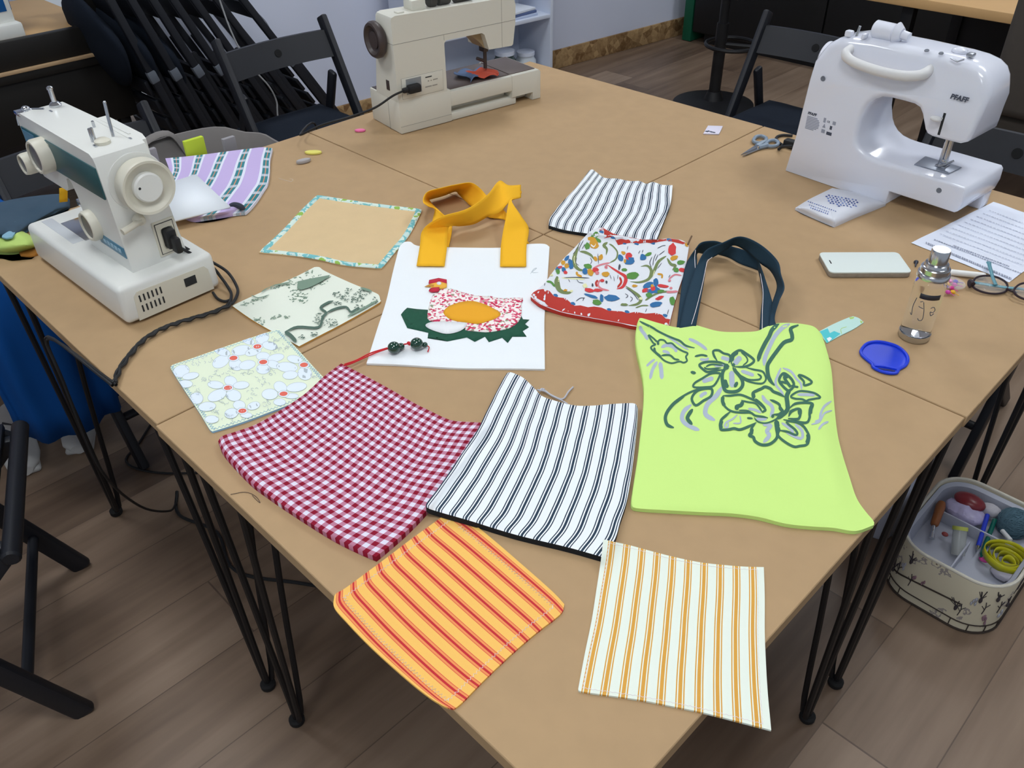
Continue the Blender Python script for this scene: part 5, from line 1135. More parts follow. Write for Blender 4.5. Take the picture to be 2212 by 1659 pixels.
# ---- folded chairs leaning in a stack
first = None
FY = [0.215, 0.300, 0.390, 0.475, 0.565, 0.66, 0.77]
SL = [0.27 + 0.35*k/6 for k in range(7)]
LEAN = math.atan(0.62)
stackroots = []
ordn = ['first folded chair from the right of the leaning stack', 'second folded chair from the right of the leaning stack', 'third folded chair from the right of the leaning stack', 'middle folded chair of the leaning stack', 'third folded chair from the left of the leaning stack', 'second folded chair from the left of the leaning stack', 'leftmost folded chair of the leaning stack, against the workbench']
for k, y in enumerate(FY):
    lab = 'black ' + ordn[6-k]
    Lc = (-2.312 + 0.004*(k % 2), y + 0.48*SL[k], 0.012); LEAN = math.atan(SL[k])
    if first is None:
        first = thing('folded_chair', lab, 'chair', Lc, 0, group='folded chairs leaning by the wall')
        for sx in (-1, 1):
            q = MB(); q.box(sx*0.19-0.011, sx*0.19+0.011, -0.014, 0.014, 0, 0.90, 0.005); q.build('long_leg', M_bw, first)
            q = MB(); q.box(sx*0.165-0.011, sx*0.165+0.011, 0.015, 0.040, 0.02, 0.62, 0.005); q.build('short_leg', M_bw, first)
        q = MB(); q.box(-0.178, 0.178, -0.008, 0.006, 0.78, 0.86, 0.003); q.build('back_slat', M_bw, first)
        for j in range(5):
            q = MB(); q.box(-0.176, 0.176, -0.034, -0.020, 0.20+j*0.075, 0.258+j*0.075, 0.003); q.build('seat_slat', M_bw, first)
        q = MB(); q.box(0.180, 0.203, -0.016, 0.016, 0.545, 0.590, 0.004); q.build('felt_pad', M_pad, first)
        first.rotation_euler = (LEAN, 0, 0)
        r = first
    else:
        r = dup(first, Lc, 0, lab); r.rotation_euler = (LEAN, 0, 0)
    stackroots.append(r)
for k in (0, 1, 2):
    q = MB(); q.sphere((0, 0, 0), 1, 0, 28, (0.185, 0.040, 0.17))
    for v in q.bm.verts: v.co += Vector((0.01*nz(v.co.y*9, v.co.z*9), 0.008*nz(v.co.z*12, v.co.x*9), 0)) + Vector((0.025, -0.062, 0.70 - 0.03*k))
    q.build('seat_cushion', M_cush, stackroots[k], angle=180)
M_wcab = mat('pale_grey_cable', srgb(160, 162, 164), 0.6)
hx = lambda u, v, x: hitplane(u, v, (x, 0, 0), (1, 0, 0))
q = MB(); q.tube([hx(455, -60, -2.08), hx(478, 10, -2.08), hx(497, 62, -2.07), hx(520, 110, -2.06), hx(548, 150, -2.05), hx(580, 185, -2.05), hx(596, 215, -2.06), hx(599, 240, -2.06), hx(600, 300, -2.07), Vector((-2.1, 0.55, 0.005))], 0.0032, 8, 0, smooth=5)
tag(q.build('cable', M_wcab, None, world='c'), 'pale cable hanging in front of the folded chairs', 'cable')
q = MB(); q.tube([hx(505, -40, -2.5), hx(520, 2, -2.5), hx(548, 22, -2.5), hx(575, 48, -2.5), hx(588, 80, -2.5), hx(592, 130, -2.5), hx(592, 200, -2.5)], 0.0022, 8, 0, smooth=5)
tag(q.build('cable', mat('grey_cable', srgb(140, 146, 158), 0.6), None, world='c'), 'thin grey cable against the white wall above the folding chair', 'cable')
# ---- black framed workbench at the left with a sewing machine on it
M_blkf = mat('black_lacquer', srgb(24, 22, 20), 0.5, noise=0.15, nscale=8)
M_oak = mat('light_wood_top', srgb(204, 164, 112), 0.5, noise=0.08, nscale=6)
wb = thing('workbench', 'black framed workbench with a light wood top beside the folded chairs', 'workbench', (-2.3, -0.4, 0))
q = MB(); q.box(-0.62, -0.0125, -0.75, 0.545, 0.695, 0.722, 0.003); q.build('worktop', M_oak, wb)
q = MB(); q.box(-0.012, 0.02, -0.75, 0.568, 0.640, 0.731, 0.003); q.build('front_rail', M_blkf, wb)
q = MB(); q.box(-0.03, 0.02, 0.500, 0.568, 0.731, 1.35, 0.003); q.build('upright', M_blkf, wb)
q = MB(); q.box(-0.02, 0.030, -0.75, 0.575, 0.628, 0.6395, 0.002); q.build('edge_strip', mat('raw_wood_strip', srgb(182, 152, 116), 0.6), wb)
q = MB(); q.box(-0.62, 0.026, -0.75, 0.570, 0.600, 0.6275, 0.002); q.box(-0.60, 0.012, -0.75, 0.575, 0.39, 0.60, 0.002); q.build('drawer_case', M_blkf, wb)
for x in (-0.58, -0.03):
    for y in (-0.70, 0.53):
        q = MB(); q.box(x-0.02, x+0.02, y-0.02, y+0.02, 0.0, 0.392, 0.002); q.build('leg', M_blkf, wb)
q = MB(); q.box(-0.60, -0.585, -0.70, 0.53, 0.04, 0.392, 0.002); q.build('back_panel', mat('grey_board', srgb(104, 98, 94), 0.8), wb)
M_dkblue = mat('royal_blue_panel', srgb(24, 88, 150), 0.4)
bs = thing('sewing_machine', 'white sewing machine with a blue panel, on the black workbench', 'sewing machine', (-2.395, -0.135, 0.722), math.radians(-88))
q = MB(); q.box(-0.02, 0.36, -0.10, 0.075, 0.001, 0.05, 0.008); q.build('base', M_ivory, bs)
q = MB(); xz(q, [(-.01, .049), (.08, .049), (.075, .20), (.23, .20), (.235, .13), (.32, .13), (.325, .27), (.31, .285), (0, .285), (-.012, .27)], -0.07, 0.045, 0.004); q.build('arm_and_column', M_ivory, bs)
q = MB(); q.box(0.006, 0.074, 0.0445, 0.047, 0.085, 0.19, 0.001); q.box(-.0125, -.009, -.06, .04, .085, .26, .001); q.build('front_panel', M_dkblue, bs)
# ---- white shelf unit by the wall
M_shelf = mat('white_melamine', srgb(214, 222, 238), 0.45)
sh = thing('shelf_unit', 'white shelf unit against the wall behind the cream sewing machine', 'shelf', (-2.1, 1.87, 0), math.radians(-5.9+0))
sh.rotation_euler = (0, 0, -math.atan2(0.495, 4.78))
q = MB(); q.box(-0.262, 0, 0.382, 0.400, 0, 1.1, 0.001); q.build('side_panel', M_shelf, sh)
q = MB(); q.box(-0.262, 0, -0.40, -0.382, 0, 1.1, 0.001); q.build('side_panel', M_shelf, sh)
q = MB(); q.box(-0.262, -0.254, -0.382, 0.382, 0, 1.1, 0.001); q.build('back_panel', M_shelf, sh)
for z in (0.03, 0.395, 0.76, 1.082):
    q = MB(); q.box(-0.254, -0.002, -0.382, 0.382, z, z+0.018, 0.001); q.build('shelf_board', M_shelf, sh)
Ms_ = wm(sh)
M_jar = mat('clear_glass', (0.93, 0.96, 0.97, 1), 0.03, trans=1.0, ior=1.3)
def on_shelf(x, y, z): return Ms_ @ Vector((x, y, z))
for k, (y, r_, h_, col, lab) in enumerate(((0.30, 0.055, 0.17, srgb(196, 204, 212), 'clear jar of pale fabric pieces on the lower shelf, rightmost'), (0.16, 0.06, 0.20, srgb(60, 78, 76), 'dark green bottle like jar on the lower shelf'), (0.02, 0.05, 0.15, srgb(122, 116, 70), 'olive jar on the lower shelf, left of the dark green one'))):
    t_ = thing('storage_jar', lab, 'jar', on_shelf(-0.10, y, 0.0485), group='jars on the white shelf')
    q = MB(); q.lathe([(0, 0), (r_, 0), (r_, h_*0.8), (r_*0.8, h_*0.88), (r_*0.8, h_*0.95), (0, h_*0.95)], 24); q.build('jar_body', mat('jar_tint_%d' % k, col, 0.25), t_)
    q = MB(); q.lathe([(0, h_*0.951), (r_*0.86, h_*0.951), (r_*0.86, h_*1.05), (0, h_*1.05)], 24); q.build('lid', M_shelf, t_)
    if k == 0:
        q = MB()
        for i in range(5): q.tube([Vector((r_*math.cos(-0.7+i*.12)*1.01, r_*math.sin(-0.7+i*.12)*1.01, h_*(0.15+i*0.06))), Vector((r_*math.cos(-0.5+i*.12)*1.01, r_*math.sin(-0.5+i*.12)*1.01, h_*(0.22+i*0.06)))], 0.006, 6, i % 2)
        q.build('fabric_pieces', [mat('rose_scrap', srgb(206, 110, 116), 0.8), mat('sage_scrap', srgb(110, 120, 100), 0.8)], t_)
for k in range(3):
    q = MB(); q.box(-0.10, 0.10, -0.13+k*0.01, 0.12-k*0.008, 0, 0.012, 0.002)
    o = q.build('booklet', mat(('pale_blue_cover', 'slate_blue_cover', 'white_cover')[k], (srgb(186, 198, 224), srgb(92, 108, 150), srgb(222, 228, 238))[k], 0.6)); o.location = on_shelf(-0.125, 0.20, 0.4135 + k*0.0125); o.rotation_euler = (0, 0, -0.1 + 0.06*k)
    tag(o, ('pale blue booklet, bottom of the pile on the upper shelf', 'slate blue booklet, middle of the pile on the upper shelf', 'white booklet, top of the pile on the upper shelf')[k], 'booklet', 'booklets on the white shelf')
# ---- far right: bar stool, black cabinet, desk, upholstered chair
bsx, bsy = -1.352, 2.725
st = thing('bar_stool', 'black bar stool with round base and foot ring', 'stool', (bsx, bsy, 0))
q = MB(); q.lathe([(0, 0), (0.205, 0), (0.205, 0.008), (0.17, 0.016), (0.05, 0.028), (0.034, 0.07), (0, 0.07)], 40); q.build('base', M_blk, st)
q = MB(); q.cyl((0, 0, 0.06), (0, 0, 0.40), 0.029, seg=20); q.cyl((0, 0, 0.40), (0, 0, 0.72), 0.022, seg=20); q.build('column', M_blk, st)
q = MB(); q.tube([(0.045+0.125*math.cos(2*PI*i/32), 0.03+0.125*math.sin(2*PI*i/32), 0.30) for i in range(32)], 0.010, 8, closed=True); q.tube([(0.0, 0.0, 0.30), (0.16, 0.07, 0.30)], 0.010, 8); q.build('foot_ring', M_blk, st)
q = MB(); q.lathe([(0, 0.715), (0.17, 0.715), (0.18, 0.74), (0.17, 0.775), (0, 0.78)], 32); q.build('seat', M_blkp, st)
cb = thing('cabinet', 'long black cabinet with a green end edge along the far wall', 'cabinet', (-0.235, 3.6, 0))
q = MB(); q.box(-1.87, 2.4, 0, 0.35, 0.06, 1.0, 0.003); q.build('carcass', mat('black_laminate', srgb(22, 24, 26), 0.6), cb)
q = MB(); q.box(-1.935, -1.872, -0.012, 0.30, 0.004, 1.0, 0.002); q.build('end_panel', mat('green_edge', srgb(8, 88, 62), 0.5), cb)
q = MB(); q.box(-1.80, 2.35, 0.03, 0.33, 0.0, 0.06, 0.001); q.build('plinth', M_blkp, cb)
for k in range(5):
    q = MB(); q.box(-1.86+k*0.85, -1.02+k*0.85, -0.018, -0.0005, 0.07, 0.99, 0.003); q.build('door', mat('black_laminate_door', srgb(20, 21, 23), 0.55), cb)
dk = thing('desk', 'light wood desk with black legs at the far right', 'desk', (0.55, 2.62, 0))
q = MB(); q.box(-1.1, 1.1, -0.34, 0.36, 0.708, 0.742, 0.003); q.build('desktop', M_oak, dk)
for x in (-0.88, 0.95):
    for y in (-0.26, 0.28):
        q = MB(); q.box(x-0.022, x+0.022, y-0.022, y+0.022, 0, 0.708, 0.002); q.build('leg', M_blk, dk)
q = MB(); q.box(-0.9, 0.97, 0.27, 0.288, 0.25, 0.70, 0.002); q.build('modesty_panel', mat('charcoal_panel', srgb(30, 31, 33), 0.7), dk)
oc = thing('upholstered_chair', 'taupe upholstered chair cut off by the right edge', 'chair', (0.345, 2.02, 0), PI/2)
M_tau = mat('taupe_fabric', srgb(74, 68, 62), 0.95, noise=0.08, nscale=60)
q = MB(); q.box(-0.075, -0.005, -0.235, 0.235, 0.50, 0.93, 0.032, seg=5)
for v in q.bm.verts:
    k = 1 - 0.10*((v.co.z-0.72)/0.22)**2; v.co.y *= k; v.co.x += 0.05*(v.co.y/0.235)**2
q.build('backrest', M_tau, oc, angle=180)
q = MB(); q.box(0.0, 0.46, -0.235, 0.235, 0.42, 0.50, 0.03, seg=4); q.build('seat', M_tau, oc)
q = MB(); q.cyl((0.22, 0, 0.08), (0.22, 0, 0.42), 0.03); q.build('column', M_blk, oc)
for k in range(5):
    a_ = 2*PI*k/5; q = MB(); q.tube([(0.22, 0, 0.10), (0.22+0.28*math.cos(a_), 0.28*math.sin(a_), 0.055)], 0.018, 8); q.sphere((0.22+0.28*math.cos(a_), 0.28*math.sin(a_), 0.026), 0.025, 0, 12); q.build('leg', M_blk, oc)
# ---- grey fabric tote on the chair
tb = thing('fabric_tote', 'grey fabric tote bag with lime and grey patches standing on a chair', 'bag', (-0.965, -0.225, 0.4475))
M_gb = mat('taupe_grey_canvas', srgb(122, 118, 116), 0.95, noise=0.06, nscale=40)
q = MB(); R_ = []
for z, hx_, hy_, cx in ((0.0, 0.07, 0.20, 0), (0.02, 0.08, 0.215, 0), (0.14, 0.09, 0.235, 0.0), (0.235, 0.11, 0.255, -0.01), (0.262, 0.115, 0.262, -0.015), (0.262, 0.109, 0.256, -0.015), (0.20, 0.085, 0.24, 0.0), (0.05, 0.07, 0.205, 0.0)):
    row = []
    for i in range(48):
        c_, s_ = math.cos(2*PI*i/48), math.sin(2*PI*i/48); y = hy_*math.copysign(abs(s_)**0.75, s_)
        x = cx + hx_*math.copysign(abs(c_)**0.6, c_) + 0.006*nz(i*.4, z*9)
        row.append(Vector((x, y, z*(1.0 - 0.22*max(0, s_)**2 - 0.05*max(0, -s_)) + (0.012*nz(i*.3, 3) - 0.010*c_)*(z > .2))))
    R_.append(row)
q.grid(R_, closed_u=True); q.bm.faces.new([v for v in q.bm.verts][:48][::-1]); q.build('bag_body', M_gb, tb)
q = MB(); q.tube([(-0.105, -0.10, 0.22), (-0.115, -0.07, 0.275), (-0.115, 0.00, 0.283), (-0.105, 0.03, 0.22)], 0.012, 8, 0, smooth=5, flat=0.4); q.build('handle', M_gb, tb)
for (u0, v0), (u1, v1), c_, nm, xx in (((398, 307), (452, 345), srgb(190, 212, 60), 'lime_patch', 0.108), ((482, 302), (517, 335), srgb(150, 148, 152), 'grey_patch', 0.106), ((318, 325), (355, 382), srgb(142, 141, 146), 'grey_patch', 0.106)):
    a_, b_ = loc_x(tb, u0, v0, xx), loc_x(tb, u1, v1, xx)
    q = MB(); q.box(xx-0.012, xx, min(a_.y, b_.y), max(a_.y, b_.y), b_.z-0.02, a_.z, 0.002); o = q.build(nm, mat(nm + '_cotton', c_, 0.9), tb)
# ---- white carrier bag under the table
t_ = thing('carrier_bag', 'white carrier bag standing on the floor behind the hairpin legs', 'bag', (0.605, 0.62, 0), math.radians(5))
q = MB(); R_ = []
for z, hx_, hy_ in ((0.001, .045, .15), (.02, .05, .16), (.15, .045, .165), (.24, .012, .17), (.255, .008, .172)):
    R_.append([Vector((hx_*math.copysign(abs(math.cos(2*PI*i/40))**0.6, math.cos(2*PI*i/40)) + .010*nz(i*.6, z*14), hy_*math.copysign(abs(math.sin(2*PI*i/40))**0.6, math.sin(2*PI*i/40)), z)) for i in range(40)])
q.grid(R_, closed_u=True); q.bm.faces.new([v for v in q.bm.verts][:40][::-1]); q.build('bag_body', mat('white_plastic_film', srgb(196, 200, 216), 0.4), t_)
q = MB(); q.tube([(0, -.06, .25), (.01, -.05, .30), (.012, .05, .31), (0, .06, .25)], 0.007, 8, 0, smooth=5, flat=0.4); q.build('handle', MATS['white_plastic_film'], t_)
# ================================================================ SMALL THINGS ON THE TABLES
# ---- lilac striped drawstring bag and white card
LIL = srgb(198, 180, 226); LW = srgb(226, 230, 244); TL = srgb(62, 132, 142); OR_ = srgb(214, 150, 116)
t = NT('lilac_stripe', rough=0.9); uu, vv = t.uv()
LP = 0.058
f_ = t.math('FRACT', t.math('ADD', t.math('DIVIDE', uu, LP), 0.06)); base_ = t.ramp(f_, [(0.0, LIL), (0.28, LW), (0.38, TL), (0.49, OR_), (0.53, TL), (0.64, LW), (0.74, LIL)])
dv = t.math('FRACT', t.math('DIVIDE', vv, 0.034)); knot = t.math('MULTIPLY', t.math('LESS_THAN', t.math('ABSOLUTE', t.math('SUBTRACT', dv, 0.5)), 0.14), t.math('LESS_THAN', t.math('ABSOLUTE', t.math('SUBTRACT', f_, 0.51)), 0.12))
M_lil = t.out(t.mix(t.math('MULTIPLY', knot, 0.6), base_, LW))
t.bump(t.noise(t.u, 1400, 2), 0.25, 0.0008)
def lilw(x, y, W, H):
    g = max(0, y/H-0.35); c = W*0.62
    k = 0.007*math.sin((x-c)/(0.012 + 0.03*(1-g))*1.0)*g*1.3 + 0.004*nz(x*14, y*14, 2) + 0.012*math.exp(-((x-W*0.52 + (y-H*.6)*0.5)/0.02)**2)*g
    return k
a = Cloth([(357, 342), (400, 338), (445, 333), (506, 325), (540, 321), (566, 318), (588, 320)], [(588, 320), (583, 345), (582, 372), (578, 395), (570, 408), (556, 430), (540, 450), (530, 459)], [(356, 405), (380, 450), (410, 472), (450, 468), (495, 462), (530, 459)], [(357, 342), (364, 362), (362, 376), (358, 392), (356, 405)],
          0.007, 0.014, 60, 50, wr=lilw, rad=0.02, lift=0.001)
B_lil = a.bvh
lb = root_at(a, 'drawstring_pouch', 'lilac drawstring pouch with teal stripes under the white card', 'pouch')
a.build('pouch_body', [M_lil], lb)
q = MB(); q.tube([at(498, 446, TZ+.016), at(505, 443, TZ+.018), at(514, 444, TZ+.018), at(522, 448, TZ+.016), at(524, 452, TZ+.012)], 0.006, 8, 0, smooth=4); q.build('gathered_neck', mat('dark_gather_lining', srgb(58, 62, 76), 0.95), lb, world=True)
zc = 0.024
P = [at(u, v, TZ+z) for u, v, z in ((349, 402, zc), (424, 379, zc+.004), (498, 449, zc-.006), (386, 477, zc-.008))]
P[0] = P[0] + (P[0]-P[1])*0.15; P[3] = P[3] + (P[3]-P[2])*0.10
q = MB()
cen = sum(P, Vector())/4; q.grid([[P[0]+Vector((0, 0, 0.0012)), P[1]+Vector((0, 0, 0.0012))], [P[3]+Vector((0, 0, 0.0012)), P[2]+Vector((0, 0, 0.0012))]])
tag(q.build('card', mat('white_card', srgb(236, 242, 248), 0.55), None, world='c', solid=0.0035), 'blank white card resting on the lilac pouch', 'card')
# ---- chalks, bits
def chip(name, px, sz, ang, col, label, cat, rough=0.7, h=0.006):
    p = at(px[0], px[1], TZ); q = MB(); n = 12
    q.prism([(sz[0]*math.cos(2*PI*i/n)*(1+.12*nz(i*1.7, sz[0]*99)), sz[1]*math.sin(2*PI*i/n)*(1+.12*nz(i*2.1, 5))) for i in range(n)], 0.0003, h, h*0.35)
    o = q.build(name, mat(name+'_colour', col, rough), None); o.location = p; o.rotation_euler = (0, 0, ang); return tag(o, label, cat)
chip('yellow_chalk', (677, 332), (0.020, 0.010), 0.75, srgb(226, 218, 110), 'small yellow tailor chalk lying on the far left table edge', 'chalk')
chip('grey_eraser', (656, 352), (0.017, 0.008), 1.35, srgb(172, 168, 168), 'small grey eraser beside the yellow chalk', 'eraser', h=0.009)
chip('pink_bit', (778, 284), (0.013, 0.008), 0.8, srgb(244, 120, 172), 'small bright pink scrap near the cream sewing machine', 'scrap', h=0.005)
tp = [at(u, v, TZ) for u, v in ((1529, 274), (1561, 275), (1553, 292), (1519, 291))]
tg = thing('needle_card', 'little white card with black marks on the far table', 'card', sum(tp, Vector())/4)
q = MB(); q.prism([(p.x, p.y) for p in reversed(tp)], TZ+.0005, TZ+.0035, .0004); q.build('card_body', mat('white_plastic_card', srgb(226, 222, 238), 0.4), tg, world=True)
q = MB()
for u, v, s_ in ((1527, 284, .004), (1531, 283, .003), (1537, 285, .004), (1542, 286, .0035)): p = at(u, v, TZ+.0036); q.box(p.x-s_, p.x+s_, p.y-s_*.8, p.y+s_*.8, p.z-.0004, p.z+.0003)
q.build('printed_mark', M_logo, tg, world=True)
# ---- lint and loose threads
for pts, lab in (([(602, 385), (615, 389), (628, 392), (633, 388), (626, 386)], 'pale lint thread between the lilac pouch and the beige mat'), ([(498, 1068), (530, 1063), (552, 1072), (562, 1086), (553, 1079), (545, 1070)], 'dark thread end on the table edge left of the gingham pouch')):
    q = MB(); q.tube([at(u, v, TZ+.0008) for u, v in pts], 0.0004, 5, 0, smooth=5)
    tag(q.build('thread', mat('pale_thread' if 'pale' in lab else 'dark_thread', srgb(226, 214, 200) if 'pale' in lab else srgb(90, 74, 66), 0.8), None, world='c'), lab, 'thread')
# ---- scissors
sc_t = thing('scissors', 'open grey handled scissors behind the white sewing machine', 'scissors', at(1640, 312, TZ))
M_sg = mat('blue_grey_plastic', srgb(128, 144, 160), 0.4)
for nm, ring, path in (('left', [(1628, 302), (1634, 295), (1646, 294), (1655, 299), (1652, 306), (1640, 309), (1630, 307)], [(1600, 337), (1628, 320), (1648, 309)]), ('right', [(1656, 309), (1662, 304), (1674, 303), (1681, 308), (1678, 314), (1666, 316), (1658, 314)], [(1604, 338), (1632, 322), (1656, 314)])):
    q = MB(); q.tube([at(u, v, TZ+.006) for u, v in ring], 0.0042, 8, 0, smooth=4, closed=True); q.tube([at(path[2][0], path[2][1], TZ+.006), at(path[1][0]+6, path[1][1]-3, TZ+.006)], [.007, .0055], 8, 0); h_ = q.build('handle', M_sg, sc_t, world=True)
    q = MB(); A_, B_2 = at(path[0][0], path[0][1], TZ+.003), at(path[1][0]+6, path[1][1]-3, TZ+.005); d_ = (B_2-A_).normalized(); n_s = Vector((-d_.y, d_.x, 0))
    q.prism([(A_.x, A_.y), ((B_2+n_s*.006).x, (B_2+n_s*.006).y), ((B_2-n_s*.006).x, (B_2-n_s*.006).y)][::(-1 if nm == 'x' else 1)], TZ+.0025+(.002 if nm == 'left' else 0), TZ+.0042+(.002 if nm == 'left' else 0)); q.build('blade', M_steel, sc_t, world=True)
q = MB(); p = at(1637, 317, TZ+.008); q.cyl(p-Vector((0, 0, .005)), p+Vector((0, 0, .003)), .004, seg=14, bev=.001); q.build('pivot_screw', M_chr, sc_t, world=True)
# ---- cords of the white machine
q = MB(); q.tube([at(1712, 316, TZ+.03), at(1700, 316, TZ+.022), at(1688, 318, TZ+.012), at(1682, 322, TZ+.006), at(1690, 314, TZ+.004), at(1680, 306, TZ+.004), at(1677, 297, TZ+.004), at(1690, 292, TZ+.004), at(1712, 293, TZ+.004)], 0.0032, 8, 0, smooth=5)
q.box(-.012, .02, -.010, .010, 0, .018, .003, M=Matrix.Translation(at(1704, 318, TZ+.001)))
tag(q.build('power_cord', M_cable, None, world='c'), 'black cord and plug sticking out behind the white sewing machine', 'cable')
# ---- white sachet with blue emblem
a = Cloth([(1798, 406), (1840, 414), (1880, 426), (1914, 440)], [(1914, 440), (1880, 454), (1840, 470), (1803, 487)], [(1718, 449), (1745, 462), (1775, 475), (1803, 487)], [(1798, 406), (1775, 417), (1745, 432), (1718, 449)],
          0.005, 0.022, 30, 30, rad=0.02, wr=lambda x, y, W, H: 0.001*nz(x*30, y*30))
zs = lambda L: Z(1710, 400, 220/1270, L)
for r_ in range(6):
    for c_ in range(10):
        u = 420 + c_*42 + r_*16 + random.uniform(-5, 5); v = 118 + r_*26 + c_*8 + random.uniform(-3, 3)
        cx, cy = (u-620)/215, (v-190 - (u-620)*0.18)/78
        if cx*cx + cy*cy < 1: a.blob(zs([(u, v)])[0], 2.6, 1.5, 0.3, 2 + random.choice((0, 0, 1)), 7, 0.25)
for y0, x0, n, h_ in ((205, 210, 14, 2.0), (250, 225, 10, 1.8), (285, 240, 9, 2.6)):
    for k in range(n): a.blob(zs([(x0 + k*26, y0 + k*9.5)])[0], 1.5, h_*.55, 0.25, 2 + (k % 3 == 0), 6, 0.2)
tag(a.build('sachet', [mat('white_sachet_film', srgb(214, 217, 226), 0.35, spec=0.5), MATS['white_sachet_film'], mat('indigo_print', srgb(62, 82, 148), 0.6), mat('mid_blue_print', srgb(104, 128, 190), 0.6)]), 'puffy white sachet with a blue emblem in front of the white sewing machine', 'sachet')
# ---- phone in a white case
pp = [at(u, v, TZ+.010) for u, v in ((1771, 547), (1944, 545), (1966, 590), (1789, 589))]
ctr = sum(pp, Vector())/4; ex = ((pp[1]-pp[0]) + (pp[2]-pp[3])).normalized(); ang = math.atan2(ex.y, ex.x)
hl = ((pp[1]-pp[0]).length + (pp[2]-pp[3]).length)/4; hw_ = ((pp[3]-pp[0]).length + (pp[2]-pp[1]).length)/4
ph = thing('phone', 'phone in a white flip case lying on the right table', 'phone', (ctr.x, ctr.y, TZ), ang)
def rrect(hx_, hy_, r_, n=5):
    out = []
    for cx, cy, a0 in ((hx_-r_, hy_-r_, 0), (-hx_+r_, hy_-r_, 90), (-hx_+r_, -hy_+r_, 180), (hx_-r_, -hy_+r_, 270)):
        for k in range(n+1): q_ = math.radians(a0 + 90*k/n); out.append((cx + r_*math.cos(q_), cy + r_*math.sin(q_)))
    return out
q = MB(); q.prism(rrect(hl, hw_, .009), .0005, .0085, .001); q.build('case_back', mat('worn_grey_leather', srgb(148, 138, 124), 0.7, noise=0.3, nscale=120), ph)
q = MB(); q.prism(rrect(hl, hw_, .009), .0086, .0115, .001); cv = q.build('case_cover', mat('pearl_white_leather', srgb(222, 232, 228), 0.5), ph)
q = MB(); q.box(-hl+.010, -hl+.012, -.006, .006, .0114, .0119, .0001); q.build('speaker_slot', M_slot, cv)
# ---- screw
s0_ = at(1979, 566, TZ+.003); s1_ = at(1977, 581, TZ+.0015)
q = MB(); d_ = (s1_-s0_).normalized(); q.lathe([(0, 0), (.0042, 0), (.0040, .0015), (.0018, .004), (.0015, .013), (0, .019)], 14, 0, axm(s0_, d_)); tag(q.build('screw', mat('dark_screw', srgb(66, 70, 82), 0.35, metal=0.6), None, world='c'), 'small dark screw between the phone and the glass bottle', 'screw')
# ---- paper sheet, pen
pc = [at(u, v, TZ+.0008) for u, v in ((1968, 525), (2146, 436), (2330, 500), (2180, 610))]
n = 24; G_ = [[(pc[0]*(1-i/n)+pc[1]*(i/n))*(1-j/n) + (pc[3]*(1-i/n)+pc[2]*(i/n))*(j/n) + Vector((0, 0, .0004+.0012*nz(i*.2, j*.2))) for i in range(n+1)] for j in range(n+1)]
pg = thing('paper_sheet', 'printed white paper sheet at the right edge of the table', 'paper', G_[n//2][n//2])
q = MB(); q.grid(G_); q.build('sheet', mat('white_paper', srgb(226, 232, 246), 0.8), pg, world=True)
def onp(u, v): return at(u, v, TZ + .0026)
q = MB()
def txt(p0, p1, hgt, dens=1.0, wob=0):
    A_, B_2 = Vector((*p0, 0)), Vector((*p1, 0)); L_ = (B_2-A_).length; k = 0.0
    while k < L_:
        w_ = random.uniform(2.0, 5.0)*dens; c0 = A_.lerp(B_2, k/L_); c1 = A_.lerp(B_2, min(1, (k+w_)/L_))
        vs = [onp(c0.x, c0.y - hgt/2), onp(c1.x, c1.y - hgt/2), onp(c1.x, c1.y + hgt/2), onp(c0.x, c0.y + hgt/2)]
        q.grid([[vs[0], vs[1]], [vs[3], vs[2]]]); k += w_ + random.uniform(0.8, 2.2)*dens
for (p0, p1, h_) in (((2000, 524), (2185, 602), 4.2), ((2018, 517), (2205, 590), 2.0), ((2060, 530), (2180, 575), 2.0)): txt(p0, p1, h_)
q.build('print_heading', mat('grey_ink', srgb(150, 156, 174), 0.8), pg, world=True)
q = MB()
for k in range(9):
    t_ = 0.10 + k*0.088; p0 = (2010 + 150*t_ + 6, 512 - 72*t_); p1 = (p0[0]+180, p0[1]+68)
    txt(p0, p1, 1.2, 1.4)
q.build('print_lines', mat('pale_ink', srgb(190, 196, 212), 0.8), pg, world=True)
q = MB(); A_, B_2 = at(2022, 585, TZ+.0065), at(2128, 596, TZ+.0065); d_ = (B_2-A_).normalized(); L_ = (B_2-A_).length
q.lathe([(0, -.004), (.0015, -.004), (.0045, .006), (.0055, .010), (.0055, L_-.003), (.0045, L_), (0, L_)], 18, 0, axm(A_, d_)); tag(q.build('pen', mat('white_pen_plastic', srgb(232, 232, 228), 0.3), None, world='c'), 'white pen lying between the bottle and the spectacles', 'pen')
# ---- bag of pins
pz = at(2052, 617, TZ); pk = thing('pin_bag', 'small clear bag of pink and purple pins by the bottle', 'pins', pz)
q = MB(); q.sphere((0, 0, .006), .024, 0, 20, (1, .9, .26)); q.build('film', mat('clear_film', (0.97, 0.97, 0.98, 1), 0.15, alpha=0.18), pk)
cols = [srgb(214, 76, 176), srgb(214, 76, 176), srgb(96, 72, 200), srgb(236, 180, 50), srgb(200, 90, 190), srgb(222, 60, 150)]
for k, (u, v) in enumerate(((2040, 603), (2052, 607), (2064, 608), (2046, 613), (2036, 628), (2056, 622), (2062, 615), (2048, 631), (2042, 618), (2058, 631))):
    p = at(u, v, TZ + .006); q = MB(); q.sphere((0, 0, 0), .0045, 0, 10, (1, .8, .8)); q.tube([(0.003, 0, 0), (.012, .004*((-1)**k), 0)], .0006, 5)
    o = q.build('pin', mat('pin_head_%d' % (k % 6), cols[k % 6], 0.35), pk); o.location = p - pz
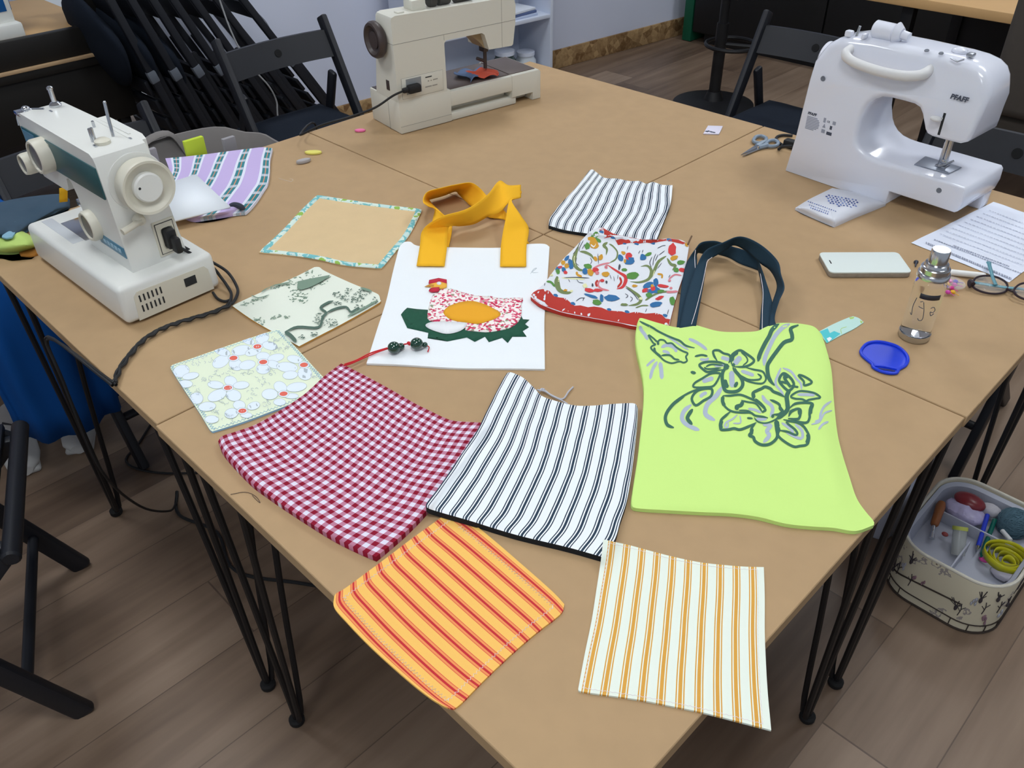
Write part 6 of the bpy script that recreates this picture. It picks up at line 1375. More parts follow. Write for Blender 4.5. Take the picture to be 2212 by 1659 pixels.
# ---- spectacles
gl = thing('spectacles', 'dark rimmed spectacles with teal arms at the right edge of the table', 'glasses', at(2160, 610, TZ))
M_rim = mat('dark_plum_rim', srgb(46, 34, 42), 0.3); M_arm = mat('teal_arm', srgb(84, 140, 154), 0.35)
zg = lambda L: Z(2060, 540, 152/904, L)
rim1 = zg([(250, 470), (255, 400), (300, 352), (400, 332), (520, 340), (620, 380), (680, 430), (690, 490), (655, 540), (560, 562), (440, 555), (320, 520)])
q = MB(); zz = TZ + .012; q.tube([at(u, v, zz - (v-596)*0.00022) for u, v in rim1], .0019, 8, 0, smooth=4, closed=True)
q.tube([at(*zg([(690, 500)])[0], zz-.004), at(*zg([(740, 525)])[0], zz-.003), at(*zg([(810, 545)])[0], zz-.004)], .0021, 8, 0, smooth=4)
q.tube([at(*zg([(250, 440)])[0], zz), at(*zg([(215, 400)])[0], zz), at(*zg([(205, 440)])[0], zz-.004), at(*zg([(225, 470)])[0], zz-.006)], .004, 8, 0, smooth=4)
rim2 = [(2190+14*0, 628), (2197, 618), (2210, 612), (2240, 610), (2272, 618), (2290, 634), (2290, 648), (2270, 655), (2240, 654), (2212, 646), (2196, 638)]
q.tube([at(u, v, zz - (v-630)*0.00022) for u, v in rim2], .0019, 8, 0, smooth=4, closed=True)
q.build('frame', M_rim, gl, world=True)
for rr in (rim1, rim2):
    q = MB(); b_ = [at(u, v, zz - (v-(596 if rr is rim1 else 630))*0.00022) for u, v in rr]; q.bm.faces.new([q.bm.verts.new(p) for p in b_]); q.build('lens', mat('lens_glass', (0.98, 0.99, 0.99, 1), 0.02, alpha=0.10, spec=0.6), gl, world=True, solid=.0008)
q = MB(); q.tube([at(*zg([(230, 420)])[0], TZ+.010), at(*zg([(300, 425)])[0], TZ+.007), at(*zg([(520, 460)])[0], TZ+.006), at(*zg([(700, 485)])[0], TZ+.006), at(*zg([(900, 505)])[0], TZ+.006), at(2230, 632, TZ+.006)], .0042, 8, 0, smooth=4, flat=.5); q.build('temple_arm', M_arm, gl, world=True)
q = MB(); q.tube([at(*zg([(545, 450)])[0], TZ+.011), at(*zg([(505, 360)])[0], TZ+.013), at(*zg([(480, 270)])[0], TZ+.014), at(*zg([(450, 160)])[0], TZ+.012)], [.003, .003, .0034, .0044], 8, 0, smooth=4, flat=.5); q.build('temple_arm', M_arm, gl, world=True)
# ---- glass spray bottle
bo = thing('spray_bottle', 'clear glass spray bottle with chrome cap', 'bottle', at(1973, 727, TZ))
r_ = 0.0225
q = MB(); q.lathe([(0, .0115), (r_*.93, .0115), (r_, .014), (r_, .098), (r_*.97, .102), (r_*.8, .106), (r_*.8, .108), (0, .108)], 40); q.build('glass_body', M_jar, bo)
q = MB(); q.lathe([(0, .0008), (r_*1.0, .0008), (r_*1.04, .002), (r_*1.04, .011), (r_, .0113), (0, .0113)], 40); q.build('base_cap', M_chr, bo)
q = MB(); q.lathe([(0, .1082), (r_*1.02, .1082), (r_*1.03, .115), (r_*.98, .1165), (r_*.92, .117), (r_*.92, .124), (r_*.84, .126), (r_*.78, .1265), (r_*.74, .131), (r_*.60, .132), (r_*.60, .151), (r_*.55, .1535), (0, .1535)], 40); q.build('cap', M_chr, bo)
ca = math.atan2(CAM.y - bo.location.y, CAM.x - bo.location.x)
def on_cyl(a_, z, rr=r_*1.004): return Vector((rr*math.cos(a_), rr*math.sin(a_), z))
q = MB(); q.grid([[on_cyl(ca + .95 - 1.35*i/14, .0795 + .0085*j) for i in range(15)] for j in range(2)]); q.build('label_band', mat('dark_label', srgb(44, 44, 50), 0.5), bo, solid=.0003)
q = MB()
for L in ([(.55, .066), (.75, .068), (.95, .062), (.80, .058), (.60, .060), (.72, .053), (.95, .056)], [(-.05, .075), (.15, .060), (.22, .046), (.02, .043), (-.12, .046)], [(.05, .064), (-.15, .065), (-.30, .066)], [(-.62, .078), (-.72, .062), (-.62, .048), (-.78, .050)], [(-.28, .074), (-.1, .076)]):
    q.tube([on_cyl(ca + a_*.9, z, r_*1.01) for a_, z in L], .0006, 5, 0, smooth=4)
q.build('script_lettering', mat('grey_script', srgb(84, 84, 92), 0.5), bo)
# ---- blue plastic loop disc
dz = lambda L: Z(1700, 500, 512/2212, L)
pts = dz([(690, 1120), (740, 1062), (830, 1042), (930, 1055), (1030, 1090), (1100, 1150), (1125, 1210), (1100, 1265), (1040, 1300), (1015, 1335), (930, 1335), (850, 1310), (800, 1280), (790, 1250), (730, 1200), (692, 1160)])
W2 = [at(u, v, TZ) for u, v in pts]; W2 = crom(W2, 4, True); c2_ = sum(W2, Vector())/len(W2)
dsc = thing('plastic_dish', 'blue plastic dish with a slotted tab near the glass bottle', 'dish', c2_)
q = MB(); q.prism([(p.x, p.y) for p in reversed(W2)], TZ+.0005, TZ+.0018)
q.tube([p + Vector((0, 0, .0028)) for p in W2], .0024, 8, 0, closed=True)
sl = [at(u, v, TZ+.0022) for u, v in dz([(815, 1278), (880, 1282), (960, 1293), (1010, 1305)])]
q.tube([s_ + Vector((0, 0, .0006)) for s_ in [at(u, v, TZ+.0022) for u, v in dz([(795, 1255), (900, 1262), (1040, 1290)])]], .0018, 8, 0)
M_blue = mat('cobalt_plastic', srgb(20, 60, 214), 0.4)
q.build('dish_body', M_blue, dsc, world=True)
q = MB(); q.tube(sl, .0024, 6, 0, flat=.25); q.build('slot', mat('deep_blue_slot', srgb(14, 26, 96), 0.6), dsc, world=True)
# ---- aqua fabric strip
a = Cloth([(1769, 716), (1800, 700), (1830, 687), (1843, 683)], [(1843, 683), (1855, 687), (1866, 696)], [(1786, 741), (1815, 725), (1845, 710), (1866, 696)], [(1769, 716), (1777, 729), (1786, 741)], 0.0016, 0.0022, 30, 12, under=[B_lime])
za = lambda L: Z(1700, 500, 512/2212, L)
a.poly(za([(305, 935), (380, 905), (400, 950), (440, 930), (500, 955), (440, 1000), (400, 1035), (370, 1040), (340, 985)]), 2); a.poly(za([(580, 800), (630, 796), (620, 815), (590, 820)]), 3); a.poly(za([(680, 830), (710, 840), (690, 862)]), 3)
a.poly(za([(370, 1000), (400, 985), (420, 1000), (390, 1030)]), 4); a.stroke(za([(510, 960), (505, 910), (560, 890)]), 1.2, 3)
tag(a.build('fabric_strip', [mat('pale_aqua_cotton', srgb(190, 224, 216), 0.9), MATS['pale_aqua_cotton'], mat('aqua_print', srgb(84, 196, 204), 0.9), mat('spring_green_print', srgb(172, 206, 110), 0.9), M_white]), 'pale aqua fabric strip tucked beside the lime tote', 'fabric')
# ---- cord of the left machine: two black leads twisted together, over the table edge
q = MB()
def lead(off):
    P_ = [(368, 512, .100), (385, 530, .085), (415, 548, .065), (450, 568, .040), (482, 592, .018), (503, 622, .006), (506, 640, .006), (494, 660, .006), (460, 676, .005), (420, 688, .005), (380, 700, .005), (345, 714, .005), (310, 736, .005), (282, 766, .005), (258, 800, .005), (247, 832, .006)]
    C_ = crom([at(u, v, TZ+z) for u, v, z in P_], 8); out = []
    for i, p in enumerate(C_):
        t_ = (C_[min(i+1, len(C_)-1)] - C_[max(0, i-1)]).normalized(); s_ = t_.cross(Vector((0, 0, 1))).normalized(); up = s_.cross(t_)
        f = i/len(C_); rr = (0.0026 if f > .45 else (.0026 + .006*(math.sin(f/.45*PI))))
        a_ = off + (i*0.55 if f > .45 else 0.2); out.append(p + s_*rr*math.cos(a_) + up*rr*abs(math.sin(a_))*0.9)
    e = out[-1]
    ed = Vector((-0.335, -0.798, TZ+.006)); tail = [ed + Vector((.004*math.cos(off), -.012, -.006)), Vector((-0.335, -0.815, 0.66)), Vector((-0.345, -0.812, 0.45)), Vector((-0.47, -0.745, 0.22)), Vector((-0.60, -0.66, 0.05)), Vector((-0.66, -0.62, 0.008)) ]
    return out + crom([e] + tail, 6)[1:]
q.tube(lead(0), .0026, 8, 0); q.tube(lead(PI), .0026, 8, 0)
M1 = wm(A)
q.box(-.004, .016, .108, .126, .094, .128, .004, M=M1 @ Matrix.Translation((-.030, 0, 0))); q.box(.006, .026, .112, .124, .090, .118, .004, M=M1 @ Matrix.Translation((-.024, 0, 0)))
tag(q.build('power_cord', M_cable, None, world='c'), 'black twisted cord from the teal banded sewing machine over the table edge', 'cable')
q = MB(); q.tube([at(460, 632, TZ+.004), at(470, 645, TZ+.003), at(485, 651, TZ+.003), at(500, 647, TZ+.003)], .0024, 8, 0, smooth=5); tag(q.build('thin_cord', M_cable, None, world='c'), 'short black lead running from under the left sewing machine base', 'cable')
q = MB(); q.tube([Vector((-0.70, -0.60, .004)), Vector((-0.62, -0.635, .004)), Vector((-0.50, -0.60, .004)), Vector((-0.36, -0.63, .004)), Vector((-0.20, -0.53, .004)), Vector((0.1, -0.35, .004)), Vector((0.3, -0.1, .004))], .004, 8, 0, smooth=6)
tag(q.build('floor_cable', M_cable, None, world='c'), 'black cable lying on the floor under the nearest table', 'cable')
q = MB(); q.tube([Vector((-1.02, -0.50, .004)), Vector((-0.95, -0.58, .004)), Vector((-0.90, -0.64, .004)), Vector((-0.80, -0.60, .004)), Vector((-0.68, -0.48, .004)), Vector((-0.50, -0.30, .004))], .003, 8, 0, smooth=6)
tag(q.build('floor_cable', M_cable, None, world='c'), 'thin black cable on the floor near the sneaker', 'cable')
# ---- fabrics heaped on the left corner of the table
def heap(px, z, name, mats_, label, thick, wr_a, under=()):
    a = Cloth(*px, 0.003, thick, 36, 30, rad=0.015, lift=z, under=under, wr=lambda x, y, W, H: wr_a*(nz(x*20, y*20, len(label)) + 0.6*nz(x*45, y*30, 3)))
    return a, tag(a.build(name, mats_), label, 'fabric')
a1, _ = heap(([(-60, 455), (-20, 462), (10, 470), (40, 490)], [(40, 490), (60, 505), (82, 520), (84, 532)], [(-60, 540), (-10, 546), (30, 547), (60, 540), (84, 532)], [(-60, 455), (-62, 500), (-60, 540)]), 0.0, 'lime_fabric', [mat('lime_fabric_cotton', srgb(180, 206, 112), 0.92, noise=0.12, nscale=18)], 'crumpled lime fabric at the left corner of the table', 0.030, 0.008)
a2, _ = heap(([(-40, 448), (20, 432), (70, 424), (130, 419), (150, 430)], [(150, 430), (150, 445), (140, 452), (120, 462)], [(-30, 508), (20, 512), (50, 498), (80, 480), (120, 462)], [(-40, 448), (-35, 480), (-30, 508)]), 0.0, 'denim_fabric', [mat('slate_denim', srgb(52, 74, 92), 0.95, noise=0.12, nscale=30)], 'slate blue denim piece behind the left sewing machine base', 0.018, 0.005, [a1.bvh])
a3, _ = heap(([(10, 480), (24, 472), (36, 478)], [(36, 478), (36, 495), (26, 512)], [(4, 512), (14, 514), (26, 512)], [(10, 480), (8, 496), (4, 512)]), 0.0, 'blue_scrap', [mat('sky_blue_cotton', srgb(130, 172, 194), 0.9)], 'light blue scrap on the crumpled lime fabric', 0.006, 0.002, [a1.bvh, a2.bvh])
a4, _ = heap(([(40, 538), (60, 532), (86, 530), (92, 534)], [(92, 534), (92, 540), (88, 546)], [(44, 551), (66, 553), (88, 546)], [(40, 538), (41, 545), (44, 551)]), 0.0, 'orange_scrap', [mat('burnt_orange_cotton', srgb(176, 116, 44), 0.9)], 'orange scrap under the lime fabric beside the left sewing machine', 0.007, 0.002)
q = MB(); p0, p1 = at(137, 408, TZ+.085), at(139, 436, TZ+.065)
G_ = [[at(128+18*i, 407+3*j*10/3*1.0 - 2*i, TZ+.088-.010*j) for i in range(2)] for j in range(4)]
q.grid(G_)
tag(q.build('yellow_tape', M_yel, None, world='c', solid=.0016), 'bright yellow tape piece hanging by the needle of the left sewing machine', 'tape')
# ================================================================ SEWING BASKET on the floor
bk = thing('sewing_basket', 'round cornered printed sewing basket full of tools on the floor at the right', 'basket', (0.806, 0.497, 0), 0.0)
t = NT('printed_canvas', rough=0.85); o_ = t.obj()
n_ = t.noise(o_, 26, 4); n2_ = t.noise(o_, 60, 3)
M_bask = t.out(t.ramp(n_, [(0.0, srgb(204, 196, 172)), (0.62, srgb(150, 142, 138)), (0.66, srgb(204, 196, 172)), (0.73, srgb(96, 78, 74)), (0.78, srgb(200, 192, 170))]))
HX, HY, BH = .118, .150, .146
def rring(hx_, hy_, r_, z, n=10): return [Vector((p[0], p[1], z)) for p in rrect(hx_, hy_, r_, n)]
q = MB(); q.grid([rring(HX*.97, HY*.97, .07, .002), rring(HX, HY, .075, .006), rring(HX, HY, .075, BH*.5), rring(HX, HY, .075, BH-.004), rring(HX-.002, HY-.002, .073, BH), rring(HX-.006, HY-.006, .07, BH), rring(HX-.007, HY-.007, .07, BH-.01), rring(HX-.009, HY-.009, .068, .012)], closed_u=True)
q.bm.verts.ensure_lookup_table(); m_ = 44; q.bm.faces.new([q.bm.verts[i] for i in range(m_)][::-1]); q.bm.faces.new([q.bm.verts[7*m_+i] for i in range(m_)])
q.build('basket_body', M_bask, bk)
q = MB(); M_pip = mat('dark_piping', srgb(54, 44, 38), 0.8)
q.tube(rring(HX+.001, HY+.001, .075, .004), .0024, 6, 0, closed=True); q.tube(rring(HX+.001, HY+.001, .075, .026), .0014, 6, 0, closed=True)
R4 = rring(HX+.0008, HY+.0008, .075, 0)
for i in range(0, 44, 3): q.tube([R4[i] + Vector((0, 0, .004)), R4[i] + Vector((0, 0, .026))], .0012, 5, 0)
q.build('piping', M_pip, bk)
q = MB(); q.tube(rring(HX-.003, HY-.003, .073, BH), .0036, 8, 0, closed=True); q.build('rim', mat('cream_rim', srgb(206, 202, 188), 0.85, noise=0.15, nscale=90), bk)
# printed figures on the wall: birds, twigs, vases
q = MB(); Mprint = [mat('charcoal_figure', srgb(58, 52, 56), 0.85), mat('mauve_figure', srgb(136, 106, 118), 0.85), mat('grey_vase_figure', srgb(166, 168, 178), 0.85)]
def wallpt(s_, z):
    P_ = rring(HX+.0007, HY+.0007, .075, z); L_ = len(P_); k = s_ % L_; i = int(k); return P_[i].lerp(P_[(i+1) % L_], k-i)
for k in range(44):
    c0 = k + random.uniform(-.3, .3); z0 = random.uniform(.045, .125); kind = k % 3
    if kind == 0:
        for j in range(7):
            q.tube([wallpt(c0, z0), wallpt(c0 + random.uniform(-.9, .9), z0 + random.uniform(.006, .026))], .0009, 4, 0)
        q.sphere(wallpt(c0, z0-.004), .007, 0, 8, (.5, .8, 1))
    elif kind == 1:
        pts = [wallpt(c0, z0-.02), wallpt(c0+.15, z0), wallpt(c0-.1, z0+.016)]; q.tube(pts, .0009, 4, 0, smooth=3); q.tube([wallpt(c0+.15, z0), wallpt(c0+.7, z0+.010)], .0008, 4, 0); q.tube([wallpt(c0+.1, z0-.006), wallpt(c0-.5, z0+.004)], .0008, 4, 0)
    else:
        for j in range(5): q.sphere(wallpt(c0 + random.uniform(-.5, .5), z0 + random.uniform(-.012, .012)), .0055, 1 + (k % 2), 7, (.4, .6, 1))
q.build('printed_figures', Mprint, bk)
q = MB(); q.tube([wallpt(24.5, .040), wallpt(28, .052), wallpt(31.5, .066), wallpt(33.5, .075)], .0018, 6, 0, smooth=4); q.build('elastic_loop', M_pip, bk)
M_tray = mat('grey_tray_plastic', srgb(172, 176, 190), 0.35)
q = MB(); q.grid([rring(HX-.008, HY-.008, .068, BH-.006), rring(HX-.016, HY-.016, .06, BH-.012), rring(HX-.022, HY-.022, .055, BH-.055)], closed_u=True); q.bm.verts.ensure_lookup_table(); q.bm.faces.new([q.bm.verts[88+i] for i in range(44)])
q.box(.0, .004, -.125, -.02, BH-.055, BH-.022, .001); q.box(-.09, .09, .03, .034, BH-.055, BH-.025, .001)
q.build('tray', M_tray, bk)
ZB = BH - .052
bw = wm(bk)
zk = lambda x, y, z=ZB+.02: bw.inverted() @ at(1990 + x*222/845, 1020 + y*222/845, z)
def put(name, label, cat, mats_, fn, grp='sewing tools in the basket'):
    q = MB(); fn(q); o = q.build(name, mats_, None); M_ = o.data; M_.transform(bw)
    c = sum((v.co for v in M_.vertices), Vector())/len(M_.vertices); c.z = min(v.co.z for v in M_.vertices); M_.transform(Matrix.Translation(-c)); o.location = c
    return tag(o, label, cat, grp)
def f1(q):
    a_, b_ = zk(170, 250, ZB+.03), zk(105, 440, ZB+.018); q.lathe([(0, 0), (.008, .001), (.0105, .012), (.0095, .035), (.0085, (b_-a_).length-.004), (.005, (b_-a_).length), (0, (b_-a_).length)], 16, 0, axm(a_, b_-a_)); c_ = zk(85, 545, ZB+.010); q.cyl(b_, b_.lerp(c_, .5), .0035, mi=1); q.cyl(b_.lerp(c_, .5), c_, .004, .006, mi=1)
put('awl', 'small tool with a brown wooden handle and steel tip in the sewing basket', 'tool', [mat('brown_wood_handle', srgb(142, 84, 44), 0.4), M_chr], f1)
def f2(q):
    c_ = zk(690, 690, ZB+.028)
    for k in range(5):
        r1 = .042 - k*.0072; q.tube([Vector((c_.x + (r1 - .003*i/40)*math.cos(2*PI*i/40 + k), c_.y + (r1 - .003*i/40)*math.sin(2*PI*i/40 + k), c_.z - .002*k)) for i in range(41)], .0075, 6, k % 2, flat=1.0) if False else q.grid([[Vector((c_.x + .01*k*.3 + (r1)*math.cos(2*PI*i/40), c_.y - .004*k + (r1)*math.sin(2*PI*i/40), c_.z - .009 + .018*j + .003*math.sin(i*.3+k))) for i in range(41)] for j in range(2)], k % 2)
tm = put('tape_measure', 'coiled yellow measuring tape in the sewing basket', 'measuring tape', [mat('yellow_tape_vinyl', srgb(186, 182, 26), 0.4), mat('olive_tape_vinyl', srgb(150, 146, 22), 0.4)], f2)
d_ = tm.modifiers.new('solid', 'SOLIDIFY'); d_.thickness = .0012
def f3(q):
    a_, b_ = zk(545, 350, ZB+.03), zk(460, 640, ZB+.014); q.cyl(a_, a_.lerp(b_, .9), .0048, bev=.001); q.cyl(a_.lerp(b_, .9), b_, .0042, .001, mi=1)
put('blue_pen', 'blue ballpoint pen in the sewing basket', 'pen', [mat('royal_blue_plastic', srgb(34, 58, 190), 0.3), M_chr], f3)
def f4(q):
    a_, b_ = zk(605, 390, ZB+.024), zk(490, 700, ZB+.012); q.cyl(a_, a_.lerp(b_, .92), .0048, bev=.001); q.cyl(a_.lerp(b_, .92), b_, .0042, .001)
put('green_pen', 'dark green pen beside the blue pen in the sewing basket', 'pen', [mat('dark_green_plastic', srgb(14, 92, 80), 0.25)], f4)
def f5(q):
    c_ = zk(760, 420, ZB+.022)
    for k in range(46):
        a_ = random.uniform(0, PI); b_ = random.uniform(0, PI); R_ = .034
        ax1 = Vector((math.cos(a_)*math.sin(b_), math.sin(a_)*math.sin(b_), math.cos(b_))); u_ = ax1.orthogonal().normalized(); v_ = ax1.cross(u_)
        q.tube([c_ + (u_*math.cos(2*PI*i/20) + v_*math.sin(2*PI*i/20))*R_*Vector((1, 1, .7)).length/1.58 for i in range(20)], .0014, 4, 0, closed=True)
    q.sphere(c_, .033, 0, 16)
put('yarn_ball', 'ball of teal grey yarn in the sewing basket', 'yarn', [mat('teal_grey_yarn', srgb(74, 102, 116), 0.95)], f5)
def f6(q):
    c_ = zk(320, 470, ZB+.046); d2 = zk(300, 680, ZB+.006); q.lathe([(0, 0), (.014, 0), (.014, .055), (0, .055)], 24, 0, axm(c_, d2-c_)); q.lathe([(0, -.006), (.0155, -.006), (.0155, .002), (0, .002)], 24, 1, axm(c_, d2-c_))
put('pin_tube', 'clear tube with a lime lid in the sewing basket', 'tube', [mat('clear_plastic', srgb(188, 192, 190), 0.15, alpha=0.55), mat('lime_lid_plastic', srgb(178, 184, 84), 0.4)], f6)
def f7(q):
    c_ = zk(360, 330, ZB+.018); q.sphere(c_, .036, 0, 18, (1.25, .9, .5)); 
    for v in q.bm.verts: v.co += Vector((nz(v.co.x*90, v.co.y*90), nz(v.co.y*90, v.co.z*90, 4), nz(v.co.z*90, v.co.x*90, 8)))*.005
put('clear_packet', 'crinkled clear packet with lilac contents in the sewing basket', 'packet', [mat('lilac_film', srgb(178, 172, 206), 0.25, noise=0.25, nscale=90)], f7)
def f8(q):
    c_ = zk(400, 240, ZB+.034); q.sphere(c_, .026, 0, 18, (1.3, .9, .55))
put('red_packet', 'small dark red packet behind the clear packet in the sewing basket', 'packet', [mat('dark_red_film', srgb(120, 38, 46), 0.3)], f8)
def f9(q):
    c_ = zk(570, 310, ZB+.026); q.sphere(c_, .018, 0, 14, (1.2, 1, .7))
    for v in q.bm.verts: v.co += Vector((nz(v.co.x*120, v.co.y*120), nz(v.co.y*120, v.co.z*120, 4), 0))*.004
put('white_wad', 'white dotted cloth wad above the pens in the sewing basket', 'fabric', [mat('white_dotted_cotton', srgb(186, 184, 192), 0.9, noise=0.1, nscale=200)], f9)
def f10(q): a_, b_ = zk(665, 480, ZB+.024), zk(735, 560, ZB+.03); q.cyl(a_, b_, .0048, bev=.001)
put('white_stick', 'short white stick by the measuring tape in the sewing basket', 'stick', [mat('white_stick_plastic', srgb(206, 208, 210), 0.4)], f10)
def f11(q):
    c_ = zk(670, 830, ZB+.012); q.sphere(c_, .018, 0, 14, (1.3, .9, .6))
    for v in q.bm.verts: v.co += Vector((nz(v.co.x*120, v.co.y*120), nz(v.co.y*120, v.co.z*120, 4), 0))*.005
put('tissue_wad', 'crumpled pale tissue below the measuring tape in the sewing basket', 'tissue', [mat('pale_tissue', srgb(178, 176, 190), 0.8)], f11)
def f12(q): q.sphere(zk(195, 510, ZB+.010), .006, 0, 10, (1.2, 1, .7))
put('red_button', 'small dull red button in the sewing basket tray', 'button', [mat('dull_red_plastic', srgb(150, 66, 66), 0.5)], f12)
def f13(q): q.sphere(zk(510, 720, ZB+.008), .006, 0, 10, (1.6, 1, .7))
put('pink_bead', 'small magenta bit at the pen tips in the sewing basket', 'bead', [mat('magenta_plastic', srgb(186, 60, 140), 0.5)], f13)
# ================================================================ PERSON seated beyond the left edge
def skin(name, verts, edges, rad, m_, parent, root=0, lv=2):
    me = bpy.data.meshes.new(name); me.from_pydata([Vector(v) for v in verts], edges, []); me.materials.append(m_)
    o = bpy.data.objects.new(name, me); COL.objects.link(o); o.parent = parent
    sk = o.modifiers.new('skin', 'SKIN'); sk.use_smooth_shade = True
    if not me.skin_vertices: me.attributes  # layer comes with the modifier
    lay = me.skin_vertices[0].data if me.skin_vertices else None
    if lay is not None:
        for i, r_ in enumerate(rad): lay[i].radius = (r_, r_) if isinstance(r_, float) else r_; lay[i].use_root = (i == root)
    sb = o.modifiers.new('sub', 'SUBSURF'); sb.levels = sb.render_levels = lv
    bpy.context.view_layer.update()
    m2 = bpy.data.meshes.new_from_object(o.evaluated_get(bpy.context.evaluated_depsgraph_get()))
    for f in m2.polygons: f.use_smooth = True
    o.modifiers.clear(); o.data = m2; bpy.data.meshes.remove(me)
    if not m2.materials: m2.materials.append(m_)
    return o
M_skin = mat('skin', srgb(206, 164, 138), 0.55, noise=0.04, nscale=30)
M_royal = mat('royal_blue_jersey', srgb(16, 78, 150), 0.9, noise=0.06, nscale=12, bump=0.1, bscale=600, spec=0.2)
pr = thing('person', 'person in a royal blue dress and white sneakers seated at the left edge', 'person', (-1.58, -0.88, 0), 0)
# local frame: x towards the table, y to the person's left
V = [(0.02, 0, 0.53), (0.0, 0, 0.66), (-0.03, 0, 0.82), (-0.05, 0, 0.97), (-0.05, 0, 1.05), (-0.03, 0, 1.10), (-0.02, 0, 1.18), (-0.01, 0, 1.27),
     (-0.05, 0.16, 0.985), (0.03, 0.22, 0.76), (0.20, 0.14, 0.70), (0.26, 0.10, 0.70),
     (-0.05, -0.16, 0.985), (0.03, -0.22, 0.76), (0.20, -0.16, 0.70), (0.26, -0.13, 0.70),
     (0.08, 0.09, 0.52), (0.34, 0.07, 0.55), (0.56, 0.03, 0.53), (0.44, 0.00, 0.30), (0.34, -0.02, 0.10), (0.40, -0.03, 0.05),
     (0.08, -0.09, 0.52), (0.34, -0.10, 0.55), (0.56, -0.12, 0.53), (0.60, -0.10, 0.30), (0.56, -0.08, 0.10), (0.64, -0.09, 0.05)]
E = [(0, 1), (1, 2), (2, 3), (3, 4), (4, 5), (5, 6), (6, 7), (3, 8), (8, 9), (9, 10), (10, 11), (3, 12), (12, 13), (13, 14), (14, 15), (0, 16), (16, 17), (17, 18), (18, 19), (19, 20), (20, 21), (0, 22), (22, 23), (23, 24), (24, 25), (25, 26), (26, 27)]
RD_ = [(.13, .11), (.125, .10), (.13, .105), (.10, .085), (.055, .055), (.05, .05), (.085, .075), (.075, .07), .055, .042, .032, .03, .055, .042, .032, .03, .085, .075, .06, .05, .035, .035, .085, .075, .06, .05, .035, .035]
skin('body', V, E, [r_ if isinstance(r_, tuple) else float(r_) for r_ in RD_], M_skin, pr)
# head details: hair, eyes, nose, mouth, ears
q = MB(); q.sphere((-0.035, 0, 1.235), .098, 0, 22, (.98, .88, 1.05))
for v in list(q.bm.verts):
    if v.co.x > 0.035 and v.co.z < 1.285: v.co.x = 0.035 - (1.285 - v.co.z)*0.45
q.build('hair', mat('dark_brown_hair', srgb(54, 38, 30), 0.7, noise=0.2, nscale=60), pr, angle=180)
q = MB()
for sy in (-1, 1): q.sphere((0.068, sy*.030, 1.215), .011, 0, 10, (.6, 1.2, .7)); q.sphere((0.074, sy*.030, 1.215), .005, 1, 8)
q.build('eyes', [mat('eye_white', srgb(226, 224, 220), 0.3), M_slot], pr)
q = MB(); q.sphere((0.080, 0, 1.190), .012, 0, 10, (1.2, .8, 1.5)); q.sphere((-0.02, .083, 1.20), .018, 0, 10, (.6, .4, 1.2)); q.sphere((-0.02, -.083, 1.20), .018, 0, 10, (.6, .4, 1.2)); q.build('nose_and_ears', M_skin, pr)
q = MB(); q.sphere((0.066, 0, 1.155), .014, 0, 10, (.5, 1.4, .4)); q.build('mouth', mat('lip', srgb(178, 100, 94), 0.5), pr)
# hands resting on the lap: palm, four unequal bent fingers, thumb from the side of the palm
for sy in (1, -1):
    bx, by, bz = 0.262, 0.095 if sy > 0 else -0.125, 0.700
    hv = [(bx, by, bz), (bx+.04, by, bz-.004), (bx+.075, by, bz-.010)]; he = [(0, 1), (1, 2)]; hr = [(.024, .018), (.032, .015), (.030, .013)]
    skin('palm', hv, he, hr, M_skin, pr)
    for k, (oy, L_) in enumerate(((-.026, .062), (-.009, .072), (.009, .068), (.025, .052))):
        y0 = by + oy*sy
        skin('finger', [(bx+.068, y0, bz-.010), (bx+.068+L_*.45, y0*1.0 + oy*.15*sy, bz-.012), (bx+.068+L_*.78, y0+oy*.2*sy, bz-.024), (bx+.068+L_*.95, y0+oy*.2*sy, bz-.038)], [(0, 1), (1, 2), (2, 3)], [.0092, .0085, .0078, .0068], M_skin, pr, lv=1)
    skin('thumb', [(bx+.020, by-.026*sy, bz-.006), (bx+.045, by-.046*sy, bz-.010), (bx+.068, by-.050*sy, bz-.018)], [(0, 1), (1, 2)], [.012, .010, .008], M_skin, pr, lv=1)
# dress: bodice and sleeves, skirt over the lap and down to the shins
q = MB(); rows = []
for x, z, a_, b_ in ((0.0, .50, .20, .165), (-0.005, .62, .185, .15), (-0.02, .74, .175, .14), (-0.03, .85, .185, .14), (-0.045, .94, .180, .125), (-0.05, 1.0, .130, .10), (-0.045, 1.035, .082, .078)):
    rows.append([Vector((x + b_*math.cos(2*PI*i/40) + .006*nz(i*.5, z*8), a_*math.sin(2*PI*i/40), z)) for i in range(40)])
q.grid(rows, closed_u=True)
for sy in (-1, 1): q.tube([(-0.05, sy*.12, .965), (-0.05, sy*.175, .955), (-.01, sy*.205, .86), (.02, sy*.222, .79)], [.075, .074, .062, .058], 16, 0, smooth=3)
q.build('dress_bodice', M_royal, pr)
q = MB(); rows = []
path = [(-0.06, .545, .19, .10), (0.08, .575, .20, .115), (0.22, .590, .20, .105), (0.36, .598, .19, .095), (0.50, .590, .18, .088), (0.58, .560, .17, .075), (0.625, .50, .165, .072), (0.635, .42, .16, .075), (0.63, .33, .16, .080), (0.62, .25, .155, .085), (0.61, .175, .155, .09)]
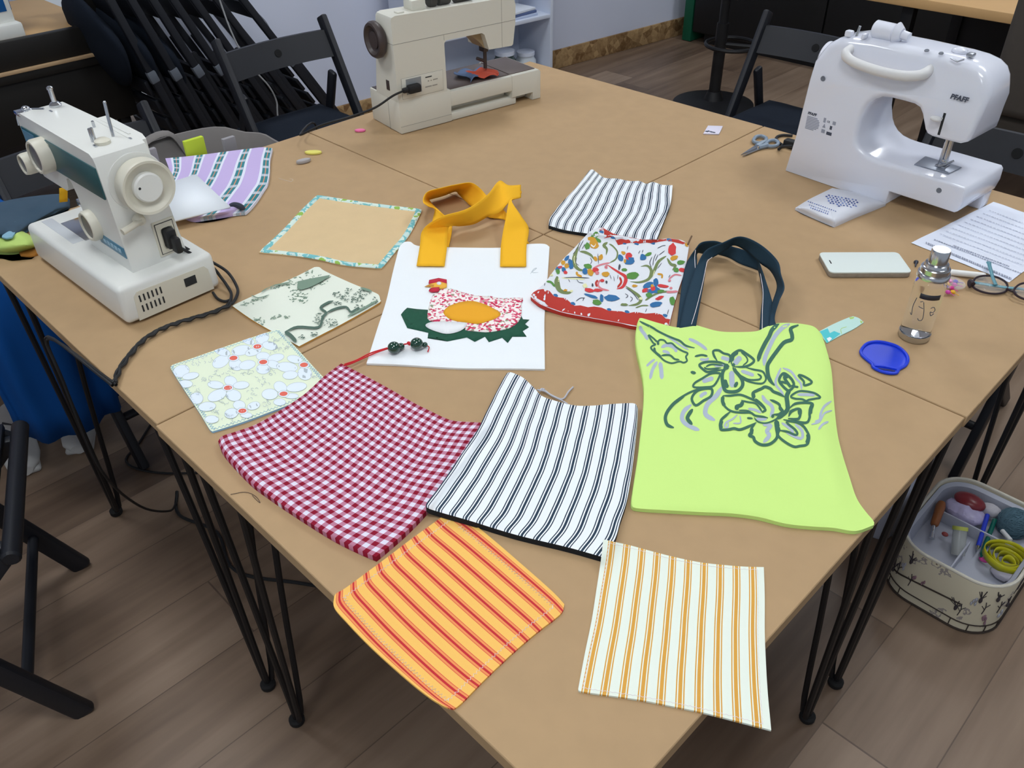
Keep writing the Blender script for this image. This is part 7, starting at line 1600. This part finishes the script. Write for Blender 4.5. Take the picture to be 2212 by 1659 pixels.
for k, (x, z, hy_, hz_) in enumerate(path):
    a0 = path[max(0, k-1)]; a1 = path[min(len(path)-1, k+1)]; tx, tz = a1[0]-a0[0], a1[1]-a0[1]; L_ = math.hypot(tx, tz); nx_, nz_ = -tz/L_, tx/L_
    rows.append([Vector((x + nx_*hz_*math.sin(2*PI*i/56), (0.10 + 0.08*min(1, k/5)) + hy_*0.80*math.cos(2*PI*i/56)*(1+.06*nz(i*.45, k*.25, 2)*(k > 4)), z + nz_*hz_*math.sin(2*PI*i/56))) + Vector((nx_, 0, nz_))*(.016*nz(i*.35, k*.3, 5) + .008*math.sin(i*.9+k*.2)*(k > 5)) for i in range(56)])
q.grid(rows, closed_u=True); q.build('dress_skirt', M_royal, pr, solid=.002, angle=180)
M_snk = mat('white_sneaker', srgb(196, 196, 194), 0.7, noise=0.08, nscale=40); M_snd = mat('charcoal_sneaker_patch', srgb(62, 62, 66), 0.8)
for (hxx, hyy, a_) in ((0.335, 0.285, -0.48), (0.30, 0.10, -0.25)):
    q = MB(); rows = []
    for s_, w_, h_ in ((0.0, .020, .050), (0.02, .031, .085), (.06, .034, .092), (.10, .036, .078), (.15, .043, .058), (.20, .045, .048), (.235, .038, .040), (.252, .018, .028)):
        rows.append([Vector((s_, w_*math.cos(2*PI*i/24), .004 + h_*max(0, .5 + .5*math.sin(2*PI*i/24))**.8)) for i in range(24)])
    q.grid(rows, closed_u=True); q.bm.verts.ensure_lookup_table(); q.bm.faces.new([q.bm.verts[i] for i in range(24)]); q.bm.faces.new([q.bm.verts[7*24+i] for i in range(24)][::-1])
    q.box(-.003, .25, -.036, .036, .001, .018, .008)
    q.bm.faces.ensure_lookup_table()
    for f in q.bm.faces:
        c = f.calc_center_median()
        if .045 < c.x < .075 or (.13 < c.x < .165 and c.z > .02): f.material_index = 1
    q.tube([(.10, -.02, .082), (.125, .02, .070), (.14, -.02, .062), (.16, .02, .054)], .003, 6, 1)
    o = q.build('sneaker', [M_snk, M_snd], pr, angle=60); o.location = (hxx, hyy, 0); o.rotation_euler = (0, 0, a_)
# seat for the person
make_chair((-1.56, -0.90, 0), 0.0, 'black folding chair under the person in the blue dress', False)
